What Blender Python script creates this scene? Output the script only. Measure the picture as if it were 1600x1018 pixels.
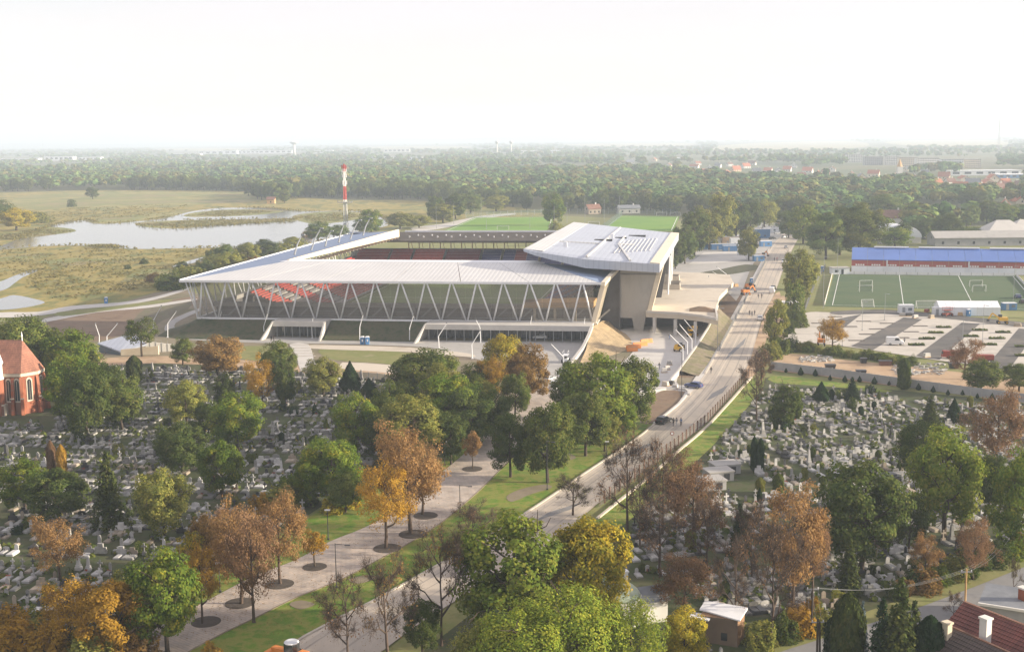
import bpy, math, random
import numpy as np
from mathutils import Vector, Matrix, Euler, noise as mnoise
from mathutils.geometry import tessellate_polygon

R = math.radians
for o in list(bpy.data.objects): bpy.data.objects.remove(o)
scene = bpy.context.scene
COL = scene.collection
random.seed(7); rng = np.random.default_rng(7)

# ------------------------------------------------------------------ camera
FPX, CAMH, YH = 1920.0, 58.0, 213.0           # focal length in pixels of the 1600 px wide photograph, eye height, horizon row
PITCH = math.atan((509 - YH) / FPX); ROLL = -math.atan(0.0125)
cam_d = bpy.data.cameras.new('camera'); cam = bpy.data.objects.new('camera', cam_d); COL.objects.link(cam)
cam_d.sensor_width = 36.0; cam_d.lens = 36.0 * FPX / 1600.0
cam_d.clip_start = 1.0; cam_d.clip_end = 90000.0
CM = Euler((math.pi / 2 - PITCH, 0, 0)).to_matrix() @ Matrix.Rotation(ROLL, 3, 'Z')
cam.matrix_world = Matrix.Translation((0, 0, CAMH)) @ CM.to_4x4()
scene.camera = cam

# ------------------------------------------------------------------ light
SUN_EL, SUN_AZ = 13.5, 95.0                    # azimuth measured from the view direction (+Y) towards +X
w = bpy.data.worlds.new('World'); scene.world = w; w.use_nodes = True
nt = w.node_tree; bg = nt.nodes['Background']
sky = nt.nodes.new('ShaderNodeTexSky'); sky.sky_type = 'NISHITA'; sky.sun_disc = False
sky.sun_elevation = R(SUN_EL); sky.sun_rotation = R(SUN_AZ)
sky.altitude = 100; sky.air_density = 1.0; sky.dust_density = 0.15; sky.ozone_density = 1.0
veil = nt.nodes.new('ShaderNodeMix'); veil.data_type = 'RGBA'; veil.inputs[0].default_value = 0.7      # even milky veil over the whole sky
veil.inputs[7].default_value = (6.7, 6.05, 6.25, 1)
cl = nt.nodes.new('ShaderNodeTexNoise'); cl.inputs['Scale'].default_value = 2.2; cl.inputs['Detail'].default_value = 5      # the veil is thin and a little uneven
cmp_ = nt.nodes.new('ShaderNodeMapping'); cmp_.inputs['Scale'].default_value = (1, 1, 7)
nt.links.new(nt.nodes.new('ShaderNodeTexCoord').outputs['Generated'], cmp_.inputs[0]); nt.links.new(cmp_.outputs[0], cl.inputs['Vector'])
cr_ = nt.nodes.new('ShaderNodeMapRange'); cr_.inputs[1].default_value = .3; cr_.inputs[2].default_value = .7; cr_.inputs[3].default_value = .60; cr_.inputs[4].default_value = .80
nt.links.new(cl.outputs[0], cr_.inputs[0]); nt.links.new(cr_.outputs[0], veil.inputs[0])
nt.links.new(sky.outputs[0], veil.inputs[6]); nt.links.new(veil.outputs[2], bg.inputs[0]); bg.inputs[1].default_value = 0.073
sl = bpy.data.lights.new('sun', 'SUN'); sl.energy = 5.0; sl.angle = R(1.0); sl.color = (1.0, 0.87, 0.68)
so = bpy.data.objects.new('sun', sl); COL.objects.link(so)
sd = Vector((math.sin(R(SUN_AZ)) * math.cos(R(SUN_EL)), math.cos(R(SUN_AZ)) * math.cos(R(SUN_EL)), math.sin(R(SUN_EL))))
so.rotation_euler = sd.to_track_quat('Z', 'Y').to_euler(); so.location = sd * 300
scene.view_settings.view_transform = 'Standard'; scene.view_settings.look = 'None'
scene.view_settings.exposure = 1.2; scene.view_settings.gamma = 1.0
scene.view_settings.use_curve_mapping = False
scene.render.engine = 'CYCLES'
cy = scene.cycles
cy.use_denoising = True; cy.max_bounces = 6; cy.diffuse_bounces = 3; cy.glossy_bounces = 2
cy.transmission_bounces = 4; cy.transparent_max_bounces = 10; cy.volume_bounces = 1
cy.caustics_reflective = False; cy.caustics_refractive = False

# ------------------------------------------------------------------ pixel rays onto the ground of the place
def ray(px, py): return CM @ Vector(((px - 800) / FPX, -(py - 509) / FPX, -1.0))
def P(px, py, z=0.0):
    d = ray(px, py); t = (z - CAMH) / d.z
    return Vector((t * d.x, t * d.y, z))
def PY(px, py, Y):
    d = ray(px, py); t = Y / d.y
    return Vector((t * d.x, Y, CAMH + t * d.z))
CMT = CM.transposed()
def project(p):
    c = CMT @ (Vector(p) - Vector((0, 0, CAMH)))
    return (800 + FPX * c.x / -c.z, 509 - FPX * c.y / -c.z)

# ------------------------------------------------------------------ materials
MATS = {}
def _new(name):
    m = bpy.data.materials.new(name); m.use_nodes = True; MATS[name] = m
    n = m.node_tree; b = n.nodes['Principled BSDF']
    return m, n, b
def _coords(n, space):
    if space == 'world':
        return n.nodes.new('ShaderNodeNewGeometry').outputs['Position']
    return n.nodes.new('ShaderNodeTexCoord').outputs['Object']
def mat(name, cols, rough=0.8, scale=0.5, metal=0.0, detail=4, space='world', bump=0.0, island=0.0, spec=0.3, objvar=0.0, stretch=None, dist=0.0, bscale=None):
    """plain or mottled surface: cols is one colour or a list mixed by noise"""
    m, n, b = _new(name)
    b.inputs['Roughness'].default_value = rough; b.inputs['Metallic'].default_value = metal
    b.inputs['Specular IOR Level'].default_value = spec
    if not isinstance(cols[0], (tuple, list)): cols = [cols]
    out = None
    co = None
    def mapped():
        c = _coords(n, space)
        if stretch:
            mp = n.nodes.new('ShaderNodeMapping'); mp.inputs['Scale'].default_value = stretch[:3]
            if len(stretch) > 3: mp.inputs['Rotation'].default_value = (0, 0, stretch[3])
            n.links.new(c, mp.inputs[0]); c = mp.outputs[0]
        return c
    if len(cols) > 1:
        co = mapped()
        tx = n.nodes.new('ShaderNodeTexNoise'); tx.inputs['Scale'].default_value = scale; tx.inputs['Detail'].default_value = detail
        tx.inputs['Roughness'].default_value = 0.65; tx.inputs['Distortion'].default_value = dist
        n.links.new(co, tx.inputs['Vector'])
        rp = n.nodes.new('ShaderNodeValToRGB'); el = rp.color_ramp.elements
        k = len(cols)
        while len(el) < k: el.new(0.5)
        for i, c in enumerate(cols):
            el[i].position = 0.32 + 0.36 * i / (k - 1); el[i].color = (*c, 1)
        n.links.new(tx.outputs[0], rp.inputs[0]); out = rp.outputs[0]
    else:
        rgb = n.nodes.new('ShaderNodeRGB'); rgb.outputs[0].default_value = (*cols[0], 1); out = rgb.outputs[0]
    def vary(out, src, amt):
        mr = n.nodes.new('ShaderNodeMapRange'); mr.inputs[3].default_value = 1 - amt; mr.inputs[4].default_value = 1 + amt
        n.links.new(src, mr.inputs[0])
        mx = n.nodes.new('ShaderNodeMix'); mx.data_type = 'RGBA'; mx.blend_type = 'MULTIPLY'; mx.inputs[0].default_value = 1
        n.links.new(out, mx.inputs[6]); n.links.new(mr.outputs[0], mx.inputs[7])
        return mx.outputs[2]
    if island: out = vary(out, n.nodes.new('ShaderNodeNewGeometry').outputs['Random Per Island'], island)
    if objvar: out = vary(out, n.nodes.new('ShaderNodeObjectInfo').outputs['Random'], objvar)
    n.links.new(out, b.inputs['Base Color'])
    if bump:
        t2 = n.nodes.new('ShaderNodeTexNoise'); t2.inputs['Scale'].default_value = bscale or scale * 4; t2.inputs['Detail'].default_value = 5
        n.links.new(co or mapped(), t2.inputs['Vector'])
        bp = n.nodes.new('ShaderNodeBump'); bp.inputs['Strength'].default_value = min(1, bump); bp.inputs['Distance'].default_value = bump
        n.links.new(t2.outputs[0], bp.inputs['Height']); n.links.new(bp.outputs[0], b.inputs['Normal'])
    return m
def leafmat(name, cols, trans=0.36, clump=0.35, objvar=0.18):
    """leaves: a colour per leaf, drifting in clumps through the crown, and from tree to tree"""
    m = bpy.data.materials.new(name); m.use_nodes = True; MATS[name] = m
    n = m.node_tree; n.nodes.remove(n.nodes['Principled BSDF']); outp = n.nodes['Material Output']
    geo = n.nodes.new('ShaderNodeNewGeometry'); oi = n.nodes.new('ShaderNodeObjectInfo')
    tc = n.nodes.new('ShaderNodeTexCoord')
    add = n.nodes.new('ShaderNodeVectorMath'); add.operation = 'ADD'
    n.links.new(tc.outputs['Object'], add.inputs[0])
    sc = n.nodes.new('ShaderNodeVectorMath'); sc.operation = 'SCALE'; sc.inputs[3].default_value = 0.37
    n.links.new(oi.outputs['Location'], sc.inputs[0]); n.links.new(sc.outputs[0], add.inputs[1])
    tx = n.nodes.new('ShaderNodeTexNoise'); tx.inputs['Scale'].default_value = 0.35; tx.inputs['Detail'].default_value = 2
    n.links.new(add.outputs[0], tx.inputs['Vector'])
    m1 = n.nodes.new('ShaderNodeMath'); m1.operation = 'MULTIPLY_ADD'; m1.inputs[1].default_value = 1 - clump
    n.links.new(geo.outputs['Random Per Island'], m1.inputs[0])
    m2 = n.nodes.new('ShaderNodeMapRange'); m2.inputs[1].default_value = 0.3; m2.inputs[2].default_value = 0.7; m2.inputs[4].default_value = clump
    n.links.new(tx.outputs[0], m2.inputs[0]); n.links.new(m2.outputs[0], m1.inputs[2])
    rp = n.nodes.new('ShaderNodeValToRGB'); el = rp.color_ramp.elements
    while len(el) < len(cols): el.new(0.5)
    for i, c in enumerate(cols): el[i].position = i / (len(cols) - 1); el[i].color = (*c, 1)
    n.links.new(m1.outputs[0], rp.inputs[0])
    mr = n.nodes.new('ShaderNodeMapRange'); mr.inputs[3].default_value = 1 - objvar; mr.inputs[4].default_value = 1 + objvar
    n.links.new(oi.outputs['Random'], mr.inputs[0])
    mx = n.nodes.new('ShaderNodeMix'); mx.data_type = 'RGBA'; mx.blend_type = 'MULTIPLY'; mx.inputs[0].default_value = 1
    n.links.new(rp.outputs[0], mx.inputs[6]); n.links.new(mr.outputs[0], mx.inputs[7])
    df = n.nodes.new('ShaderNodeBsdfDiffuse'); tr = n.nodes.new('ShaderNodeBsdfTranslucent'); ms = n.nodes.new('ShaderNodeMixShader')
    ms.inputs[0].default_value = trans
    n.links.new(mx.outputs[2], df.inputs[0]); n.links.new(mx.outputs[2], tr.inputs[0])
    n.links.new(df.outputs[0], ms.inputs[1]); n.links.new(tr.outputs[0], ms.inputs[2]); n.links.new(ms.outputs[0], outp.inputs[0])
    return m
def striped(name, c1, c2, period, angle=0.0, rough=0.4, metal=0.0, space='object', bump=0.03, width=0.1, noise=0.15, axis='X'):
    """sheet metal or boards: fine parallel seams plus a little soiling"""
    m, n, b = _new(name)
    b.inputs['Roughness'].default_value = rough; b.inputs['Metallic'].default_value = metal
    mp = n.nodes.new('ShaderNodeMapping'); mp.inputs['Rotation'].default_value = (0, 0, angle)
    n.links.new(_coords(n, space), mp.inputs[0])
    wv = n.nodes.new('ShaderNodeTexWave'); wv.bands_direction = axis; wv.inputs['Scale'].default_value = 0.314159 / period
    wv.inputs['Distortion'].default_value = 0
    n.links.new(mp.outputs[0], wv.inputs['Vector'])
    rp = n.nodes.new('ShaderNodeValToRGB'); el = rp.color_ramp.elements
    el[0].position = 0.0; el[0].color = (*c2, 1); el[1].position = width; el[1].color = (*c1, 1)
    n.links.new(wv.outputs[0], rp.inputs[0])
    tx = n.nodes.new('ShaderNodeTexNoise'); tx.inputs['Scale'].default_value = 0.12; tx.inputs['Detail'].default_value = 5
    n.links.new(mp.outputs[0], tx.inputs['Vector'])
    mr = n.nodes.new('ShaderNodeMapRange'); mr.inputs[1].default_value = .3; mr.inputs[2].default_value = .7
    mr.inputs[3].default_value = 1 - noise; mr.inputs[4].default_value = 1 + noise * .5
    n.links.new(tx.outputs[0], mr.inputs[0])
    mx = n.nodes.new('ShaderNodeMix'); mx.data_type = 'RGBA'; mx.blend_type = 'MULTIPLY'; mx.inputs[0].default_value = 1
    n.links.new(rp.outputs[0], mx.inputs[6]); n.links.new(mr.outputs[0], mx.inputs[7])
    n.links.new(mx.outputs[2], b.inputs['Base Color'])
    if bump:
        bp = n.nodes.new('ShaderNodeBump'); bp.inputs['Distance'].default_value = bump; bp.inputs['Strength'].default_value = 0.6
        n.links.new(wv.outputs[0], bp.inputs['Height']); n.links.new(bp.outputs[0], b.inputs['Normal'])
    return m
def bricky(name, c1, c2, mortar, sx, sy, rough=0.85, space='object', rot=(0, 0, 0)):
    """courses of brick or tile too small to pick apart"""
    m, n, b = _new(name); b.inputs['Roughness'].default_value = rough
    mp = n.nodes.new('ShaderNodeMapping'); mp.inputs['Rotation'].default_value = rot
    n.links.new(_coords(n, space), mp.inputs[0])
    bt = n.nodes.new('ShaderNodeTexBrick'); bt.inputs['Scale'].default_value = 1.0
    bt.inputs['Brick Width'].default_value = sx; bt.inputs['Row Height'].default_value = sy; bt.inputs['Mortar Size'].default_value = min(sx, sy) * 0.08
    bt.inputs['Color1'].default_value = (*c1, 1); bt.inputs['Color2'].default_value = (*c2, 1); bt.inputs['Mortar'].default_value = (*mortar, 1)
    n.links.new(mp.outputs[0], bt.inputs['Vector'])
    tx = n.nodes.new('ShaderNodeTexNoise'); tx.inputs['Scale'].default_value = 0.5; tx.inputs['Detail'].default_value = 5
    n.links.new(mp.outputs[0], tx.inputs['Vector'])
    mr = n.nodes.new('ShaderNodeMapRange'); mr.inputs[1].default_value = .3; mr.inputs[2].default_value = .7; mr.inputs[3].default_value = .75; mr.inputs[4].default_value = 1.15
    n.links.new(tx.outputs[0], mr.inputs[0])
    mx = n.nodes.new('ShaderNodeMix'); mx.data_type = 'RGBA'; mx.blend_type = 'MULTIPLY'; mx.inputs[0].default_value = 1
    n.links.new(bt.outputs[0], mx.inputs[6]); n.links.new(mr.outputs[0], mx.inputs[7]); n.links.new(mx.outputs[2], b.inputs['Base Color'])
    return m
def glassmat(name, col, rough=0.08):
    m, n, b = _new(name); b.inputs['Base Color'].default_value = (*col, 1); b.inputs['Roughness'].default_value = rough
    b.inputs['Specular IOR Level'].default_value = 0.8
    return m
def meshmat(name, col, alpha):
    """wire mesh or thin screen: partly see-through at any distance"""
    m = bpy.data.materials.new(name); m.use_nodes = True; MATS[name] = m
    n = m.node_tree; b = n.nodes['Principled BSDF']; b.inputs['Base Color'].default_value = (*col, 1); b.inputs['Roughness'].default_value = .7
    b.inputs['Alpha'].default_value = alpha
    return m

# ------------------------------------------------------------------ mesh building
class MB:
    def __init__(s): s.v = []; s.f = []; s.m = []
    def add(s, vs, fs, mi=0):
        o = len(s.v); s.v += [tuple(x) for x in vs]
        for f in fs: s.f.append(tuple(i + o for i in f)); s.m.append(mi)
        return s
    def box(s, x0, x1, y0, y1, z0, z1, mi=0, rz=0, at=(0, 0, 0)):
        vs = [(x, y, z) for z in (z0, z1) for x, y in ((x0, y0), (x1, y0), (x1, y1), (x0, y1))]
        if rz or at != (0, 0, 0):
            c, q = math.cos(rz), math.sin(rz)
            vs = [(x * c - y * q + at[0], x * q + y * c + at[1], z + at[2]) for x, y, z in vs]
        return s.add(vs, [(3, 2, 1, 0), (4, 5, 6, 7), (0, 1, 5, 4), (1, 2, 6, 5), (2, 3, 7, 6), (3, 0, 4, 7)], mi)
    def hull8(s, bot, top, mi=0):
        """box from four bottom and four top corners, both counter-clockwise"""
        return s.add(list(bot) + list(top), [(3, 2, 1, 0), (4, 5, 6, 7), (0, 1, 5, 4), (1, 2, 6, 5), (2, 3, 7, 6), (3, 0, 4, 7)], mi)
    def prism(s, poly, vec, mi=0):
        """planar polygon pushed along a vector"""
        n = len(poly); vs = [tuple(p) for p in poly] + [tuple(Vector(p) + Vector(vec)) for p in poly]
        tri = tessellate_polygon([[Vector(p) for p in poly]])
        fs = [t[::-1] for t in tri] + [tuple(i + n for i in t) for t in tri] + [(i, (i + 1) % n, (i + 1) % n + n, i + n) for i in range(n)]
        return s.add(vs, fs, mi)
    def tube(s, p0, p1, r0, r1=None, n=6, mi=0, caps=True):
        p0, p1 = Vector(p0), Vector(p1); r1 = r0 if r1 is None else r1
        d = (p1 - p0).normalized(); a = d.orthogonal().normalized(); b = d.cross(a)
        vs = [p + (a * math.cos(2 * math.pi * i / n) + b * math.sin(2 * math.pi * i / n)) * r for p, r in ((p0, r0), (p1, r1)) for i in range(n)]
        fs = [(i, (i + 1) % n, (i + 1) % n + n, i + n) for i in range(n)]
        if caps: fs += [tuple(range(n))[::-1], tuple(range(n, 2 * n))]
        return s.add(vs, fs, mi)
    def bar(s, p0, p1, wx, wz, mi=0):
        """rectangular bar between two points"""
        p0, p1 = Vector(p0), Vector(p1); d = (p1 - p0).normalized()
        a = d.cross(Vector((0, 0, 1)))
        a = a.normalized() if a.length > 1e-3 else Vector((1, 0, 0)); b = a.cross(d).normalized()
        q = [(-a * wx - b * wz) / 2, (a * wx - b * wz) / 2, (a * wx + b * wz) / 2, (-a * wx + b * wz) / 2]
        return s.add([p0 + k for k in q] + [p1 + k for k in q], [(3, 2, 1, 0), (4, 5, 6, 7), (0, 1, 5, 4), (1, 2, 6, 5), (2, 3, 7, 6), (3, 0, 4, 7)], mi)
    def lathe(s, prof, n=12, mi=0, at=(0, 0, 0)):
        k = len(prof); vs = [(r * math.cos(2 * math.pi * i / n) + at[0], r * math.sin(2 * math.pi * i / n) + at[1], z + at[2]) for r, z in prof for i in range(n)]
        fs = [(j * n + i, j * n + (i + 1) % n, (j + 1) * n + (i + 1) % n, (j + 1) * n + i) for j in range(k - 1) for i in range(n)]
        fs += [tuple(range(n))[::-1], tuple(range((k - 1) * n, k * n))]
        return s.add(vs, fs, mi)
    def quad(s, a, b, c, d, mi=0): return s.add([a, b, c, d], [(0, 1, 2, 3)], mi)
    def mesh(s, name, mats, smooth=False):
        me = bpy.data.meshes.new(name); me.from_pydata(s.v, [], s.f)
        for m in (mats if isinstance(mats, (list, tuple)) else [mats]): me.materials.append(MATS[m] if isinstance(m, str) else m)
        if any(s.m): me.polygons.foreach_set('material_index', s.m)
        if smooth: me.polygons.foreach_set('use_smooth', [True] * len(me.polygons))
        me.update(); return me
    def build(s, name, mats, parent=None, smooth=False, loc=None, rz=0):
        return link(name, s.mesh(name, mats, smooth), parent, loc, rz)
def link(name, data, parent=None, loc=None, rz=0):
    o = bpy.data.objects.new(name, data); COL.objects.link(o)
    if parent is not None: o.parent = parent
    if loc is not None: o.location = loc
    if rz: o.rotation_euler = (0, 0, rz)
    return o
def tag(o, label=None, cat=None, group=None, kind=None):
    if label: o['label'] = label
    if cat: o['category'] = cat
    if group: o['group'] = group
    if kind: o['kind'] = kind
    return o
def thing(name, label, cat, loc=(0, 0, 0), rz=0, group=None):
    return tag(link(name, None, None, loc, rz), label, cat, group)
def copy_tree(o, parent=None):
    c = o.copy(); COL.objects.link(c); c.parent = parent
    for ch in o.children: copy_tree(ch, c)
    return c
def arr_mesh(name, V, Q, mats, mi=None):
    me = bpy.data.meshes.new(name); V = np.asarray(V, np.float32); Q = np.asarray(Q, np.int32)
    k = Q.shape[1]
    me.vertices.add(len(V)); me.vertices.foreach_set('co', V.ravel())
    me.loops.add(Q.size); me.loops.foreach_set('vertex_index', Q.ravel())
    me.polygons.add(len(Q)); me.polygons.foreach_set('loop_start', np.arange(0, Q.size, k, dtype=np.int32))
    for m in mats: me.materials.append(MATS[m])
    if mi is not None: me.polygons.foreach_set('material_index', np.asarray(mi, np.int32))
    me.update(calc_edges=True); me.validate()
    return me
LEVEL = {}
def sheet(name, pts, z, m, kind='structure', label=None, cat=None, px=True, parent=None, group=None, thick=0.0):
    """flat piece of ground; pts are photograph pixels carried onto the ground plane, or metres"""
    LEVEL[z] = LEVEL.get(z, -1) + 1; z += .0012 * LEVEL[z]          # no two sheets in one plane
    W = [P(x, y) for x, y in pts] if px else [Vector((x, y, 0)) for x, y in pts]
    W = [Vector((p.x, p.y, z)) for p in W]
    tri = tessellate_polygon([W]); mb = MB(); fs = []
    for t in tri:
        a, b, c = (W[i] for i in t)
        fs.append(tuple(t) if (b - a).cross(c - a).z > 0 else tuple(t)[::-1])
    mb.add(W, fs)
    if thick:
        n = len(W); mb.add(W + [p - Vector((0, 0, thick)) for p in W], [(i, (i + 1) % n, (i + 1) % n + n, i + n) for i in range(n)])
    o = mb.build(name, m, parent)
    if parent is None: tag(o, label, cat, group, kind)
    return o
def smooth_px(pts, n=4, closed=True):
    """Catmull-Rom through pixel points"""
    out = []; L = len(pts)
    for i in range(L if closed else L - 1):
        p0, p1, p2, p3 = (Vector(pts[(i + k) % L] if closed else pts[min(max(i + k, 0), L - 1)]) for k in (-1, 0, 1, 2))
        for j in range(n):
            t = j / n
            q = 0.5 * ((2 * p1) + (-p0 + p2) * t + (2 * p0 - 5 * p1 + 4 * p2 - p3) * t * t + (-p0 + 3 * p1 - 3 * p2 + p3) * t ** 3)
            out.append((q.x, q.y))
    if not closed: out.append(tuple(pts[-1]))
    return out
# ------------------------------------------------------------------ palette
mat('far_land', [(.045, .07, .025), (.09, .11, .04), (.16, .15, .07), (.07, .09, .03)], .95, .0016, detail=8)
mat('reed_marsh', [(.085, .115, .03), (.22, .195, .05), (.32, .25, .07), (.13, .15, .04), (.25, .205, .06)], .95, .05, detail=10, bump=.3, bscale=.9, stretch=(1, .45, 1))
mat('reed_brown', [(.13, .15, .05), (.27, .22, .10), (.18, .20, .06), (.32, .27, .10), (.15, .18, .05)], .95, .014, detail=8, bump=.5, bscale=.6)
mat('lawn_green', [(.06, .125, .012), (.12, .215, .018), (.225, .225, .05), (.10, .185, .016), (.16, .235, .03)], .95, .3, detail=12, bump=.25, bscale=5)
mat('cemetery_soil', [(.035, .045, .018), (.075, .075, .035), (.05, .07, .02), (.12, .105, .07)], .95, .22, detail=9, bump=.15, bscale=2)
mat('dry_soil', [(.15, .12, .085), (.24, .20, .14), (.19, .165, .10), (.12, .12, .06)], .95, .06, detail=9, bump=.25, bscale=.8)
mat('brown_earth', [(.13, .085, .055), (.21, .145, .095), (.17, .13, .085)], .95, .1, detail=9, bump=.3, bscale=1)
mat('orange_earth', [(.36, .235, .14), (.46, .33, .21), (.28, .19, .12)], .95, .09, detail=9, bump=.25, bscale=.7)
mat('bare_brown', [(.10, .085, .06), (.16, .14, .09), (.12, .125, .05)], .95, .2, detail=9, bump=.3)
mat('stubble', [(.26, .235, .12), (.36, .31, .17), (.21, .22, .09)], .95, .004, detail=6)
mat('dark_earth', [(.062, .052, .044), (.10, .082, .066)], .95, .5, detail=8, bump=.3)
mat('slope_grass', [(.03, .045, .016), (.06, .07, .03), (.09, .08, .045), (.045, .06, .02)], .95, .35, detail=9, bump=.25, bscale=1.5)
mat('dry_grass', [(.13, .15, .045), (.22, .21, .08), (.17, .19, .055), (.27, .24, .13)], .95, .12, detail=9, bump=.2, bscale=1.2)
mat('concrete_pale', [(.44, .42, .39), (.54, .515, .475), (.48, .46, .42)], .85, .1, detail=8)
mat('concrete_warm', [(.47, .41, .33), (.56, .50, .41), (.51, .45, .37)], .85, .12, detail=8)
mat('concrete_grey', [(.31, .30, .28), (.40, .385, .36), (.35, .335, .31)], .85, .12, detail=8)
mat('road_dusty', [(.35, .31, .265), (.48, .415, .335), (.40, .355, .30), (.53, .44, .335)], .9, .11, detail=9, stretch=(1, .25, 1, R(15)))
mat('street_asphalt', [(.17, .17, .175), (.23, .225, .22), (.20, .20, .20)], .9, .25, detail=9)
mat('asphalt', [(.075, .072, .07), (.115, .108, .10), (.17, .15, .13)], .9, .12, detail=9)
mat('parking_pave', [(.42, .39, .335), (.52, .48, .42), (.36, .335, .29)], .9, .1, detail=9)
bricky('plaza_paving', (.50, .415, .34), (.42, .37, .325), (.35, .29, .24), .9, .45, .85, space='world', rot=(0, 0, R(38)))
mat('turf', [(.10, .22, .02), (.14, .27, .028), (.17, .27, .04)], .95, .03, detail=7, stretch=(1, 1, 1))
mat('turf_dark', [(.045, .085, .035), (.065, .105, .04), (.085, .11, .05)], .95, .05, detail=8)
mat('white_paint', [(.74, .73, .71), (.82, .81, .79)], .5, .6)
mat('white_metal', [(.70, .71, .73), (.80, .80, .81)], .4, .3, space='object')
mat('cream_metal', [(.66, .58, .44), (.74, .66, .52)], .5, .3, space='object')
mat('kerb_stone', [(.42, .38, .32), (.55, .50, .43)], .85, .8)
mat('dark_metal', (.045, .045, .048), .5, spec=.5)
mat('grey_metal', (.28, .29, .30), .45, metal=.3)
mat('black', (.012, .012, .013), .6)
mat('pale_render', [(.62, .60, .55), (.72, .70, .65)], .85, .3)
mat('cream_render', [(.60, .50, .36), (.70, .61, .46)], .85, .3)
mat('peach_render', [(.68, .45, .28), (.75, .53, .35)], .85, .6)
mat('ochre_render', [(.50, .30, .13), (.60, .40, .20)], .85, .6)
mat('grey_render', [(.30, .30, .30), (.40, .39, .38)], .85, .3)
mat('red_tile', [(.33, .10, .05), (.42, .15, .075), (.26, .085, .05)], .85, .7, detail=6, objvar=.2)
mat('brown_tile', [(.15, .075, .05), (.21, .11, .08)], .85, .6, objvar=.2)
mat('slate', [(.14, .15, .165), (.20, .21, .225)], .7, .5, objvar=.2)
mat('bark', [(.045, .034, .026), (.095, .072, .052)], .95, 2.5, space='object')
mat('bark_dark', [(.06, .043, .034), (.12, .085, .065)], .95, 2.5, space='object')
mat('grave_stone', [(.15, .146, .138), (.28, .272, .256), (.42, .408, .385)], .75, .9, detail=5, island=.5)
mat('marble_white', [(.38, .375, .365), (.54, .53, .515)], .5, 1.2, objvar=.25)
mat('granite_grey', [(.19, .187, .18), (.32, .315, .30), (.25, .245, .235)], .6, 1.3, objvar=.3)
mat('granite_dark', [(.03, .03, .033), (.07, .07, .075)], .35, 1.3, objvar=.3, spec=.5)
mat('sand_stone', [(.28, .235, .18), (.38, .325, .26)], .85, 1.3, objvar=.2)
glassmat('glass_dark', (.03, .035, .04)); glassmat('glass_sky', (.10, .13, .16), .05)
leafmat('leaf_green', [(0.054, 0.088, 0.021), (0.100, 0.140, 0.034), (0.159, 0.183, 0.044), (0.244, 0.226, 0.059)])
leafmat('leaf_bright', [(0.085, 0.140, 0.024), (0.146, 0.207, 0.034), (0.226, 0.256, 0.044), (0.329, 0.305, 0.055)])
leafmat('leaf_dark', [(0.041, 0.071, 0.020), (0.071, 0.104, 0.028), (0.107, 0.134, 0.037), (0.171, 0.171, 0.049)])
leafmat('leaf_olive', [(0.104, 0.135, 0.035), (0.183, 0.206, 0.051), (0.285, 0.277, 0.067), (0.412, 0.349, 0.079)])
leafmat('leaf_yellow', [(0.122, 0.146, 0.023), (0.260, 0.244, 0.033), (0.439, 0.342, 0.039), (0.585, 0.406, 0.043)])
leafmat('leaf_goldgreen', [(0.055, 0.104, 0.020), (0.104, 0.165, 0.027), (0.183, 0.226, 0.034), (0.378, 0.317, 0.041)], clump=.5)
leafmat('leaf_orange', [(.18, .115, .05), (.29, .175, .07), (.38, .225, .095), (.40, .28, .12)])
leafmat('leaf_amber', [(0.200, 0.131, 0.027), (0.338, 0.200, 0.033), (0.450, 0.263, 0.037), (0.375, 0.263, 0.044)])
leafmat('leaf_rust', [(.13, .09, .055), (.215, .13, .072), (.29, .17, .092), (.26, .18, .10)])
leafmat('leaf_brown', [(0.105, 0.073, 0.035), (0.212, 0.134, 0.048), (0.325, 0.195, 0.065), (0.260, 0.195, 0.065)])
leafmat('leaf_red', [(0.175, 0.037, 0.022), (0.325, 0.069, 0.027), (0.450, 0.125, 0.037)])
leafmat('leaf_willow', [(0.114, 0.187, 0.033), (0.203, 0.277, 0.040), (0.308, 0.342, 0.048), (0.439, 0.406, 0.057)])
leafmat('needle_dark', [(0.014, 0.034, 0.015), (0.028, 0.053, 0.021), (0.048, 0.073, 0.027)], trans=.12)
leafmat('needle_olive', [(0.034, 0.053, 0.017), (0.064, 0.084, 0.025), (0.119, 0.119, 0.034)], trans=.12)
leafmat('needle_blue', [(0.070, 0.105, 0.119), (0.119, 0.161, 0.175), (0.182, 0.224, 0.231)], trans=.1)
leafmat('wood_leaf', [(0.055, 0.095, 0.028), (0.095, 0.138, 0.038), (0.147, 0.182, 0.048), (0.241, 0.216, 0.059)], clump=.6, objvar=.3)
leafmat('wood_leaf_warm', [(.065, .10, .025), (.115, .15, .036), (.18, .195, .046), (.26, .24, .058)], clump=.6, objvar=.3)
leafmat('reed_leaf', [(.14, .15, .045), (.26, .225, .07), (.36, .29, .095)], trans=.45)

# water: a real mirror of the pale sky, a little rippled
m, n, b = _new('water')
b.inputs['Base Color'].default_value = (.17, .175, .17, 1); b.inputs['Roughness'].default_value = .12; b.inputs['Specular IOR Level'].default_value = .5
tx = n.nodes.new('ShaderNodeTexNoise'); tx.inputs['Scale'].default_value = .5; tx.inputs['Detail'].default_value = 3
n.links.new(_coords(n, 'world'), tx.inputs['Vector'])
bp = n.nodes.new('ShaderNodeBump'); bp.inputs['Strength'].default_value = .25; bp.inputs['Distance'].default_value = .05
n.links.new(tx.outputs[0], bp.inputs['Height']); n.links.new(bp.outputs[0], b.inputs['Normal'])

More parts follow.
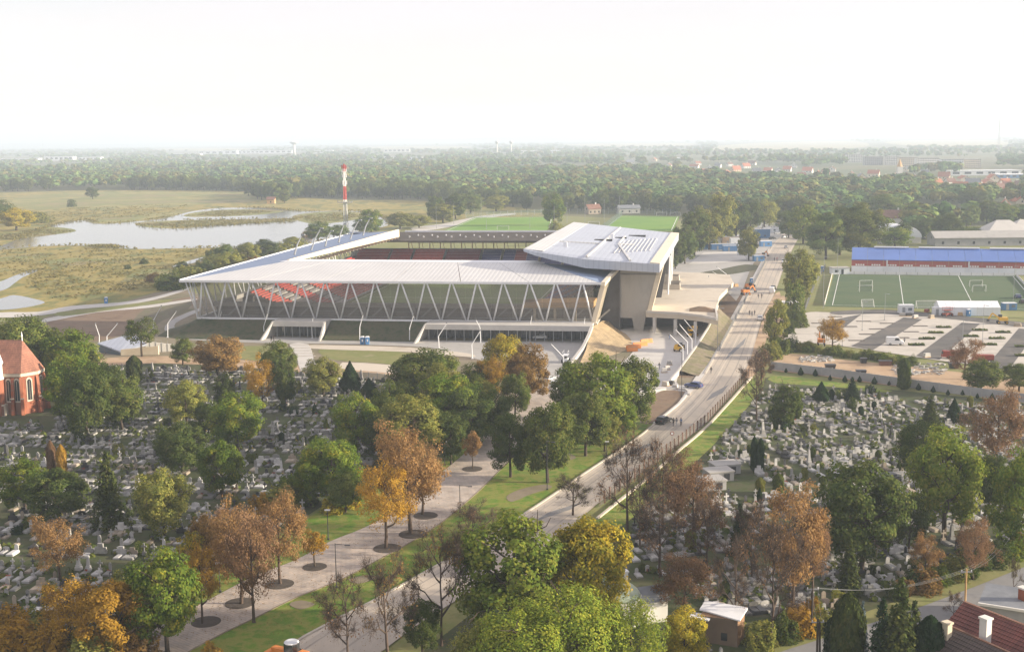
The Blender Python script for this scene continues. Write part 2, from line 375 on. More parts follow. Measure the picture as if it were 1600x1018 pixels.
# ------------------------------------------------------------------ the ground
g = 45000.0
mb = MB(); N = 24
xs = [-g + 2 * g * i / N for i in range(N + 1)]; ys = [-3000 + (g + 3000) * (i / N) ** 2 for i in range(N + 1)]
mb.add([(x, y, -.15) for y in ys for x in xs], [(j * (N + 1) + i, j * (N + 1) + i + 1, (j + 1) * (N + 1) + i + 1, (j + 1) * (N + 1) + i) for j in range(N) for i in range(N)])
tag(mb.build('ground', 'far_land'), 'flat wooded and farmed plain reaching the hazy horizon', 'ground', kind='structure')
# low hills on the horizon
def hills(name, D, h0, h1, seed, label):
    mb = MB(); n = 120; vs = []
    for i in range(n + 1):
        x = -D * .62 + 1.24 * D * i / n
        z = max(0, h0 + h1 * (mnoise.noise(Vector((x / D * 5.0, seed, 0))) + .5 * mnoise.noise(Vector((x / D * 14.0, seed, 3)))))
        vs += [(x, D - 900, -1), (x, D, z), (x, D + 1500, -1)]
    fs = []
    for i in range(n):
        a = 3 * i
        fs += [(a, a + 3, a + 4, a + 1), (a + 1, a + 4, a + 5, a + 2)]
    mb.add(vs, fs); tag(mb.build(name, 'far_land', smooth=True), label, 'hills', kind='structure')
hills('hills', 15000, 34, 40, 1.3, 'low wooded rise far out on the plain')
hills('hills', 23000, 90, 90, 5.1, 'pale blue hills along the horizon')

L1, L2, L3, L4, L5, L6 = .0, .03, .06, .09, .12, .15
sheet('rough_ground', [(-400, 520), (-200, 330), (500, 318), (900, 338), (1060, 345), (1260, 352), (1700, 372), (1900, 420), (2100, 700), (1900, 1090), (-300, 1090)], -.06, 'dry_grass')
sheet('marsh', smooth_px([(-260, 300), (0, 301), (160, 297), (380, 299), (520, 312), (660, 314), (860, 331), (720, 345), (620, 352), (560, 372), (430, 398), (330, 425), (285, 447), (150, 474), (60, 486), (-260, 510)], 3), L1, 'reed_marsh')
sheet('meadow', smooth_px([(40, 306), (160, 300), (380, 301), (420, 312), (340, 318), (230, 324), (150, 322), (60, 328), (20, 318)], 3), L2, 'reed_brown')
sheet('lake', smooth_px([(-60, 396), (0, 384), (25, 375), (82, 352), (135, 344), (158, 349), (215, 346), (262, 339), (296, 331), (345, 325), (420, 325), (470, 330), (560, 330), (604, 341), (608, 352), (575, 358), (545, 368), (480, 382), (430, 391), (335, 387), (240, 389), (190, 388), (130, 384), (60, 385)], 3), L3, 'water')
sheet('stream', smooth_px([(-30, 446), (0, 440), (22, 431), (52, 421), (59, 423), (36, 433), (22, 443), (6, 453), (-30, 460)], 3), L3, 'water')
sheet('pool', smooth_px([(-40, 474), (2, 466), (22, 461), (54, 467), (70, 473), (42, 480), (5, 484), (-40, 484)], 3), L3, 'water')
sheet('ditch', smooth_px([(268, 417), (300, 406), (340, 397), (341, 401), (302, 411)], 3), L3, 'water')
for k, pts in enumerate([
        [(212, 351), (222, 347), (290, 344), (400, 342), (468, 341), (455, 346), (400, 349), (330, 353), (285, 357), (240, 356)],
        [(286, 337), (305, 332), (345, 328), (395, 327), (445, 330), (400, 336), (350, 338), (305, 339)],
        [(456, 339), (480, 333), (540, 330), (580, 337), (552, 344), (500, 350), (470, 346)],
        [(-40, 378), (0, 369), (60, 356), (100, 356), (119, 361), (82, 367), (30, 373)],
        [(136, 345), (160, 340), (215, 335), (268, 331), (300, 328), (262, 340), (215, 346), (160, 350)],
        [(130, 385), (150, 381), (180, 382), (190, 386), (160, 388)]]):
    sheet('reed_island', smooth_px(pts, 3), L4, 'reed_brown', thick=.0)

for k, pts in enumerate([[(210, 426), (240, 421), (270, 420), (290, 426), (262, 431), (250, 438), (222, 436), (190, 440)], [(0, 402), (50, 397), (70, 400), (90, 400), (60, 405), (40, 408), (10, 407), (-20, 412)], [(100, 322), (140, 321), (170, 318), (215, 322), (180, 325), (150, 330), (130, 326)], [(640, 322), (700, 325), (740, 326), (800, 332), (750, 331), (700, 334)], [(60, 409), (110, 403), (150, 404), (190, 401), (240, 405), (200, 409), (160, 410), (110, 415)]]):
    sheet('marsh_patch', smooth_px(pts, 4), L2, 'reed_brown')
for pts in ([(1120, 228), (1230, 222), (1340, 221), (1350, 230), (1240, 235), (1130, 236)], [(1380, 222), (1470, 219), (1570, 220), (1560, 228), (1450, 230)], [(880, 226), (1000, 223), (1090, 225), (1010, 230)], [(240, 233), (340, 231), (400, 233), (320, 236)], [(560, 230), (680, 228), (740, 230), (650, 234)]):
    sheet('field', smooth_px(pts, 3), L1, 'stubble')
# around the stadium
sheet('building_ground', smooth_px([(30, 520), (80, 492), (200, 470), (290, 452), (430, 500), (680, 510), (900, 500), (1120, 470), (1130, 420), (1120, 400), (1190, 385), (1232, 350), (1250, 352), (1236, 395), (1190, 500), (1160, 590), (1030, 660), (870, 650), (640, 610), (520, 600), (430, 580), (140, 560), (40, 550)], 2), L1, 'dry_soil')
sheet('ploughed_soil', smooth_px([(70, 512), (100, 493), (220, 478), (300, 463), (305, 475), (260, 492), (240, 510), (200, 520), (150, 533), (100, 525)], 3), L2, 'brown_earth')
sheet('lakeside_path', smooth_px([(0, 488), (60, 487), (110, 478), (190, 472), (240, 464), (290, 450), (292, 453), (242, 468), (190, 477), (120, 483), (70, 492), (0, 496)], 3), L2, 'concrete_pale')
sheet('lakeside_track', smooth_px([(70, 498), (150, 484), (230, 477), (300, 467), (301, 470), (232, 481), (152, 488), (72, 503)], 3), L3, 'concrete_pale')
sheet('ring_path', smooth_px([(258, 509), (275, 496), (310, 482), (312, 486), (284, 499), (272, 510), (300, 520), (420, 526), (505, 527), (660, 531), (760, 533), (905, 532), (925, 520), (912, 545), (890, 580), (880, 618), (858, 618), (850, 590), (760, 566), (700, 548), (640, 541), (500, 537), (420, 536), (300, 531), (262, 520)], 2), L3, 'concrete_grey')
sheet('forecourt', smooth_px([(958, 516), (1060, 508), (1112, 506), (1100, 530), (1060, 585), (1062, 602), (1085, 600), (1090, 612), (1010, 618), (930, 615), (960, 575), (990, 548)], 2), L3, 'concrete_pale')
sheet('entrance_path', smooth_px([(452, 538), (482, 538), (490, 560), (500, 580), (470, 580), (464, 556)], 2), L4, 'concrete_pale')
sheet('front_path', smooth_px([(535, 566), (610, 570), (650, 574), (650, 586), (600, 585), (538, 580)], 2), L2, 'concrete_warm')
sheet('sand_strip', smooth_px([(150, 560), (280, 556), (420, 566), (520, 575), (640, 586), (640, 594), (500, 585), (400, 575), (250, 567), (150, 572)], 2), L2, 'orange_earth')
sheet('side_bank', smooth_px([(1060, 585), (1118, 503), (1128, 470), (1150, 455), (1165, 462), (1140, 515), (1104, 580), (1062, 590)], 2), L2, 'brown_earth')
sheet('yard', smooth_px([(1042, 432), (1052, 418), (1085, 395), (1105, 385), (1140, 372), (1190, 352), (1236, 348), (1236, 356), (1205, 385), (1178, 410), (1165, 440), (1150, 470), (1130, 450), (1070, 440)], 2), L2, 'concrete_grey')
sheet('yard_slab', [(1076, 413), (1100, 394), (1160, 393), (1166, 405), (1120, 411)], L3, 'concrete_pale')
sheet('yard_lawn', smooth_px([(1085, 428), (1130, 420), (1165, 413), (1190, 417), (1170, 424), (1120, 431)], 2), L3, 'slope_grass')
sheet('bare_bed', smooth_px([(1000, 660), (1015, 625), (1035, 610), (1070, 612), (1074, 620), (1062, 630), (1025, 658)], 2), L3, 'brown_earth')

sheet('dry_lawn', smooth_px([(500, 545), (580, 547), (660, 553), (720, 566), (690, 580), (600, 568), (520, 562)], 3), L3 - .012, 'dry_grass')
sheet('dry_lawn', smooth_px([(380, 541), (445, 541), (455, 556), (430, 566), (350, 556), (330, 545)], 3), L3 - .012, 'dry_grass')
sheet('dry_lawn', smooth_px([(90, 488), (180, 478), (260, 468), (262, 472), (190, 482), (100, 494)], 3), L4, 'dry_grass')
sheet('gravel_strip', smooth_px([(490, 539), (640, 543), (730, 552), (735, 558), (640, 550), (490, 545)], 3), L4 - .012, 'concrete_warm')
sheet('bare_earth', smooth_px([(230, 480), (290, 470), (300, 474), (285, 490), (255, 500), (225, 520), (200, 515)], 3), L2 + .012, 'bare_brown')
# lawns, promenade and the road
sheet('lawn', smooth_px([(40, 1080), (300, 905), (450, 830), (540, 770), (650, 715), (720, 690), (770, 640), (900, 620), (1015, 660), (960, 706), (845, 792), (730, 868), (600, 935), (500, 990), (400, 1080)], 2), L2, 'lawn_green')
prom_l = [(100, 1080), (230, 990), (317, 942), (400, 899), (460, 876), (516, 846), (566, 826), (612, 800), (694, 735), (732, 703), (752, 680), (790, 640), (840, 600)]
prom_r = [(888, 610), (850, 655), (815, 700), (792, 723), (765, 751), (719, 793), (666, 833), (589, 876), (526, 909), (466, 932), (400, 965), (300, 1015), (200, 1090)]
sheet('promenade', smooth_px(prom_l, 3, False) + smooth_px(prom_r, 3, False), L4, 'plaza_paving')
road_l = [(350, 1080), (476, 995), (579, 942), (669, 892), (760, 841), (843, 788), (909, 743), (1002, 680), (1066, 626), (1101, 584), (1140, 517), (1163, 473), (1201, 392), (1222, 366), (1232, 350)]
road_r = [(1250, 350), (1248, 370), (1238, 390), (1225, 418), (1210, 460), (1193, 491), (1183, 524), (1163, 583), (1106, 658), (1062, 692), (976, 757), (930, 790), (860, 850), (760, 910), (640, 985), (520, 1080)]
sheet('road', smooth_px(road_l, 3, False) + smooth_px(road_r, 3, False), L4, 'road_dusty')
mat('road_wear', [(.29, .26, .225), (.36, .32, .27)], .9, .3, detail=8, stretch=(1, .2, 1, R(15)))
mat('road_pale', [(.50, .44, .36), (.56, .49, .40)], .9, .3, detail=8, stretch=(1, .2, 1, R(15)))
RL, RR = smooth_px(road_l, 6, False), smooth_px(road_r[::-1], 6, False)
def road_at(s_, t_):
    def on(L_, s): k = s * (len(L_) - 1); i = min(int(k), len(L_) - 2); f = k - i; return Vector(L_[i]) * (1 - f) + Vector(L_[i + 1]) * f
    a, b_ = on(RL, s_), on(RR, s_); return tuple(a * (1 - t_) + b_ * t_)
for t_, w_, m_, s0, s1 in [(.2, .012, 'road_wear', .02, .9), (.4, .010, 'road_wear', .1, .95), (.6, .012, 'road_wear', .02, .85), (.8, .010, 'road_wear', .2, .92), (.07, .03, 'road_pale', .05, .95), (.94, .03, 'road_pale', .2, .95), (.5, .02, 'road_pale', .4, .7)]:
    ss = [s0 + (s1 - s0) * k / 40 for k in range(41)]
    sheet('tyre_track', [road_at(s, t_ - w_ - .006 * math.sin(s * 40)) for s in ss] + [road_at(s, t_ + w_ + .006 * math.sin(s * 33 + 1)) for s in ss[::-1]], L4 + .012, m_)
for s_, t_, ds, dt in [(.30, .55, .012, .16), (.45, .3, .010, .2), (.62, .62, .01, .15), (.52, .75, .006, .1)]:
    sheet('road_patch', [road_at(s_ - ds, t_ - dt), road_at(s_ + ds, t_ - dt), road_at(s_ + ds, t_ + dt), road_at(s_ - ds, t_ + dt)], L4 + .02, 'street_asphalt')
def strip_line(name, pts, width, h, m, label, cat, kind='structure', z0=0.0, seg=2):
    """kerb, low wall or edging that follows pixels on the ground, as one continuous solid"""
    W = [P(x, y) for x, y in smooth_px(pts, seg, False)]; mb = MB(); prev = None
    for i, p in enumerate(W):
        d = (W[min(i + 1, len(W) - 1)] - W[max(i - 1, 0)]); d.z = 0; d.normalize(); nrm = Vector((-d.y, d.x, 0)) * width / 2
        ring = [p - nrm + Vector((0, 0, z0)), p + nrm + Vector((0, 0, z0)), p + nrm + Vector((0, 0, h)), p - nrm + Vector((0, 0, h))]
        if prev: mb.add(prev + ring, [(0, 1, 5, 4), (1, 2, 6, 5), (2, 3, 7, 6), (3, 0, 4, 7)])
        else: mb.add(ring, [(0, 1, 2, 3)])
        prev = ring
    mb.add(prev, [(3, 2, 1, 0)])
    o = mb.build(name, m); tag(o, label, cat, kind=kind); return o
strip_line('kerb', road_l[:9], .35, .25, 'kerb_stone', 'pale stone kerb between the lawn and the road', 'kerb')
strip_line('kerb', [(1101, 584), (1140, 517), (1163, 473), (1201, 392)], .5, .22, 'kerb_stone', 'pale kerb between the stadium bank and the road', 'kerb')
strip_line('kerb', prom_r[2:], .2, .12, 'dry_soil', 'low worn edging between the promenade and the lawn', 'kerb')
strip_line('kerb', [(1075, 613), (1060, 632), (1022, 662)], .5, .3, 'concrete_pale', 'pale kerb round the bare earth bed', 'kerb')
strip_line('bed_edging', [(1000, 617), (1040, 609), (1072, 610), (1076, 618)], .5, .5, 'concrete_pale', 'pale concrete edging of the bare earth bed', 'kerb')

sheet('footway', smooth_px([(1062, 626), (1090, 584), (1130, 517), (1155, 473), (1196, 396), (1201, 394), (1162, 474), (1139, 518), (1101, 585), (1068, 627)], 2), L5, 'concrete_pale')
sheet('sandy_shoulder', smooth_px([(1164, 584), (1172, 556), (1184, 524), (1194, 491), (1212, 458), (1220, 462), (1206, 500), (1196, 535), (1190, 570), (1172, 592)], 2), L3, 'orange_earth')
# cemeteries
sheet('cemetery_ground', smooth_px([(-200, 570), (150, 566), (400, 574), (520, 584), (645, 594), (700, 640), (700, 690), (640, 715), (540, 765), (450, 825), (300, 900), (40, 1080), (-260, 1080)], 2), L1, 'cemetery_soil')
sheet('cemetery_ground', smooth_px([(1205, 588), (1300, 600), (1410, 610), (1620, 632), (1800, 660), (1800, 770), (1600, 872), (1440, 935), (1240, 1012), (1120, 1080), (640, 1080), (760, 940), (860, 868), (975, 775), (1085, 700), (1165, 610)], 2), L1, 'cemetery_soil')
sheet('verge', smooth_px([(925, 815), (985, 762), (1075, 695), (1165, 600), (1195, 592), (1180, 622), (1110, 700), (1000, 800), (940, 840)], 2), L2, 'lawn_green')
sheet('cemetery_lawn', smooth_px([(1205, 588), (1250, 590), (1330, 600), (1395, 611), (1360, 612), (1300, 604), (1210, 598)], 2), L2, 'lawn_green')
sheet('street', smooth_px([(1000, 1100), (1230, 1015), (1420, 955), (1620, 878), (1800, 800), (1900, 830), (1640, 920), (1470, 985), (1300, 1060), (1200, 1100)], 2), L3, 'street_asphalt')
sheet('street_verge', smooth_px([(1140, 1030), (1240, 995), (1440, 925), (1620, 858), (1790, 790), (1800, 800), (1620, 878), (1420, 955), (1230, 1015), (1100, 1065)], 2), L2, 'dry_grass')

# right: earth strip, car park, sports ground
sheet('earth_strip', smooth_px([(1205, 578), (1228, 552), (1300, 560), (1420, 572), (1620, 596), (1750, 610), (1750, 640), (1600, 622), (1404, 604), (1260, 584)], 2), L2, 'orange_earth')
sheet('car_park', smooth_px([(1218, 545), (1243, 492), (1300, 488), (1379, 485), (1480, 493), (1620, 508), (1780, 522), (1780, 610), (1600, 578), (1480, 565), (1363, 547), (1260, 535)], 2), L2, 'parking_pave')
for q in ([(1412, 496), (1441, 499), (1364, 547), (1330, 541)], [(1503, 504), (1531, 506), (1468, 562), (1431, 556)], [(1592, 513), (1622, 516), (1576, 578), (1542, 571)], [(1300, 500), (1346, 491), (1316, 514), (1286, 521)]):
    sheet('parking_aisle', q, L3, 'asphalt')
sheet('parking_aisle', smooth_px([(1300, 487), (1379, 484), (1480, 492), (1620, 506), (1620, 513), (1480, 498), (1379, 490), (1310, 492)], 2), L4, 'asphalt')
sheet('roadside_slope', smooth_px([(1205, 480), (1222, 462), (1245, 470), (1250, 490), (1225, 530), (1200, 530), (1196, 505)], 2), L2, 'orange_earth')
sheet('sports_ground', smooth_px([(1255, 488), (1268, 440), (1290, 415), (1330, 418), (1640, 425), (1720, 470), (1720, 505), (1480, 490), (1380, 483), (1300, 486)], 1), L2, 'dry_grass')
PITCH_Q = [P(1290, 479), P(1640, 487), P(1590, 430), P(1304, 426)]
sheet('pitch', [(1288, 479), (1640, 487), (1588, 430), (1304, 426)], L3, 'turf_dark')
def lines_on(name, quad, z, segs, label, width=.22, m='white_paint'):
    a, b_, c, d = quad; mb = MB()
    def at(s, t): return (a * (1 - s) + b_ * s) * (1 - t) + (d * (1 - s) + c * s) * t
    for (s0, t0), (s1, t1) in segs:
        p, q = at(s0, t0), at(s1, t1); dd = (q - p).normalized(); nn = Vector((-dd.y, dd.x, 0)) * width / 2
        mb.add([Vector((*(x).xy, z)) for x in (p - nn, q - nn, q + nn, p + nn)], [(0, 1, 2, 3)])
    tag(mb.build(name, m), label, 'markings', kind='structure')
BOX = [((.03, .04), (.97, .04)), ((.97, .04), (.97, .96)), ((.97, .96), (.03, .96)), ((.03, .96), (.03, .04))]
lines_on('pitch_markings', PITCH_Q, L4, BOX + [((.36, .04), (.36, .96)), ((.68, .04), (.68, .96))], 'white lines painted on the dark training pitch')
sheet('training_pitch', [(690, 362), (862, 362), (866, 339), (742, 340)], L3, 'turf')
sheet('training_pitch', [(935, 362), (1052, 361), (1062, 338), (968, 337)], L3, 'turf')
Q1 = [P(690, 362), P(862, 362), P(866, 339), P(742, 340)]; Q2 = [P(935, 362), P(1052, 361), P(1062, 338), P(968, 337)]
lines_on('pitch_markings', Q1, L4, BOX, 'white lines on the bright green pitch behind the stadium roof', .4)
lines_on('pitch_markings', Q2, L4, BOX, 'white lines on the pitch beside the tall roadside trees', .4)
sheet('pitch_path', smooth_px([(640, 356), (690, 350), (745, 338), (800, 333), (803, 335), (755, 342), (705, 354), (660, 361)], 2), L2, 'concrete_pale')
sheet('park_lawn', smooth_px([(1440, 338), (1480, 330), (1560, 326), (1640, 330), (1640, 342), (1540, 346)], 2), L2, 'lawn_green')
# ------------------------------------------------------------------ the stadium, in its own frame: u along the front, v away from us
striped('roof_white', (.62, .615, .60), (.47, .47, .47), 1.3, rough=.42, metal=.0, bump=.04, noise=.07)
striped('roof_shade_blue', (.23, .30, .44), (.18, .245, .365), 1.3, rough=.75, metal=.0, bump=.04, noise=.06, axis='Y')  # shade and sky reflection on the tilted sheets are put into this blue
striped('roof_main', (.44, .475, .55), (.375, .41, .48), 1.6, rough=.38, metal=.1, bump=.03, noise=.08, angle=R(0))
mat('turf_worn', [(.085, .14, .03), (.12, .17, .045), (.14, .165, .06)], .95, .06, detail=8)
mat('bank_soil', [(.12, .10, .07), (.20, .165, .115), (.13, .125, .06), (.26, .21, .15)], .95, .35, detail=9, bump=.3, bscale=1.2)
mat('membrane', [(.060, .050, .043), (.095, .082, .070)], .9, .2, space='object')
mat('seat_red', [(.34, .035, .03), (.48, .06, .045)], .55, .6, space='object')
mat('seat_scarlet', [(.42, .06, .04), (.52, .10, .07)], .5, .6, space='object')
mat('seat_maroon', [(.17, .03, .04), (.24, .045, .05)], .55, .6, space='object')
mat('seat_blue', [(.04, .045, .15), (.06, .07, .21)], .55, .6, space='object')
mat('seat_grey', [(.17, .15, .15), (.24, .21, .21)], .6, .6, space='object')
mat('tower_concrete', [(.345, .33, .305), (.40, .382, .352), (.37, .353, .325)], .85, .35, space='object', detail=9, stretch=(1, 1, .35))
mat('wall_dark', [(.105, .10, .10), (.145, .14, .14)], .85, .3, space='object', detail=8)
bricky('berm_mat', (.44, .33, .19), (.36, .27, .155), (.22, .16, .09), 2.0, .55, space='object', rot=(0, 0, R(70)))
AZ = R(9.2); ORG = Vector((-99.4, 366.9, 0))
UV = Vector((math.cos(AZ), -math.sin(AZ), 0)); VV = Vector((math.sin(AZ), math.cos(AZ), 0))
def S(u, v, z=0): return ORG + UV * u + VV * v + Vector((0, 0, z))
def loc_uv(p): q = Vector(p) - ORG; return Vector((q.dot(UV), q.dot(VV), p[2]))
st = thing('stadium', 'large new football stadium with white metal roof and zigzag struts', 'stadium', ORG, -AZ)
def part(mb, name, m, parent=st, label=None, smooth=False):
    o = mb.build(name, m, parent, smooth)
    if label: o['label'] = label
    return o
def slab(mb, pts, t, mi=0):
    n = len(pts); vs = [Vector(p) for p in pts]; lo = [p - Vector((0, 0, t)) for p in vs]
    mb.add(vs + lo, [tuple(range(n)), tuple(range(2 * n - 1, n - 1, -1))] + [(i, i + n, (i + 1) % n + n, (i + 1) % n) for i in range(n)], mi)
# front roof in sheets, joints left open as thin shadow lines
A, B, C_, D_ = (0, 0, 16.5), (126, 1, 16.5), (106, 25, 19.6), (24, 26, 19.7)
def lerp(a, b, t): return tuple(x + (y - x) * t for x, y in zip(a, b))
cuts = [0, .17, .34, .52, .68, .84, 1.0]
for i in range(6):
    e = .0008; t0, t1 = cuts[i] + e, cuts[i + 1] - e
    mb = MB(); slab(mb, [lerp(A, B, t0), lerp(A, B, t1), lerp(D_, C_, t1), lerp(D_, C_, t0)], .5); part(mb, 'roof_panel', 'roof_white')
mb = MB(); slab(mb, [(126.2, 1.2, 16.5), (129, 27, 16.5), (120, 27, 18.3), (106.2, 25, 19.6)], .5); part(mb, 'roof_panel', 'roof_shade_blue', label='end slope of the low roof, shade put into its blue')
mb = MB(); slab(mb, [(22, 26.15, 19.75), (107, 25.15, 19.65), (104, 29.5, 19.9), (25, 30.5, 19.95)], .9); part(mb, 'roof_gutter', 'white_metal')
mb = MB()
mb.hull8([(-.25, -.25, 15.95), (126.4, .75, 15.95), (126.4, 1.0, 15.95), (-.25, 0, 15.95)], [(-.25, -.25, 16.62), (126.4, .75, 16.62), (126.4, 1.0, 16.62), (-.25, 0, 16.62)]); part(mb, 'eave_fascia', 'white_metal')
# left roof
E_, F_ = (28, 152, 19.8), (.7, 173, 16.5)
for i in range(5):
    t0, t1 = i / 5 + .0006, (i + 1) / 5 - .0006
    mb = MB(); slab(mb, [lerp((-.0, .3, 16.5), F_, t0), lerp((23.9, 26.3, 19.7), E_, t0), lerp((23.9, 26.3, 19.7), E_, t1), lerp((-.0, .3, 16.5), F_, t1)], .5); part(mb, 'roof_panel', 'roof_shade_blue', label='side roof sheet with shade put into its blue')
mb = MB(); mb.bar((-.4, .4, 16.35), (.3, 173, 16.35), .5, .9); part(mb, 'eave_fascia', 'white_metal')
mb = MB(); mb.hull8([(24.0, 30, 19.2), (24.9, 30, 19.2), (29, 152, 17.2), (28.1, 152, 17.2)], [(23.6, 28, 20.0), (24.4, 28, 20.0), (28.9, 152, 20.3), (28.0, 152, 20.3)]); part(mb, 'inner_fascia', 'cream_metal', label='cream inner edge of the side roof, sunlit')
for i in range(30):
    t = i / 29; p = lerp((24.4, 30, 17.4), (28.6, 151, 17.0), t)
    mb = MB(); mb.box(p[0] - 3.5, p[0] + .1, p[1] - .12, p[1] + .12, p[2] - .5, p[2] - .02); part(mb, 'roof_rib', 'cream_metal')
# masts leaning over the left roof
for (bx, by, tx_, ty) in [(460, 398, 472, 367), (486, 391, 501, 357), (508, 385, 517, 361), (529, 379, 538, 350), (547, 374, 561, 344), (567, 368, 578, 341)]:
    p = loc_uv(P(bx, by, 19.0)); q = loc_uv(PY(tx_, ty, P(bx, by, 19.0).y + 3.0))
    mb = MB(); mb.tube(p, p * .5 + q * .5 + Vector((-.3, 0, .3)), .34, .27, 8); mb.tube(p * .5 + q * .5 + Vector((-.3, 0, .3)), q, .27, .15, 8); o = part(mb, 'light_mast', 'grey_metal')
    mb = MB(); mb.box(q.x - .2, q.x + 1.0, q.y - .5, q.y + .5, q.z - .15, q.z + .25); part(mb, 'lamp_head', 'grey_metal', o)
# far roof
mb = MB(); slab(mb, [(12, 150, 15.7), (104, 150, 15.7), (104, 166, 18.1), (12, 166, 18.1)], .6); part(mb, 'far_roof', 'membrane', label='dark unfinished membrane on the far stand roof')
mb = MB(); slab(mb, [(3, 166.1, 18.15), (104, 166.1, 18.15), (104, 174, 17.0), (3, 174, 17.0)], .6); part(mb, 'roof_panel', 'roof_main')
mb = MB(); mb.box(28, 104, 165.6, 166.6, 18.0, 18.7); part(mb, 'ridge_cap', 'white_metal')
for i in range(24):
    mb = MB(); mb.box(32 + i * 3, 32.5 + i * 3, 156 + (i % 2) * 3, 156.5 + (i % 2) * 3, 16.6 + (i % 2) * .45, 17.2 + (i % 2) * .45); part(mb, 'roof_vent', 'white_metal')
for i in range(17):
    u = 30 + i * 4.6
    mb = MB(); mb.tube((u, 164, 7), (u, 163.2, 17.4), .28, .22, 6); part(mb, 'far_column', 'cream_metal')
    mb = MB(); mb.tube((u + 1.8, 164, 10.5), (u + .6, 163.2, 17.0), .12, .12, 5); part(mb, 'far_strut', 'cream_metal')
mb = MB(); mb.box(4, 104, 165, 165.5, 0, 11.2); mb.box(30, 104, 164.4, 164.9, 13.6, 13.9); part(mb, 'far_wall', 'tower_concrete')
# zigzag struts on the front and along the left side
tops = [6.7 + 7.62 * k for k in range(16)]; bots = [4.0] + [9.9 + 7.69 * k for k in range(15)]
for k, t in enumerate(tops):
    for s, b_ in ((-.35, bots[k]), (.35, bots[k + 1] if k + 1 < len(bots) else 124.0)):
        mb = MB(); mb.tube((t + s, .9, 15.95), (b_ - s * .8, 3, 5.0), .25, .25, 8); part(mb, 'strut', 'white_metal', smooth=True)
for q in ((1.2, .9), (2.2, 1.5)):
    mb = MB(); mb.tube((q[0], q[1], 15.95), (3.8, 3, 5.0), .21, .21, 8); part(mb, 'strut', 'white_metal', smooth=True)
for k in range(21):
    v = 6 + 7.9 * k
    for dv in (-3.9, 3.9):
        mb = MB(); mb.tube((1.2, v, 15.95), (3.8, v + dv, 5.0), .21, .21, 6); part(mb, 'strut', 'white_metal', smooth=True)
mb = MB(); mb.box(3.4, 125.0, 2.7, 3.3, 4.5, 4.98); mb.box(3.4, 4.0, 3.3, 170, 4.5, 4.98); part(mb, 'base_beam', 'white_metal')
# concourse
mb = MB(); mb.box(3.8, 125, 3.4, 14, 3.9, 4.45); mb.box(3.8, 12, 14, 166, 3.9, 4.45); part(mb, 'concourse_floor', 'concrete_grey')
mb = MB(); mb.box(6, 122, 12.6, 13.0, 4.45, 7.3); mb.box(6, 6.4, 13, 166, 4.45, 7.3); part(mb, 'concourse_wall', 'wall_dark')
mb = MB(); mb.box(5, 123, 11.2, 13.4, 7.3, 8.5); mb.box(5.6, 6.8, 13.4, 166, 7.3, 8.5); part(mb, 'stand_parapet', 'tower_concrete')
for k in range(16):
    u = 8 + 7.65 * k
    mb = MB(); mb.box(u - .55, u + .55, 9.5, 10.4, 4.45, 7.6); part(mb, 'concourse_column', 'tower_concrete')
    if k % 3 != 1:
        mb = MB(); mb.bar((u + 2, 11.6, 4.5), (u + 5.2, 11.6, 7.3), .35, .5); part(mb, 'stair_beam', 'grey_metal')
mb = MB(); mb.box(4, 124, 3.4, 3.46, 7.2, 7.28); mb.box(4, 124, 3.4, 3.46, 5.6, 5.66); part(mb, 'handrail', 'grey_metal')
meshmat('facade_mesh', (.26, .235, .20), .48)
for k in range(16):
    u0 = 4.2 + 7.5 * k
    mb = MB(); mb.quad((u0, 3.7, 5.0), (u0 + 7.42, 3.7, 5.0), (u0 + 7.42, 2.1, 15.9), (u0, 2.1, 15.9)); part(mb, 'mesh_screen', 'facade_mesh')
# right end of the front: cream ribs, end wall, corner slab with sunlight put into its ochre
for k in range(7):
    v = 2.2 + k * 2.6
    mb = MB(); mb.hull8([(123.3, v, 4.4), (124.6, v, 4.4), (124.6, v + .9, 4.4), (123.3, v + .9, 4.4)], [(126.2, v, 16.0), (127.5, v, 16.0), (127.5, v + .9, 16.0), (126.2, v + .9, 16.0)]); part(mb, 'end_rib', 'cream_metal')
mb = MB(); mb.hull8([(103, 6, 8.4), (124, 3.8, 8.9), (124, 14, 8.9), (103, 14, 8.4)], [(103, 6, 9.9), (124, 3.8, 10.6), (124, 14, 10.6), (103, 14, 9.9)]); part(mb, 'gallery', 'ochre_render')  # ochre stands for sun falling on the concourse corner slab
for u in (106, 112, 118):
    mb = MB(); mb.box(u, u + .7, 6.6, 7.4, 4.45, 8.4); part(mb, 'gallery_post', 'cream_render')
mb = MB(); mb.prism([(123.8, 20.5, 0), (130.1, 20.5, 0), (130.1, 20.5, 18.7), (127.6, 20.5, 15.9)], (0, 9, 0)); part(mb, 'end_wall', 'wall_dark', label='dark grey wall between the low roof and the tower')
mb = MB(); mb.hull8([(126.4, 1.3, 15.5), (127.4, 1.3, 15.5), (130.2, 20, 17.9), (129.0, 20, 17.9)], [(126.4, 1.3, 16.7), (127.6, 1.3, 16.7), (130.4, 20, 19.0), (129.0, 20, 19.0)]); part(mb, 'end_fascia', 'cream_metal')
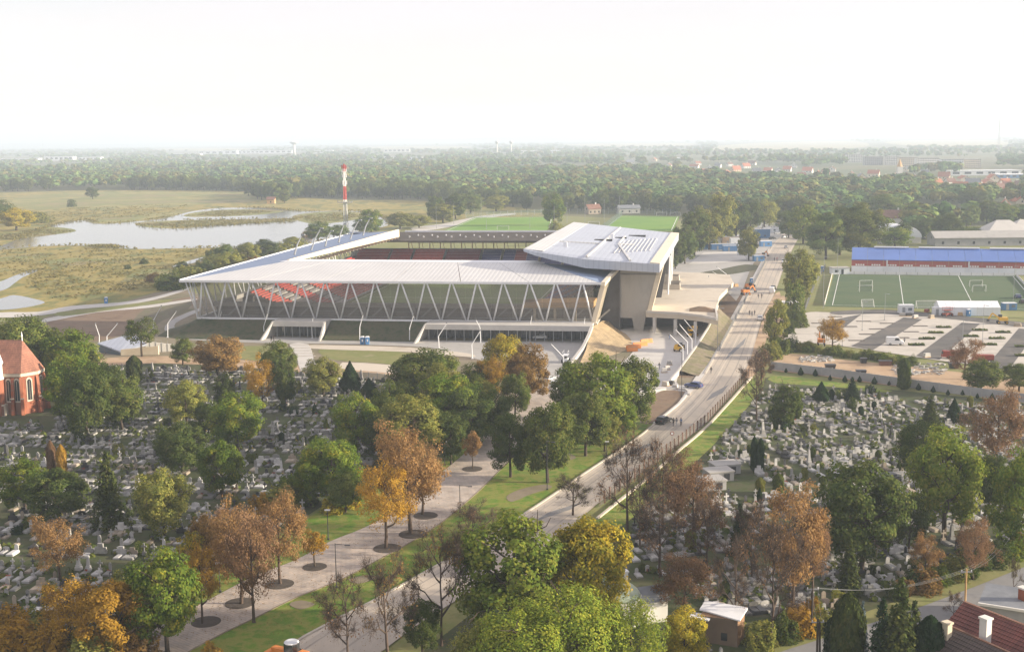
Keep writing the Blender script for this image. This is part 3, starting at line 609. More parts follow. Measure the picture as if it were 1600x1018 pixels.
# main stand: roof, tower and side
RT = [(100.7, 23.5, 24), (105.1, 20.3, 23.4), (120.8, 12.6, 22), (142.6, 9.0, 21), (145.2, 121, 21), (103.2, 141, 24)]
def main_z(u): return 24 - (u - 101) * 3.0 / 43
mb = MB()
lo = [(p[0], p[1], p[2] - t) for p, t in zip(RT, (.7, 1.2, 2.6, 2.4, 2.4, .8))]
mb.add(RT + lo, [(0, 1, 2, 3), (0, 3, 4, 5), (11, 10, 9, 6), (9, 8, 7, 6)] + [(i, i + 6, (i + 1) % 6 + 6, (i + 1) % 6) for i in range(6)]); part(mb, 'main_roof', 'roof_main', label='pale blue-grey roof of the tall main stand')
mb = MB(); slab(mb, [(100.9, 24, 24.1), (107.2, 20.5, 23.72), (109.2, 138, 23.62), (103.3, 140.8, 24.02)], .12); part(mb, 'roof_strip', 'roof_white', label='white strip along the inner edge of the main roof')
for u0, v0, u1, v1, wd in [(121, 13.5, 122.5, 130, .7), (134, 11, 127, 60, .6), (127, 60, 132, 62, .6), (127, 62, 127, 92, .6), (108, 55, 121, 57, .5)]:
    mb = MB(); mb.bar((u0, v0, main_z(u0) + .22), (u1, v1, main_z(u1) + .22), wd, .4); part(mb, 'roof_upstand', 'roof_white')
mb = MB(); mb.hull8([(139.6, 10, 21.0), (142.7, 9.4, 20.9), (145.3, 120.8, 20.9), (142.2, 121.5, 21.0)], [(139.8, 10, 21.5), (142.7, 9.4, 21.3), (145.3, 120.8, 21.3), (142.4, 121.5, 21.5)]); part(mb, 'roof_strip', 'cream_metal', label='cream strip along the outer edge of the main roof')
for k in range(9):
    u = 127.8 + k * 1.25
    mb = MB(); mb.bar((u, 30 + k * 2.0, main_z(u) + .16), (u + .4, 74 + k * 2.5, main_z(u) + .16), .22, .2); part(mb, 'roof_lath', 'roof_white')
for u0, u1, v0, v1 in [(128, 134, 96, 99), (118, 124, 70, 73), (124, 128, 84, 86.5)]:
    mb = MB(); mb.box(u0, u1, v0, v1, main_z(u1) + .05, main_z(u0) + .14); part(mb, 'roof_slot_shade', 'black')  # black plates paint in the shade of recessed slots in the roof
for u, v in [(122.5, 82), (111, 40)]:
    mb = MB(); mb.box(u, u + 1.2, v, v + 1.2, main_z(u) - .1, main_z(u) + 1.4); part(mb, 'roof_cowl', 'white_metal')
face = [(130.3, 20, 18.6), (130.3, 20, 3.8), (134.1, 20, 3.7), (134.7, 20, 0), (137.4, 20, 0), (138.4, 20, 5.8), (141.6, 20, 18.6)]
mb = MB(); mb.prism([Vector(p) + Vector((0, -.6, 0)) for p in face[::-1]], (0, 10, 0)); part(mb, 'tower', 'tower_concrete', label='grey concrete tower on a tapered foot')
mb = MB(); mb.box(130.2, 141.9, 19.0, 29.6, 16.9, 17.0); mb.box(130.1, 130.5, 18.9, 30, 0.1, 19.2); part(mb, 'tower_groove', 'wall_dark')
mb = MB(); mb.hull8([(138.5, 19.1, 5.9), (139.9, 19.1, 5.9), (139.9, 31, 5.9), (138.5, 31, 5.9)], [(141.7, 19.1, 19.0), (143.2, 19.1, 19.0), (143.2, 31, 19.0), (141.7, 31, 19.0)]); part(mb, 'tower_fin', 'cream_metal', label='cream slanted fin lit by the sun')
mb = MB(); mb.box(128, 138.2, 30.2, 118, 0, 19.4); part(mb, 'main_building', 'tower_concrete')
for k in range(13):
    v = 34 + k * 6.4
    mb = MB(); mb.box(138.1, 138.35, v, v + 5.2, 7.2, 17.5); part(mb, 'glass_pane', 'glass_dark')
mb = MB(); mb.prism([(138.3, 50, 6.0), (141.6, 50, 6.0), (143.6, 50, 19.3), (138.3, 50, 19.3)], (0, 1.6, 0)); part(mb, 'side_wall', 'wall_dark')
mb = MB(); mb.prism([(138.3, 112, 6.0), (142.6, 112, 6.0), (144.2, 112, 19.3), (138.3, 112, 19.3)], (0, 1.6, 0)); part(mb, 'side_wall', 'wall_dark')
for v in (58, 76, 94):
    mb = MB(); mb.tube((143.4, v, 6), (143.9, v, 18.9), .3, .3, 8); part(mb, 'side_column', 'white_metal')
# stands: stepped concrete with rows of seats
def seat_block(front, along, back, width, rows, m, tread=1.0, rise=.55, gap=0.0, seats=True, label=None, skip=None):
    f, a, k = Vector(front), Vector(along), Vector(back); mb = MB()
    for r in range(rows):
        p = f + k * (r * tread); z = f.z + r * rise
        q = [p, p + a * width, p + a * width + k * tread, p + k * tread]
        if a.cross(k).z < 0: q = q[::-1]
        mb.hull8([(x.x, x.y, z - rise * 1.2) for x in q], [(x.x, x.y, z) for x in q], 0)
        if seats and not (skip and skip(r)):
            s = p + k * .45 * tread
            q = [s + a * .1, s + a * (width - .1), s + a * (width - .1) + k * .42, s + a * .1 + k * .42]
            if a.cross(k).z < 0: q = q[::-1]
            mb.hull8([(x.x, x.y, z + .02) for x in q], [(x.x, x.y, z + .55) for x in q], 1)
    return part(mb, 'seat_block', ['concrete_grey', m], label=label)
for i in range(11):
    cols = ['seat_scarlet', 'seat_grey', 'seat_red', 'seat_grey', 'seat_scarlet', 'seat_red', 'seat_scarlet', 'seat_red', 'seat_scarlet', 'seat_red', 'seat_red']
    seat_block((29.5, 33 + i * 10.6, 1.0), (0, 1, 0), (-1, 0, 0), 9.6, 18, cols[i], 1.15, .44, skip=(lambda r: r % 2 == 0) if i in (1, 3) else None)
for i, (u0, wd, c) in enumerate([(8, 14, 'seat_red'), (23, 9, 'seat_red'), (33, 13, 'seat_scarlet'), (47, 14.5, 'seat_maroon'), (62.5, 8, 'seat_blue'), (71.5, 5, 'seat_blue'), (76.5, 5, 'seat_maroon'), (81.5, 5, 'seat_blue'), (87.5, 9, 'seat_blue'), (97.5, 8, 'seat_blue')]):
    seat_block((u0, 145, 1.0), (1, 0, 0), (0, 1, 0), wd, 18, c, 1.05, .55)
for i in range(9):
    seat_block((99, 34 + i * 12, 1.0), (0, 1, 0), (1, 0, 0), 11, 24, 'seat_blue' if i % 2 else 'seat_maroon', 1.1, .5)
for i in range(9):
    seat_block((31 + i * 8.2, 31, 1.0), (1, 0, 0), (0, -1, 0), 7.4, 15, 'seat_red', 1.2, .45)
mb = MB(); mb.box(29.8, 98.6, 32, 144, .0, .25); part(mb, 'playing_field', 'turf_worn')
mb = MB()
for x0, x1, y0, y1 in [(31, 97, 36, 36.2), (31, 97, 140, 140.2), (31, 31.2, 36, 140.2), (97, 97.2, 36, 140.2), (31.2, 97, 88, 88.2)]: mb.box(x0, x1, y0, y1, .2, .27)
part(mb, 'field_lines', 'white_paint')
# entrances cut into the grass bank
def portal(u0, u1, vf, h, ncol):
    mb = MB(); mb.hull8([(u0 + 1.2, vf, h - 1.5), (u1, vf, h - 1.5), (u1, 2.6, h - 1.5), (u0 + 1.2, 2.6, h - 1.5)], [(u0 + 1.8, vf, h), (u1, vf, h), (u1, 2.6, h), (u0 + 1.8, 2.6, h)]); part(mb, 'entrance_canopy', 'concrete_pale')
    mb = MB(); mb.prism([(u0 - .3, vf - 5.5, 0), (u0 + 1.8, vf, h - .02), (u0 + 1.8, 2.4, h - .02), (u0 + .5, 2.4, 0)], (-.5, 0, 0)); part(mb, 'entrance_cheek', 'concrete_pale')
    mb = MB(); mb.box(u0 + .6, u1, 1.2, 1.5, .05, h - 1.52); part(mb, 'entrance_wall', 'wall_dark')
    for k in range(ncol):
        u = u0 + 2.4 + (u1 - u0 - 3) * k / (ncol - 1)
        mb = MB(); mb.box(u - .1, u + .1, vf + .9, vf + 1.1, .05, h - 1.52); part(mb, 'entrance_post', 'grey_metal')
        if k < ncol - 1:
            w = (u1 - u0 - 3) / (ncol - 1)
            mb = MB(); mb.box(u + .35, u + w - .35, 1.08, 1.18, .1, 2.9); part(mb, 'door_pane', 'glass_dark')
portal(28.2, 45.3, -3.5, 5.0, 7); portal(74.6, 124.2, -5.0, 4.9, 19)
mb = MB(); mb.prism([(45.3, -9, 0), (45.3, -3.5, 4.98), (45.3, 2.4, 4.98), (43.6, 2.4, 0)], (.5, 0, 0)); part(mb, 'entrance_cheek', 'concrete_pale')
# grass bank
def bank(name, path_top, path_bot, m, n=14, sag=.35):
    mb = MB(); L = len(path_top); vs = []
    for a, b_ in zip(path_top, path_bot):
        for j in range(n + 1):
            t = j / n; p = Vector(lerp(a, b_, t)); p.z -= sag * math.sin(math.pi * t) ; p.z += .16 * mnoise.noise(p * .45); vs.append(p)
    mb.add(vs, [(i * (n + 1) + j, i * (n + 1) + j + 1, (i + 1) * (n + 1) + j + 1, (i + 1) * (n + 1) + j) for i in range(L - 1) for j in range(n)])
    o = part(mb, name, m, smooth=True); return o
bank('grass_bank', [(3.2, 60, 4.6), (3.2, 30, 4.6), (3.2, 10, 4.6), (3.4, 4, 4.6), (5, 2.6, 4.6), (12, 2.6, 4.5), (20, 2.6, 4.5), (28.2, 2.6, 4.5)], [(-2, 60, 0), (-5, 30, 0), (-9, 10, 0), (-7, -3, 0), (1, -7.5, 0), (12, -8.2, 0), (20, -8, 0), (27.6, -8, 0)], 'slope_grass')
bank('grass_bank', [(u, 2.6, 4.5) for u in (45.8, 52, 60, 68, 75)], [(u, -7.2, 0) for u in (46, 52, 60, 67, 73.8)], 'slope_grass')
bank('covered_berm', [(124.2, -38, .02), (124.3, -22, 1.2), (124.2, -12, 3.0), (124.2, -3, 4.6), (124.8, 6, 4.0), (125.5, 16, 3.4), (127, 20, 2.6)], [(124.8, -38.5, 0), (129, -30, 0), (133, -20, 0), (136, -10, 0), (135, 2, 0), (133, 12, 0), (130.5, 19, 0)], 'berm_mat', sag=.25)
mb = MB(); prev = None
for p in [(121.6, -39, 0), (122.6, -30, .8), (123.4, -20, 1.6), (124.0, -11, 3.3), (124.2, -4, 4.7)]:
    ring = [(p[0] - .4, p[1], -.1), (p[0] + .4, p[1], -.1), (p[0] + .4, p[1], p[2] + .35), (p[0] - .4, p[1], p[2] + .35)]
    if prev: mb.add(prev + ring, [(0, 1, 5, 4), (1, 2, 6, 5), (2, 3, 7, 6), (3, 0, 4, 7)])
    prev = ring
part(mb, 'berm_kerb', 'concrete_pale')

# raised podium on the right
pd = thing('podium', 'raised pale concrete podium deck on columns beside the main stand', 'podium', ORG, -AZ)
deck = [loc_uv(P(x, y, 6)) for x, y in [(1012, 488), (1060, 490.5), (1098, 495), (1121, 500), (1118, 483), (1124, 463), (1146, 441), (1140, 429), (1095, 426), (1052, 427)]]
d2 = [(138.4, deck[0].y)] + [(p.x, p.y) for p in deck[1:-1]] + [(138.4, deck[-1].y + 8)]
mb = MB(); mb.prism([(x, y, 4.6) for x, y in d2], (0, 0, 1.4)); part(mb, 'deck', 'concrete_warm', pd)
k0 = [Vector((x, y, 6)) for x, y in d2]
mb = MB()
for a, b_ in zip(k0[:4], k0[1:5]): mb.bar(a + Vector((0, 0, .25)), b_ + Vector((0, 0, .25)), .5, .7)
part(mb, 'deck_edge', 'concrete_pale', pd)
mb = MB(); mb.box(137.6, d2[3][0] - 4, d2[0][1] + 13, d2[0][1] + 13.6, 0, 4.6); part(mb, 'undercroft_wall', 'wall_dark', pd)
for t in (.12, .42, .7):
    for dv in (1.0, 7.5):
        u = 138.4 + (d2[3][0] - 138.4) * t; v = d2[0][1] * (1 - t) + d2[3][1] * t + dv
        mb = MB(); mb.box(u - .45, u + .45, v - .4, v + .4, 0, 4.6); part(mb, 'column', 'concrete_pale', pd)
for cx, cy, w_, l_ in [(1047, 449, 7, 12), (1044, 437, 8, 7)]:
    p = loc_uv(P(cx, cy, 6)); mb = MB()
    for q in ((-w_, w_, -l_, -l_ + .6), (-w_, w_, l_ - .6, l_), (-w_, -w_ + .6, -l_ + .6, l_ - .6), (w_ - .6, w_, -l_ + .6, l_ - .6)):
        mb.box(p.x + q[0] * .5, p.x + q[1] * .5, p.y + q[2] * .5, p.y + q[3] * .5, 6.0, 7.7)
    part(mb, 'stair_wall', 'concrete_warm', pd)
    mb = MB(); mb.box(p.x - w_ * .5 + .7, p.x + w_ * .5 - .7, p.y - l_ * .5 + .7, p.y + l_ * .5 - .7, 6.0, 6.05); part(mb, 'stair_well', 'wall_dark', pd)
mb = MB(); mb.hull8([(151, d2[0][1] + 3, 6.01), (160, d2[0][1] + 1, 6.01), (159, d2[0][1] + 8, 6.01), (151, d2[0][1] + 10, 6.01)], [(154, d2[0][1] + 5, 7.0), (156, d2[0][1] + 4.6, 7.0), (155.6, d2[0][1] + 7, 7.0), (154, d2[0][1] + 7.6, 7.0)]); part(mb, 'soil_heap', 'brown_earth', pd)
mb = MB(); prev = None     # retaining wall that curves down to the junction
for (x, y, h) in [(1121, 503, 5.6), (1116, 512, 4.2), (1106, 527, 3.0), (1092, 546, 2.2), (1076, 566, 1.7), (1060, 586, 1.3), (1044, 600, .7)]:
    p = loc_uv(P(x, y)); ring = [(p.x - .25, p.y, 0), (p.x + .25, p.y, 0), (p.x + .25, p.y, h), (p.x - .25, p.y, h)]
    if prev: mb.add(prev + ring, [(0, 1, 5, 4), (1, 2, 6, 5), (2, 3, 7, 6), (3, 0, 4, 7)])
    prev = ring
tag(mb.build('retaining_wall', 'concrete_pale', None, False, ORG, -AZ), 'curved pale retaining wall below the podium, falling towards the road', 'wall')
mb = MB(); tp, bt = [], []
for (x, y, h, x2, y2) in [(1122, 503, 4.6, 1147, 503), (1107, 527, 2.6, 1133, 527), (1093, 546, 1.9, 1120, 547), (1077, 566, 1.5, 1106, 572), (1062, 586, 1.1, 1094, 588)]:
    a, b_ = P(x, y), P(x2, y2); tp.append((a.x, a.y, h)); bt.append((b_.x, b_.y, .05))
vs = []
for a, b_ in zip(tp, bt):
    for j in range(9):
        p = Vector(lerp(a, b_, j / 8)); p.z += .3 * mnoise.noise(p * .5) * math.sin(math.pi * j / 8); vs.append(p)
mb.add(vs, [(i * 9 + j, i * 9 + j + 1, (i + 1) * 9 + j + 1, (i + 1) * 9 + j) for i in range(4) for j in range(8)])
tag(mb.build('earth_bank', 'bank_soil', smooth=True), 'bare brown earth bank between the retaining wall and the road', 'bank', kind='structure')
# ------------------------------------------------------------------ trees
def quads_from(C, Nn, size, rg, aspect=1.0):
    """leaf quads at C with normals Nn"""
    k = len(C); r = rg.normal(size=(k, 3)); t = np.cross(Nn, r); t /= np.linalg.norm(t, axis=1, keepdims=True) + 1e-9
    b = np.cross(Nn, t); b /= np.linalg.norm(b, axis=1, keepdims=True) + 1e-9
    s = (size * rg.uniform(.65, 1.35, k))[:, None]
    a, c = t * s * .5, b * s * .5 * aspect
    V = np.stack([C - a - c * .6, C + a * .9 - c, C + a + c * .7, C - a * .8 + c], 1).reshape(-1, 3)
    return V, np.arange(4 * k).reshape(k, 4)
def unit(a): return a / (np.linalg.norm(a, axis=-1, keepdims=True) + 1e-9)
def tubes(segs, n=5):
    V, Q = [], []
    for p0, p1, r0, r1 in segs:
        p0, p1 = np.array(p0), np.array(p1); d = unit(p1 - p0); a = unit(np.cross(d, [.3, .1, 1.0] if abs(d[2]) < .95 else [1, 0, 0])); b = np.cross(d, a)
        o = len(V); an = [2 * math.pi * i / n for i in range(n)]
        V += [p0 + (a * math.cos(t) + b * math.sin(t)) * r0 for t in an] + [p1 + (a * math.cos(t) + b * math.sin(t)) * r1 for t in an]
        Q += [(o + i, o + (i + 1) % n, o + (i + 1) % n + n, o + i + n) for i in range(n)]
    return np.array(V), np.array(Q)
def branching(rg, h, cr, base, top, levels, nmain, twig=.012):
    """trunk, limbs and twigs of a tree h tall with crown radius cr; returns segments and twig tips"""
    segs, tips = [], []
    lean = rg.normal(0, .025, 2) * h
    tr = .022 * h + .06
    pts = [np.array([lean[0] * t, lean[1] * t, h * t * top]) + np.append(rg.normal(0, .008 * h, 2), 0) * (t > 0) for t in np.linspace(0, 1, 6)]
    for i in range(5): segs.append((pts[i], pts[i + 1], tr * (1 - .15 * i), tr * (1 - .15 * (i + 1))))
    segs.append((pts[0] - [0, 0, .3], pts[0] + [0, 0, .25], tr * 1.5, tr))
    def grow(p, d, L, r, lev):
        q = p + d * L * .5 + rg.normal(0, .06 * L, 3); e = q + unit(d + np.array([0, 0, .25]) + rg.normal(0, .2, 3)) * L * .5
        segs.append((p, q, r, r * .75)); segs.append((q, e, r * .75, r * .45))
        if lev <= 0: tips.append(e); tips.append(q); return
        for k in range(rg.integers(2, 4)):
            dd = unit(d + rg.normal(0, .55, 3) + np.array([0, 0, .12])); grow(e if k else q, dd, L * rg.uniform(.5, .72), max(r * .5, twig), lev - 1)
    for i in range(nmain):
        t = base + (1 - base) * (i + .3) / nmain; z = t * top * h
        j = min(int(t * 5), 4); f = t * 5 - j; p = pts[j] * (1 - f) + pts[j + 1] * f
        an = i * 2.4 + rg.uniform(-.4, .4); up = .35 + .7 * t
        d = unit(np.array([math.cos(an), math.sin(an), up])); L = cr * rg.uniform(.75, 1.05) * (1.05 - .45 * t)
        grow(p, d, L, tr * (.62 - .3 * t), levels - (1 if t > .8 else 0))
    return segs, np.array(tips)
def make_tree(kind, seed):
    """a nominal 12 m tree, 10 m wide; returns (wood mesh, crown mesh)"""
    rg = np.random.default_rng(seed); h = 12.0
    if kind in ('broad', 'sparse', 'bare', 'willow', 'small', 'tall'):
        base, top, lev, nm = {'broad': (.25, .72, 2, 7), 'sparse': (.3, .75, 3, 7), 'bare': (.28, .85, 4, 8), 'willow': (.25, .75, 2, 7), 'small': (.35, .75, 2, 6), 'tall': (.2, .85, 2, 9)}[kind]
        segs, tips = branching(rg, h, 4.1, base, top, lev, nm)
        wood = tubes(segs, 4 if kind == 'bare' else 5)
        if kind in ('bare', 'sparse'):      # fine twigs as slivers round every tip
            k = 9 if kind == 'bare' else 4; o_ = np.repeat(tips, k, 0); dv = unit(unit(o_ - np.array([0, 0, .35 * h])) * .6 + rg.normal(0, .8, o_.shape) + [0, 0, .15]); ln = rg.uniform(.5, 1.7, (len(o_), 1)); sd_ = unit(np.cross(dv, rg.normal(size=o_.shape))) * .014
            tv = np.stack([o_ - sd_, o_ + sd_, o_ + dv * ln + sd_ * .4, o_ + dv * ln - sd_ * .4], 1).reshape(-1, 3); b0 = len(wood[0])
            wood = (np.concatenate([wood[0], tv]), np.concatenate([wood[1], np.arange(len(tv)).reshape(-1, 4) + b0]))
        Cs, Ns = [], []
        cz, rz_ = {'broad': (.505, .49), 'sparse': (.58, .40), 'bare': (.6, .4), 'willow': (.52, .47), 'small': (.60, .38), 'tall': (.5, .49)}[kind]
        K, per, cl, lf = {'broad': (105, 170, 1.32, .215), 'sparse': (130, 95, 1.3, .165), 'bare': (60, 12, 1.3, .2), 'willow': (130, 150, 1.15, .155), 'small': (60, 75, 1.3, .27), 'tall': (100, 110, 1.25, .27)}[kind]
        lob = rg.normal(size=(5, 3)); lob = unit(lob); amp = rg.uniform(-.22, .2, 5)
        d = unit(rg.normal(size=(K * 2, 3))); d = d[d[:, 2] > -.88][:K]; K = len(d)
        rad = rg.uniform(.30, 1, K) ** .5
        f = 1 + (np.clip(d @ lob.T, 0, 1) ** 3 * amp).sum(1)
        cen = d * (rad * f)[:, None] * np.array([4.3, 4.3, rz_ * h - .7]) + np.array([0, 0, cz * h])
        if kind in ('sparse', 'bare'):
            t = tips[rg.integers(0, len(tips), K)] + rg.normal(0, .35, (K, 3)); pick = rg.random(K) < (.4 if kind == 'sparse' else 1); cen[pick] = t[pick]
        for c, dd in zip(cen, d):
            k = int(per * rg.uniform(.6, 1.3)); r = cl * rg.uniform(.65, 1.2)
            q = unit(rg.normal(size=(k, 3)) + dd * .35); rr = rg.uniform(.25, 1, k) ** .5
            sc = np.array([1, 1, .72 if kind != 'willow' else 1.25])
            Cs.append(c + q * (rr * r)[:, None] * sc); Ns.append(unit(q * .9 + dd * .5 + rg.normal(0, .45, (k, 3)) + [0, 0, .35]))
        Cc, Nn = np.concatenate(Cs), np.concatenate(Ns)
        return wood, quads_from(Cc, Nn, lf, rg)
    if kind == 'spruce':
        segs = [((0, 0, -.3), (0, 0, 11.6), .24, .03)]; Cs, Ns = [], []
        for i in range(26):
            t = i / 25; z = .9 + 10.6 * t; L = 3.3 * (1 - t) ** .85 + .25
            for k in range(9 if t < .7 else 6):
                an = k * 2 * math.pi / 9 + i * 1.1 + rg.uniform(-.25, .25); l = L * rg.uniform(.72, 1.12)
                e = np.array([math.cos(an) * l, math.sin(an) * l, z - .26 * l + .1]); s0 = np.array([0, 0, z])
                if k % 2 == 0: segs.append((s0, e, .035, .012))
                m = int(5 + 9 * l); tt = rg.uniform(.2, 1.05, m)
                c = s0 + (e - s0) * tt[:, None] + rg.normal(0, .12, (m, 3)) * (1 + .6 * l / 3)
                Cs.append(c); Ns.append(unit(np.array([math.cos(an) * .3, math.sin(an) * .3, .9]) + rg.normal(0, .4, (m, 3))))
        return tubes(segs, 4), quads_from(np.concatenate(Cs), np.concatenate(Ns), .40, rg, .7)
    if kind in ('thuja', 'cone'):
        # dense tapering evergreen: upright sprays over a full body; 12 m tall, 10 m wide before scaling
        m = 5200; t = rg.uniform(0, 1, m) ** .8; an = rg.uniform(0, 2 * math.pi, m)
        prof = (np.clip(np.sin(np.pi * np.clip(t, .0, 1) ** .62), 0, 1) ** .6 if kind == 'cone' else np.minimum(1, np.minimum(t * 14, (1 - t) * 4.2) ** .6))
        if kind == 'cone': prof = np.where(t < .18, (.55 + 2.5 * t), (1.0 - ((t - .18) / .82) ** 1.25))
        r = 4.7 * prof * (rg.uniform(.45, 1.12, m) ** .4) * (1 + .10 * np.sin(an * 5 + t * 9) + .06 * np.sin(an * 11 + t * 23))
        C0 = np.stack([np.cos(an) * r, np.sin(an) * r, .25 + t * 11.6], 1)
        N0 = unit(np.stack([np.cos(an), np.sin(an), np.full(m, .25)], 1) + rg.normal(0, .4, (m, 3)))
        return tubes([((0, 0, -.3), (0, 0, 7), .45, .1)], 5), quads_from(C0, N0, .44, rg, 1.5)
    if kind == 'shrub':
        m = 2600; d = unit(rg.normal(size=(m, 3))); d[:, 2] = np.abs(d[:, 2])
        lump = 1 + .28 * np.sin(d[:, 0] * 5 + seed) * np.cos(d[:, 1] * 4 + seed) + .16 * np.sin(d[:, 2] * 9 + d[:, 0] * 11 + seed)
        C0 = d * (4.8 * lump * rg.uniform(.55, 1, m) ** .35)[:, None] * np.array([1, 1, 2.3]) + [0, 0, .2]
        segs = [((0, 0, -.2), (math.cos(a) * 2.4, math.sin(a) * 2.4, 7), .3, .1) for a in np.linspace(0, 5.5, 6)]
        return tubes(segs, 4), quads_from(C0, unit(d + rg.normal(0, .45, (m, 3))), .55, rg)
TREE_MESH = {}
NVAR = {'broad': 5, 'sparse': 3, 'bare': 4, 'willow': 3, 'small': 2, 'tall': 3, 'spruce': 2, 'thuja': 2, 'cone': 2, 'shrub': 4}
for kd, nv in NVAR.items():
    for i in range(nv):
        (wv, wq), (lv, lq) = make_tree(kd, 100 + 13 * i + len(kd))
        TREE_MESH[kd, i] = (arr_mesh('trunk', wv, wq, ['bark_dark' if kd in ('bare', 'sparse') else 'bark']), arr_mesh('crown', lv, lq, ['leaf_green']))
CROWNS = []          # (centre, radius) of every placed crown, so that graves behind one can be told from those in view
tree_n = 0
def place_tree(base, h, wd, kind, leaf, label, name='tree', cat='tree', group=None, rz=None):
    global tree_n
    v = tree_n % NVAR[kind]; tree_n += 1
    wm, cm = TREE_MESH[kind, v]
    root = thing(name, label, cat, base, rz if rz is not None else random.uniform(0, 6.28), group)
    root.scale = (wd / 10.0, wd / 10.0, h / 12.0)
    link('trunk', wm, root)
    c = link('crown', cm, root)
    c.material_slots[0].link = 'OBJECT'; c.material_slots[0].material = MATS[leaf]
    CROWNS.append((Vector(base) + Vector((0, 0, h * .55)), wd * .45, h * .45))
    return root
def tree_px(px, pb, pt, wpx, kind, leaf, label, name='tree', cat='tree', group=None):
    b_ = P(px, pb); top = PY(px, pt, b_.y); h = max(.6, top.z); wd = wpx * b_.y / FPX * {'broad': 1.1, 'sparse': 1.08, 'tall': 1.1, 'small': 1.1, 'spruce': 1.4}.get(kind, 1.0)
    return place_tree((b_.x, b_.y, 0), h, wd, kind, leaf, label, name, cat, group)
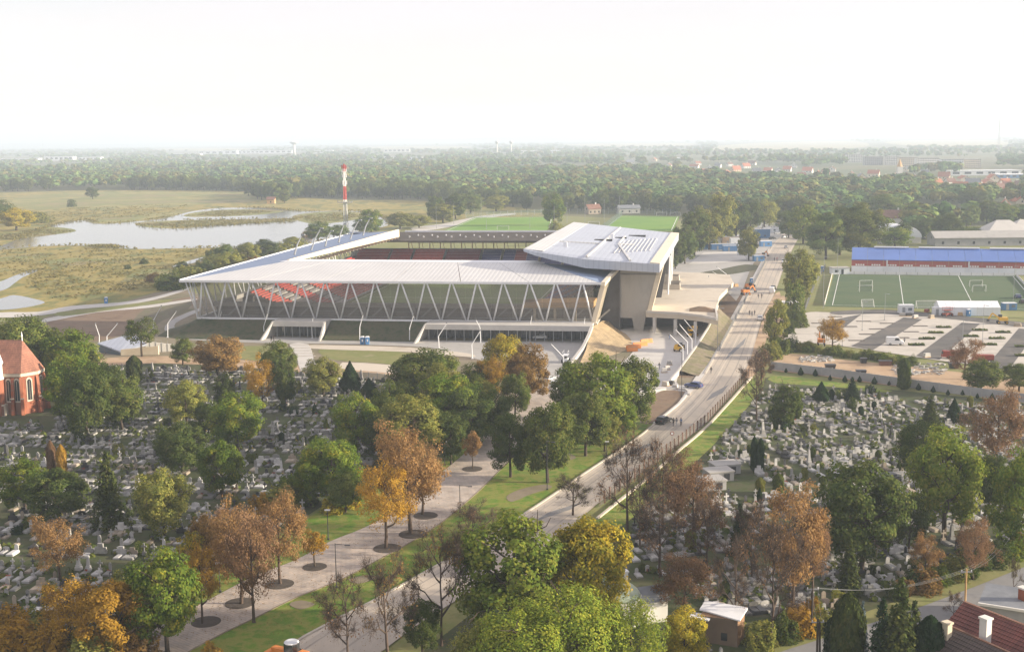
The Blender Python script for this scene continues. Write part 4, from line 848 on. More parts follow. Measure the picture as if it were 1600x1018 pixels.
T = [
 # around the chapel and the far edge of the left cemetery
 (38, 615, 484, 96, 'broad', 'leaf_green', 'tall green tree behind the brick chapel'),
 (78, 612, 505, 80, 'broad', 'leaf_green', 'rounded green tree right behind the chapel roof'),
 (116, 625, 508, 96, 'broad', 'leaf_goldgreen', 'green tree with yellowing top beyond the chapel apse'),
 (14, 590, 500, 70, 'broad', 'leaf_olive', 'olive tree at the picture edge above the chapel'),
 (116, 668, 552, 92, 'broad', 'leaf_goldgreen', 'yellow-topped tree beside the chapel apse'),
 (138, 690, 560, 84, 'broad', 'leaf_dark', 'dense dark tree standing right of the chapel'),
 (150, 640, 545, 70, 'spruce', 'needle_olive', 'dark conifer between the trees right of the chapel'),
 (192, 672, 580, 72, 'broad', 'leaf_green', 'green tree at the right end of the chapel grove'),
 (168, 655, 560, 60, 'broad', 'leaf_dark', 'dark tree in the middle of the chapel grove'),
 (211, 598, 555, 24, 'thuja', 'needle_olive', 'columnar evergreen at the far side of the left cemetery'),
 (222, 557, 492, 58, 'small', 'leaf_green', 'lone green tree in front of the glass pavilion'),
 (286, 570, 525, 38, 'broad', 'leaf_green', 'small green tree left of the brown-leaved round tree'),
 (342, 592, 520, 82, 'broad', 'leaf_brown', 'wide brown-leaved round tree before the stadium corner'),
 (292, 664, 588, 68, 'broad', 'leaf_olive', 'yellow-brown tree among the graves below the round brown tree'),
 (354, 645, 580, 38, 'tall', 'leaf_dark', 'narrow dark green tree in the left cemetery'),
 (372, 705, 606, 88, 'broad', 'leaf_goldgreen', 'broad dark tree with golden tips amid the graves'),
 (326, 690, 620, 50, 'broad', 'leaf_dark', 'dark tree beside the golden-tipped tree in the graves'),
 (284, 740, 655, 88, 'broad', 'leaf_dark', 'low dark green tree in the middle of the left graves'),
 (348, 778, 680, 72, 'broad', 'leaf_goldgreen', 'yellow-green tree with dark foot in the left cemetery'),
 (434, 606, 530, 58, 'broad', 'leaf_green', 'green tree beside the entrance steps of the stadium'),
 (446, 640, 556, 38, 'tall', 'leaf_dark', 'dark narrow tree below the entrance steps'),
 (410, 642, 558, 46, 'sparse', 'leaf_amber', 'thin amber tree left of the dark narrow tree'),
 (505, 618, 555, 62, 'broad', 'leaf_olive', 'olive-green tree at the far cemetery wall'),
 (548, 612, 564, 38, 'cone', 'needle_dark', 'dark pointed evergreen at the far cemetery wall'),
 (577, 628, 590, 38, 'cone', 'needle_dark', 'low dark round evergreen beside the pointed one'),
 # the grove between cemetery and stadium
 (662, 648, 537, 112, 'broad', 'leaf_green', 'large green tree in front of the stadium portal'),
 (706, 690, 575, 104, 'broad', 'leaf_goldgreen', 'large green tree with gold patches below the portal'),
 (556, 715, 608, 76, 'broad', 'leaf_goldgreen', 'golden-green tree at the cemetery corner'),
 (640, 730, 608, 108, 'broad', 'leaf_olive', 'broad olive tree above the orange promenade tree'),
 (600, 722, 640, 70, 'broad', 'leaf_dark', 'dark tree between the olive and golden trees'),
 (520, 786, 674, 94, 'broad', 'leaf_goldgreen', 'dark rounded tree by the cemetery path end'),
 (735, 700, 600, 84, 'broad', 'leaf_dark', 'dark green tree left of the promenade'),
 (766, 640, 556, 54, 'sparse', 'leaf_amber', 'orange-tinged tree before the portal forecourt'),
 (786, 612, 515, 66, 'broad', 'leaf_yellow', 'bright yellow tree in front of the stadium'),
 (826, 630, 532, 72, 'broad', 'leaf_brown', 'brownish tree right of the bright yellow tree'),
 (752, 665, 590, 50, 'broad', 'leaf_olive', 'olive tree under the orange-tinged tree'),
 (805, 655, 575, 50, 'broad', 'leaf_green', 'green tree beside the forecourt car'),
 (612, 690, 590, 72, 'broad', 'leaf_green', 'green tree at the edge of the left graves before the grove'),
 (690, 668, 560, 80, 'broad', 'leaf_olive', 'olive tree in the middle of the grove'),
 (745, 640, 565, 70, 'broad', 'leaf_green', 'green tree at the right of the grove'),
 (672, 715, 625, 70, 'broad', 'leaf_green', 'green tree above the orange promenade trees'),
 (705, 725, 640, 60, 'broad', 'leaf_dark', 'dark tree at the promenade above the orange ones'),
 (770, 690, 605, 60, 'broad', 'leaf_dark', 'dark tree leaning over the promenade bend'),
 (486, 790, 700, 50, 'broad', 'leaf_goldgreen', 'golden tree at the end of the cemetery path'),
 (540, 800, 735, 60, 'broad', 'leaf_green', 'low green tree on the lawn strip by the promenade'),
 (330, 905, 795, 60, 'broad', 'leaf_brown', 'brown tree behind the orange promenade trees'),
 (352, 890, 790, 56, 'sparse', 'leaf_rust', 'rust tree behind the orange promenade trees'),
 (215, 985, 880, 90, 'broad', 'leaf_olive', 'olive tree behind the big yellow-green one'),
 # promenade trees in their round pits
 (738, 733, 668, 32, 'small', 'leaf_orange', 'small orange tree in the farthest round pit'),
 (642, 834, 660, 112, 'sparse', 'leaf_orange', 'biggest orange tree on the promenade'),
 (603, 857, 722, 92, 'sparse', 'leaf_amber', 'ochre tree with dark forked trunk on the promenade'),
 (660, 805, 690, 70, 'sparse', 'leaf_orange', 'orange tree half hidden behind the biggest one'),
 (492, 886, 822, 48, 'small', 'leaf_amber', 'small ochre tree in a round promenade pit'),
 (438, 913, 768, 84, 'sparse', 'leaf_orange', 'orange tree left of the small ochre tree'),
 (377, 944, 785, 92, 'sparse', 'leaf_orange', 'orange tree in the pit nearest the lower lawn'),
 (397, 972, 795, 84, 'sparse', 'leaf_rust', 'pinkish rust tree on the promenade edge'),
 (316, 975, 850, 60, 'sparse', 'leaf_amber', 'amber tree at the lower end of the promenade'),
 # lower left
 (262, 1020, 848, 124, 'broad', 'leaf_goldgreen', 'big yellow-green tree at the lower end of the promenade'),
 (178, 1030, 898, 120, 'broad', 'leaf_amber', 'wide amber tree left of the big yellow-green one'),
 (112, 1026, 900, 100, 'sparse', 'leaf_amber', 'loose amber tree in the lower left'),
 (300, 912, 824, 62, 'small', 'leaf_yellow', 'yellow tree beside the lamp at the lawn'),
 (95, 908, 806, 88, 'sparse', 'leaf_orange', 'red-orange tree among the left graves'),
 (40, 800, 712, 84, 'broad', 'leaf_goldgreen', 'dark tree with golden crown at the left picture edge'),
 (92, 820, 724, 100, 'broad', 'leaf_dark', 'dark green tree under the red columnar ones'),
 (82, 745, 688, 15, 'thuja', 'leaf_rust', 'red narrow columnar tree in the left cemetery'),
 (98, 748, 694, 16, 'thuja', 'leaf_amber', 'golden narrow columnar tree in the left cemetery'),
 (172, 824, 703, 66, 'spruce', 'needle_olive', 'tall layered spruce among the left graves'),
 (256, 838, 727, 94, 'broad', 'leaf_olive', 'grey-green bushy tree in the left cemetery'),
 (440, 690, 674, 9, 'thuja', 'needle_dark', 'tiny slim cypress among the left graves'),
 # lawn between promenade and road
 (798, 745, 642, 72, 'broad', 'leaf_dark', 'dark tree on the lawn edge of the promenade'),
 (856, 754, 618, 86, 'broad', 'leaf_green', 'green tree on the lawn beside the dark one'),
 (915, 712, 600, 78, 'broad', 'leaf_green', 'green tree on the lawn nearer the road'),
 (935, 690, 545, 120, 'broad', 'leaf_bright', 'largest green tree before the forecourt'),
 (990, 668, 548, 74, 'broad', 'leaf_green', 'green tree at the forecourt corner'),
 (898, 668, 560, 70, 'broad', 'leaf_green', 'green tree left of the largest forecourt tree'),
 (968, 690, 620, 60, 'broad', 'leaf_goldgreen', 'yellow-green tree over the bare earth bed'),
 (945, 705, 640, 54, 'broad', 'leaf_olive', 'olive tree below the largest forecourt tree'),
 # lower middle
 (800, 1000, 792, 186, 'broad', 'leaf_bright', 'big fresh green tree at the road in the lower middle'),
 (918, 985, 795, 138, 'broad', 'leaf_yellow', 'big yellowing tree next to the big fresh green one'),
 (810, 1110, 940, 190, 'willow', 'leaf_willow', 'feathery yellow-green tree at the lower edge'),
 (905, 1095, 902, 176, 'willow', 'leaf_willow', 'feathery tall tree at the lower edge middle'),
 (985, 1085, 930, 130, 'willow', 'leaf_willow', 'feathery tree below the green dome'),
 (1070, 1050, 942, 78, 'broad', 'leaf_yellow', 'yellow tree beside the ochre tomb'),
 (752, 1090, 960, 100, 'broad', 'leaf_olive', 'olive tree at the lower edge beside the road'),
 (690, 1008, 836, 96, 'bare', 'leaf_brown', 'bare forked tree at the roadside'),
 (606, 1040, 888, 96, 'bare', 'leaf_brown', 'bare dark tree left of the forked one'),
 (545, 1040, 912, 90, 'bare', 'leaf_rust', 'reddish bare tree near the tractor'),
 (740, 872, 798, 74, 'bare', 'leaf_rust', 'bare brown bush-like tree on the lawn'),
 (660, 1020, 930, 60, 'broad', 'leaf_dark', 'low dark tree under the forked bare tree'),
 # along the road and in the right cemetery
 (980, 828, 694, 74, 'bare', 'leaf_rust', 'bare brown tree at the roadside fence'),
 (1035, 836, 700, 76, 'bare', 'leaf_rust', 'reddish bare tree inside the roadside fence'),
 (1060, 812, 705, 60, 'sparse', 'leaf_rust', 'rust-coloured thin tree by the fence'),
 (895, 805, 748, 66, 'bare', 'leaf_olive', 'low gnarled bare tree at the kerb'),
 (1082, 858, 732, 78, 'sparse', 'leaf_rust', 'rust-coloured tree over the flat grey tombs'),
 (1032, 900, 786, 90, 'bare', 'leaf_rust', 'brown bare tree in the near graves'),
 (1070, 965, 862, 96, 'sparse', 'leaf_rust', 'rust-red tree right of the green dome'),
 (1182, 658, 560, 54, 'bare', 'leaf_rust', 'brown bare tree at the upper end of the fence'),
 (1155, 868, 784, 40, 'spruce', 'needle_dark', 'dark pointed conifer in the right cemetery'),
 (1178, 736, 681, 12, 'thuja', 'needle_dark', 'left one of two slim dark cypresses'),
 (1188, 738, 684, 12, 'thuja', 'needle_dark', 'right one of two slim dark cypresses'),
 (1226, 668, 592, 58, 'tall', 'leaf_dark', 'dark green tree at the upper left of the right cemetery'),
 (1283, 628, 596, 30, 'cone', 'needle_dark', 'round dark evergreen on the cemetery lawn'),
 (1331, 626, 588, 30, 'spruce', 'needle_dark', 'small dark conifer below the cemetery wall'),
 (1332, 640, 620, 14, 'shrub', 'leaf_dark', 'small dark bush below the small conifer'),
 (1412, 608, 559, 21, 'thuja', 'leaf_dark', 'ivy-covered column at the cemetery wall'),
 (1453, 668, 616, 40, 'spruce', 'needle_olive', 'dark spreading conifer in the right graves'),
 (1490, 662, 621, 26, 'cone', 'needle_dark', 'dark egg-shaped evergreen in the right graves'),
 (1534, 615, 558, 62, 'broad', 'leaf_green', 'green tree at the end of the earth strip'),
 (1592, 612, 564, 54, 'broad', 'leaf_green', 'green tree at the right picture edge by the car park'),
 (1506, 592, 528, 52, 'sparse', 'leaf_rust', 'thin red-brown tree before the red truck'),
 (1300, 548, 496, 46, 'sparse', 'leaf_amber', 'thin amber tree at the car park edge'),
 (1212, 548, 466, 40, 'tall', 'leaf_olive', 'bushy olive tree at the roadside'),
 (1190, 600, 552, 34, 'bare', 'leaf_rust', 'brown bush-like tree at the road bend'),
 (1556, 748, 608, 88, 'sparse', 'leaf_rust', 'large rust-brown thin tree at the right'),
 (1475, 838, 660, 122, 'broad', 'leaf_bright', 'large fresh green tree in the right cemetery'),
 (1432, 745, 650, 66, 'broad', 'leaf_dark', 'dark tree behind the large fresh green one'),
 (1582, 862, 690, 92, 'broad', 'leaf_goldgreen', 'dark tree with golden tips at the right edge'),
 (1345, 890, 712, 146, 'broad', 'leaf_dark', 'largest dark green tree in the right cemetery'),
 (1238, 955, 764, 100, 'sparse', 'leaf_orange', 'tall orange-brown tree in the right cemetery'),
 (1205, 1015, 835, 92, 'bare', 'leaf_rust', 'bare reddish tree near the street'),
 (1150, 985, 850, 70, 'bare', 'leaf_rust', 'bare thin tree right of the ochre tomb'),
 (1325, 928, 834, 48, 'spruce', 'needle_olive', 'conifer below the largest dark tree'),
 (1445, 912, 832, 44, 'sparse', 'leaf_orange', 'small orange-brown tree near the street hedge'),
 (1520, 905, 812, 60, 'sparse', 'leaf_rust', 'brown-orange tree near the overhead wires'),
 (1322, 1060, 926, 56, 'thuja', 'needle_olive', 'broad dark thuja beside the street'),
 (1345, 1050, 936, 34, 'spruce', 'needle_blue', 'blue-grey spruce beside the street'),
 (1402, 1085, 898, 92, 'spruce', 'needle_olive', 'tall spruce at the street corner'),
 (1450, 1075, 962, 54, 'thuja', 'needle_dark', 'dark evergreen beside the slate-roofed house'),
 (1375, 1075, 930, 70, 'spruce', 'needle_dark', 'dark spruce between the thuja and the tall spruce'),
 (1425, 1060, 935, 64, 'spruce', 'needle_olive', 'olive spruce right of the tall one'),
 (1305, 1040, 960, 40, 'thuja', 'needle_dark', 'dark thuja nearest the street corner'),
 (1175, 905, 800, 60, 'bare', 'leaf_rust', 'bare rust tree left of the tall orange-brown one'),
 (1268, 940, 790, 66, 'sparse', 'leaf_rust', 'rust tree right of the tall orange-brown one'),
 (1105, 900, 790, 64, 'bare', 'leaf_rust', 'thin bare tree left of the pointed conifer'),
 (1000, 860, 740, 60, 'bare', 'leaf_rust', 'bare brown tree over the near graves'),
 (1545, 800, 700, 60, 'broad', 'leaf_dark', 'dark tree between the large green and the right-edge trees'),
 (1420, 860, 760, 60, 'broad', 'leaf_dark', 'dark tree in the gap below the large green one'),
 # beyond the road
 (1248, 474, 385, 54, 'tall', 'leaf_olive', 'bushy yellow-olive tree beside the road and the pitch'),
 (1262, 452, 395, 40, 'tall', 'leaf_olive', 'olive tree between the road and the training pitch'),
 (1240, 500, 438, 36, 'shrub', 'leaf_green', 'green bush below the roadside trees'),
 (1170, 407, 352, 36, 'tall', 'leaf_olive', 'lone olive tree in the builders yard'),
 (1290, 405, 325, 64, 'broad', 'wood_leaf', 'big green tree at the road beyond the pitch'),
 (1340, 402, 313, 92, 'broad', 'wood_leaf_warm', 'biggest green tree behind the blue roof'),
 (1312, 398, 340, 56, 'broad', 'wood_leaf', 'green tree between the two big ones behind the pitch'),
 (1255, 380, 318, 46, 'tall', 'leaf_bright', 'bright green tree at the far end of the road'),
 (1232, 372, 325, 40, 'broad', 'wood_leaf', 'green tree left of the bright one at the road'),
 (1398, 388, 352, 50, 'broad', 'leaf_goldgreen', 'yellow-green tree in front of the domed white roof'),
 (1430, 352, 314, 48, 'broad', 'leaf_goldgreen', 'yellow-topped tree beyond the domed roof'),
 (1385, 345, 300, 60, 'broad', 'wood_leaf', 'tall green tree left of the yellow-topped one'),
 (1480, 378, 332, 44, 'broad', 'leaf_dark', 'dark tree behind the grey shed roof'),
 (1515, 372, 352, 46, 'broad', 'leaf_goldgreen', 'low yellow-green tree beside the grey shed roof'),
 (1450, 372, 338, 44, 'broad', 'wood_leaf', 'green tree between shed roof and domed roof'),
 (1519, 328, 292, 52, 'broad', 'leaf_dark', 'wide dark tree standing alone in the park'),
 (1565, 350, 318, 46, 'broad', 'leaf_goldgreen', 'yellow-green tree at the park edge'),
 (1592, 345, 318, 40, 'broad', 'wood_leaf', 'green tree at the right edge of the park'),
 # the row between the main stand and the far pitches
 (1070, 412, 348, 44, 'tall', 'wood_leaf', 'tree at the near end of the row behind the main stand'),
 (1085, 400, 325, 48, 'tall', 'wood_leaf', 'tall tree second in the row behind the main stand'),
 (1108, 390, 322, 46, 'tall', 'leaf_olive', 'olive tall tree in the row behind the main stand'),
 (1092, 384, 318, 40, 'tall', 'leaf_olive', 'olive tree at the back of that row'),
 (1128, 382, 300, 46, 'tall', 'leaf_olive', 'tallest tree of the row behind the main stand'),
 (1150, 372, 305, 44, 'tall', 'wood_leaf', 'tree near the far end of the row'),
 (1172, 362, 310, 40, 'broad', 'wood_leaf', 'tree at the far end of the row'),
 (1195, 358, 310, 44, 'broad', 'leaf_olive', 'olive tree beyond the row at the road end'),
 (1055, 420, 360, 34, 'tall', 'wood_leaf', 'tree right beside the main stand roof'),
 (866, 352, 300, 40, 'tall', 'leaf_goldgreen', 'yellow-green tree behind the training pitch'),
 (868, 364, 345, 26, 'shrub', 'leaf_olive', 'round bush between the training pitches'),
 # lake side
 (145, 311, 290, 20, 'broad', 'wood_leaf', 'lone dark tree on the marsh meadow'),
 (112, 323, 311, 14, 'shrub', 'leaf_dark', 'small dark bush on the marsh meadow'),
 (26, 360, 322, 56, 'broad', 'leaf_yellow', 'yellow tree at the left lake shore'),
 (-5, 352, 310, 60, 'broad', 'wood_leaf', 'green tree behind the yellow shore tree'),
 (60, 348, 330, 40, 'shrub', 'leaf_olive', 'olive bush at the left lake shore'),
 (350, 415, 378, 34, 'broad', 'wood_leaf', 'shore tree nearest the stadium corner'),
 (355, 432, 392, 44, 'broad', 'leaf_olive', 'olive shore tree before the nearest one'),
 (388, 412, 376, 42, 'broad', 'leaf_olive', 'olive tree on the shore left of the masts'),
 (416, 404, 372, 40, 'broad', 'wood_leaf', 'green tree on the shore behind the side roof'),
 (300, 445, 415, 50, 'shrub', 'leaf_olive', 'wide bush on the shore left of the roof corner'),
 (268, 452, 425, 44, 'shrub', 'wood_leaf', 'dark bush left of the roof corner'),
 (498, 378, 344, 44, 'broad', 'wood_leaf', 'green tree beside the telecom mast'),
 (460, 392, 368, 40, 'broad', 'leaf_olive', 'olive tree behind the leaning masts'),
 (530, 372, 350, 34, 'broad', 'wood_leaf', 'green tree at the foot of the telecom mast'),
 (580, 366, 326, 36, 'tall', 'leaf_goldgreen', 'yellow-green tree right of the telecom mast'),
 (566, 364, 340, 30, 'broad', 'wood_leaf', 'dark tree right of the telecom mast'),
 (626, 358, 330, 46, 'broad', 'leaf_olive', 'olive tree on the far shore behind the stadium'),
 (655, 356, 334, 40, 'broad', 'leaf_olive', 'second olive tree on the far shore behind the stadium'),
 (692, 348, 314, 44, 'tall', 'leaf_olive', 'tall olive tree left of the far pitch'),
 (712, 342, 300, 40, 'tall', 'wood_leaf', 'tall tree at the corner of the far pitch'),
 (680, 344, 305, 30, 'tall', 'wood_leaf', 'slim tall tree left of the far pitch'),
 (735, 334, 298, 46, 'broad', 'wood_leaf', 'rounded green tree above the far pitch'),
 (775, 330, 302, 40, 'broad', 'leaf_olive', 'olive tree above the far pitch'),
]
for (px, pb, pt, wp, kd, lf, lab) in T:
    nm = {'spruce': 'spruce_tree', 'thuja': 'cypress_tree', 'cone': 'evergreen_tree', 'shrub': 'bush'}.get(kd, 'tree')
    tree_px(px, pb, pt, wp, kd, lf, lab, nm, 'bush' if kd == 'shrub' else 'tree')
ORD = ['first', 'second', 'third', 'fourth', 'fifth', 'sixth', 'seventh', 'eighth', 'ninth', 'tenth', 'eleventh', 'twelfth', 'thirteenth', 'fourteenth', 'fifteenth', 'sixteenth', 'seventeenth', 'eighteenth', 'nineteenth', 'twentieth', 'twenty-first', 'twenty-second']
# bushes: hedges and undergrowth that can be told apart
hedge = [(x, 933 - (x - 1410) * .40 + random.uniform(-8, 6), random.uniform(26, 44)) for x in range(1400, 1606, 15)]
for i, (x, y, s) in enumerate(hedge):
    tree_px(x, y, y - s * .8, s * 1.25, 'shrub', random.choice(['leaf_olive', 'leaf_dark', 'leaf_goldgreen', 'leaf_brown']), ORD[i] + ' bush from the left in the untrimmed hedge along the street', 'bush', 'bush', 'bushes along the street')
for i, (x, y, s) in enumerate(sorted([(1250, 990, 40), (1285, 985, 36), (1225, 1000, 40), (1190, 1012, 44), (1270, 965, 30), (1240, 968, 26), (1310, 945, 24)])):
    tree_px(x, y, y - s, s * 1.3, 'shrub', random.choice(['leaf_olive', 'leaf_dark', 'leaf_amber']), ORD[i] + ' bush from the left at the street corner of the right cemetery', 'bush', 'bush', 'bushes at the street corner')
for i, (x, y, s) in enumerate(sorted([(30, 1015, 50), (80, 1030, 60), (15, 985, 40), (60, 990, 36), (215, 1030, 50), (140, 1040, 60), (330, 1035, 30)])):
    tree_px(x, y, y - s, s * 1.4, 'shrub', random.choice(['leaf_amber', 'leaf_olive', 'leaf_brown']), ORD[i] + ' autumn bush from the left at the lower left picture edge', 'bush', 'bush', 'bushes at the lower left edge')
for i, (x, y, s, l) in enumerate(sorted([(440, 795, 38, 'leaf_olive'), (470, 788, 40, 'leaf_green'), (545, 790, 30, 'leaf_yellow'), (520, 800, 26, 'leaf_yellow'), (410, 800, 30, 'leaf_amber'), (455, 775, 34, 'leaf_goldgreen')])):
    tree_px(x, y, y - s, s * 1.5, 'shrub', l, ORD[i] + ' bush from the left on the lawn strip beside the left cemetery', 'bush', 'bush', 'bushes on the cemetery lawn strip')
for i in range(22):
    x = 1222 + i * 9.6; y = 543 + i * 1.35 + random.uniform(-2, 2); s = random.uniform(9, 15)
    tree_px(x, y, y - s, s * 1.6, 'shrub', random.choice(['leaf_dark', 'leaf_green', 'leaf_olive', 'leaf_goldgreen']), ORD[i] + ' bush from the left in the hedge along the car park', 'bush', 'bush', 'bushes between the car park and the earth strip')
for i in range(16):
    x = 1228 + i * 23; y = 583 + i * 2.9 + random.uniform(-2, 2); s = random.uniform(7, 13)
    tree_px(x, y, y - s, s * .8, 'cone', 'needle_dark', ORD[i] + ' young dark conifer from the left along the cemetery wall', 'evergreen_tree', 'tree', 'young conifers along the cemetery wall')
for i, (x, y, s) in enumerate(sorted([(1205, 560, 26), (1220, 552, 24), (1235, 548, 22), (1262, 548, 16), (1246, 510, 26), (1228, 520, 22)])):
    tree_px(x, y, y - s, s * 1.5, 'shrub', random.choice(['leaf_olive', 'leaf_green', 'leaf_dark']), ORD[i] + ' scrubby bush from the left at the road bend by the car park', 'bush', 'bush', 'bushes at the road bend')
for i, (x, y, s) in enumerate(sorted([(380, 388, 8), (285, 420, 12), (240, 440, 14), (330, 402, 12), (225, 412, 8), (200, 420, 7), (480, 370, 10), (440, 398, 20), (320, 430, 22), (285, 440, 22), (255, 448, 18), (365, 420, 24), (400, 420, 20), (330, 418, 20)])):
    tree_px(x, y, y - s, s * 1.8, 'shrub', random.choice(['leaf_olive', 'wood_leaf', 'leaf_brown']), ORD[i] + ' low bush from the left in the reeds by the lake', 'bush', 'bush', 'bushes on the lake shore')

# ------------------------------------------------------------------ woods: the edge trees one by one, the rest as one mass
def far_front(px):
    """row of the wood's front edge in the photograph for a column"""
    pts = [(-300, 303), (0, 300), (160, 297), (370, 299), (400, 314), (450, 318), (470, 309), (650, 312), (700, 318), (860, 333), (980, 334), (1062, 336), (1180, 342), (1240, 345), (1300, 372), (1340, 383), (1420, 384), (1480, 360), (1600, 350), (1900, 352)]
    for (x0, y0), (x1, y1) in zip(pts, pts[1:]):
        if x0 <= px <= x1: return y0 + (y1 - y0) * (px - x0) / (x1 - x0)
    return pts[0][1] if px < pts[0][0] else pts[-1][1]
CLEAR = [  # fields and open ground seen between the woods, in photograph pixels
    (1120, 222, 1350, 237), (1380, 219, 1570, 231), (880, 223, 1090, 231), (240, 231, 400, 237), (560, 228, 740, 235), (1440, 326, 1660, 346), (1060, 257, 1240, 276), (1260, 262, 1420, 286), (1320, 246, 1560, 268), (1500, 264, 1700, 284), (1460, 276, 1600, 300), (830, 318, 850, 334), (1180, 216, 1330, 236),
    (1330, 222, 1420, 236), (0, 247, 170, 253), (265, 238, 480, 245), (770, 240, 790, 244), (595, 235, 640, 240), (1340, 333, 1420, 372), (1375, 216, 1560, 230), (640, 244, 660, 248)]
hs = [(1090, 258), (1140, 260), (1175, 258), (1240, 262), (1262, 270), (1300, 268), (1330, 276), (1355, 288), (1430, 284), (1445, 276), (1475, 280), (1505, 284), (1530, 300), (1550, 284), (1580, 304), (1085, 263), (1108, 266), (1122, 262), (1150, 268), (1165, 263), (1182, 272), (1200, 270), (1216, 271), (1230, 268), (1206, 276), (1278, 277), (1290, 274), (1345, 282), (1385, 283), (1408, 279), (1420, 268), (1462, 292), (1484, 290), (1500, 297), (1520, 291), (1542, 291), (1560, 300), (1570, 291), (1590, 296), (1100, 272), (1135, 274), (1022, 252), (1045, 262), (985, 256), (1252, 280), (1570, 330), (1592, 322), (1365, 276), (1320, 290)]
CLEAR += [(x - 11, y - 5, x + 11, y + 10) for x, y in hs] + [(x - w_, y - 4, x + w_, y + 11) for x, y, w_ in [(1153, 336, 8), (1393, 352, 16), (982, 333, 14), (926, 334, 8)]]
def clear_at(px, py):
    return any(x0 <= px <= x1 and y0 <= py <= y1 for x0, y0, x1, y1 in CLEAR)
WOOD = []
rw = random.Random(3)
def sample(D0, D1, step_of):
    D = D0
    while D < D1:
        st_ = step_of(D); half = D * .50
        x = -half
        while x < half:
            X, Y = x + rw.uniform(-.45, .45) * st_, D + rw.uniform(-.45, .45) * st_
            q = project((X, Y, 0))
            if q[1] < far_front(q[0]) - .3 and not clear_at(*q) and -130 < q[0] < 1730: WOOD.append((X, Y, q))
            x += st_
        D += st_ * .9
sample(480, 1400, lambda D: 15.5)
sample(1400, 2600, lambda D: 15.5 + (D - 1400) * .012)
sample(2600, 9000, lambda D: 30 * (D / 2600) ** 1.15)
dens = lambda X, Y: mnoise.noise(Vector((X * .004, Y * .004, 1.7)))
WOOD = [wd for wd in WOOD if dens(wd[0], wd[1]) > (-.55 if wd[1] < 1500 else -.25 if wd[1] < 2600 else -.12)]
WOOD.sort(key=lambda wd: far_front(wd[2][0]) - wd[2][1])
edge, rest = [], []
for wd in WOOD:
    (edge if len(edge) < 230 and 0 < wd[2][0] < 1600 and wd[1] < 1500 else rest).append(wd)
for X, Y, q in edge:
    side = 'behind the lake' if q[0] < 600 else 'behind the training pitches' if q[0] < 1060 else 'beyond the road'
    h = rw.uniform(11, 19) if q[0] < 700 else rw.uniform(10, 17)
    place_tree((X, Y, 0), h, h * rw.uniform(.75, 1.0), rw.choice(['broad', 'broad', 'tall']), rw.choice(['wood_leaf', 'wood_leaf', 'wood_leaf_warm', 'leaf_dark']), 'leafy tree in the front row of the wood ' + side, 'woodland_tree', 'tree', 'front row of the wood ' + side)
def mass(name, items, label):
    V, Q, MI = [], [], []; o = 0; rg = np.random.default_rng(11)
    protos = {}
    for lod, nq, sz in ((0, 210, 1.35), (1, 80, 2.1), (2, 30, 4.2)):
        for v in range(5):
            k = 7; d = unit(rg.normal(size=(k, 3))); d[:, 2] = np.abs(d[:, 2]) * .9 - .1
            cen = d * rg.uniform(.3, .75, (k, 1)) * [4.3, 4.3, 4.6] + [0, 0, 6.6]
            w_ = rg.integers(0, k, nq); dd = unit(rg.normal(size=(nq, 3)) + [0, 0, .3]); c = cen[w_] + dd * rg.uniform(1.4, 2.6, (nq, 1))
            protos[lod, v] = quads_from(c, unit(dd + .5 * unit(c - [0, 0, 5.5]) + rg.normal(0, .18, (nq, 3))), sz, rg)
    for X, Y, q in items:
        lod = 0 if Y < 1250 else 1 if Y < 2600 else 2
        pv, pq = protos[lod, rw.randrange(5)]
        if lod == 2: s = 1.0 * (Y / 2600) ** .9; sz_ = rw.uniform(.6, 1.2)
        else: k_ = 1.5 + .55 * mnoise.noise(Vector((X * .011, Y * .011, 5.0))); s = rw.uniform(.8, 1.4) * k_; sz_ = rw.uniform(.8, 1.25) * (1.12 + .45 * mnoise.noise(Vector((X * .008, Y * .008, 9.0))))
        a = rw.uniform(0, 6.28); ca, sa = math.cos(a), math.sin(a)
        W = np.empty_like(pv); W[:, 0] = (pv[:, 0] * ca - pv[:, 1] * sa) * s + X; W[:, 1] = (pv[:, 0] * sa + pv[:, 1] * ca) * s + Y; W[:, 2] = pv[:, 2] * (sz_ if lod < 2 else sz_ * 1.05)
        V.append(W); Q.append(pq + o); o += len(pv)
        MI.append(np.full(len(pq), 0 if rw.random() < .68 else 1))
    me = arr_mesh(name, np.concatenate(V), np.concatenate(Q), ['wood_mass', 'wood_mass_warm'], np.concatenate(MI))
    tag(link(name, me), label, 'wood', kind='stuff')
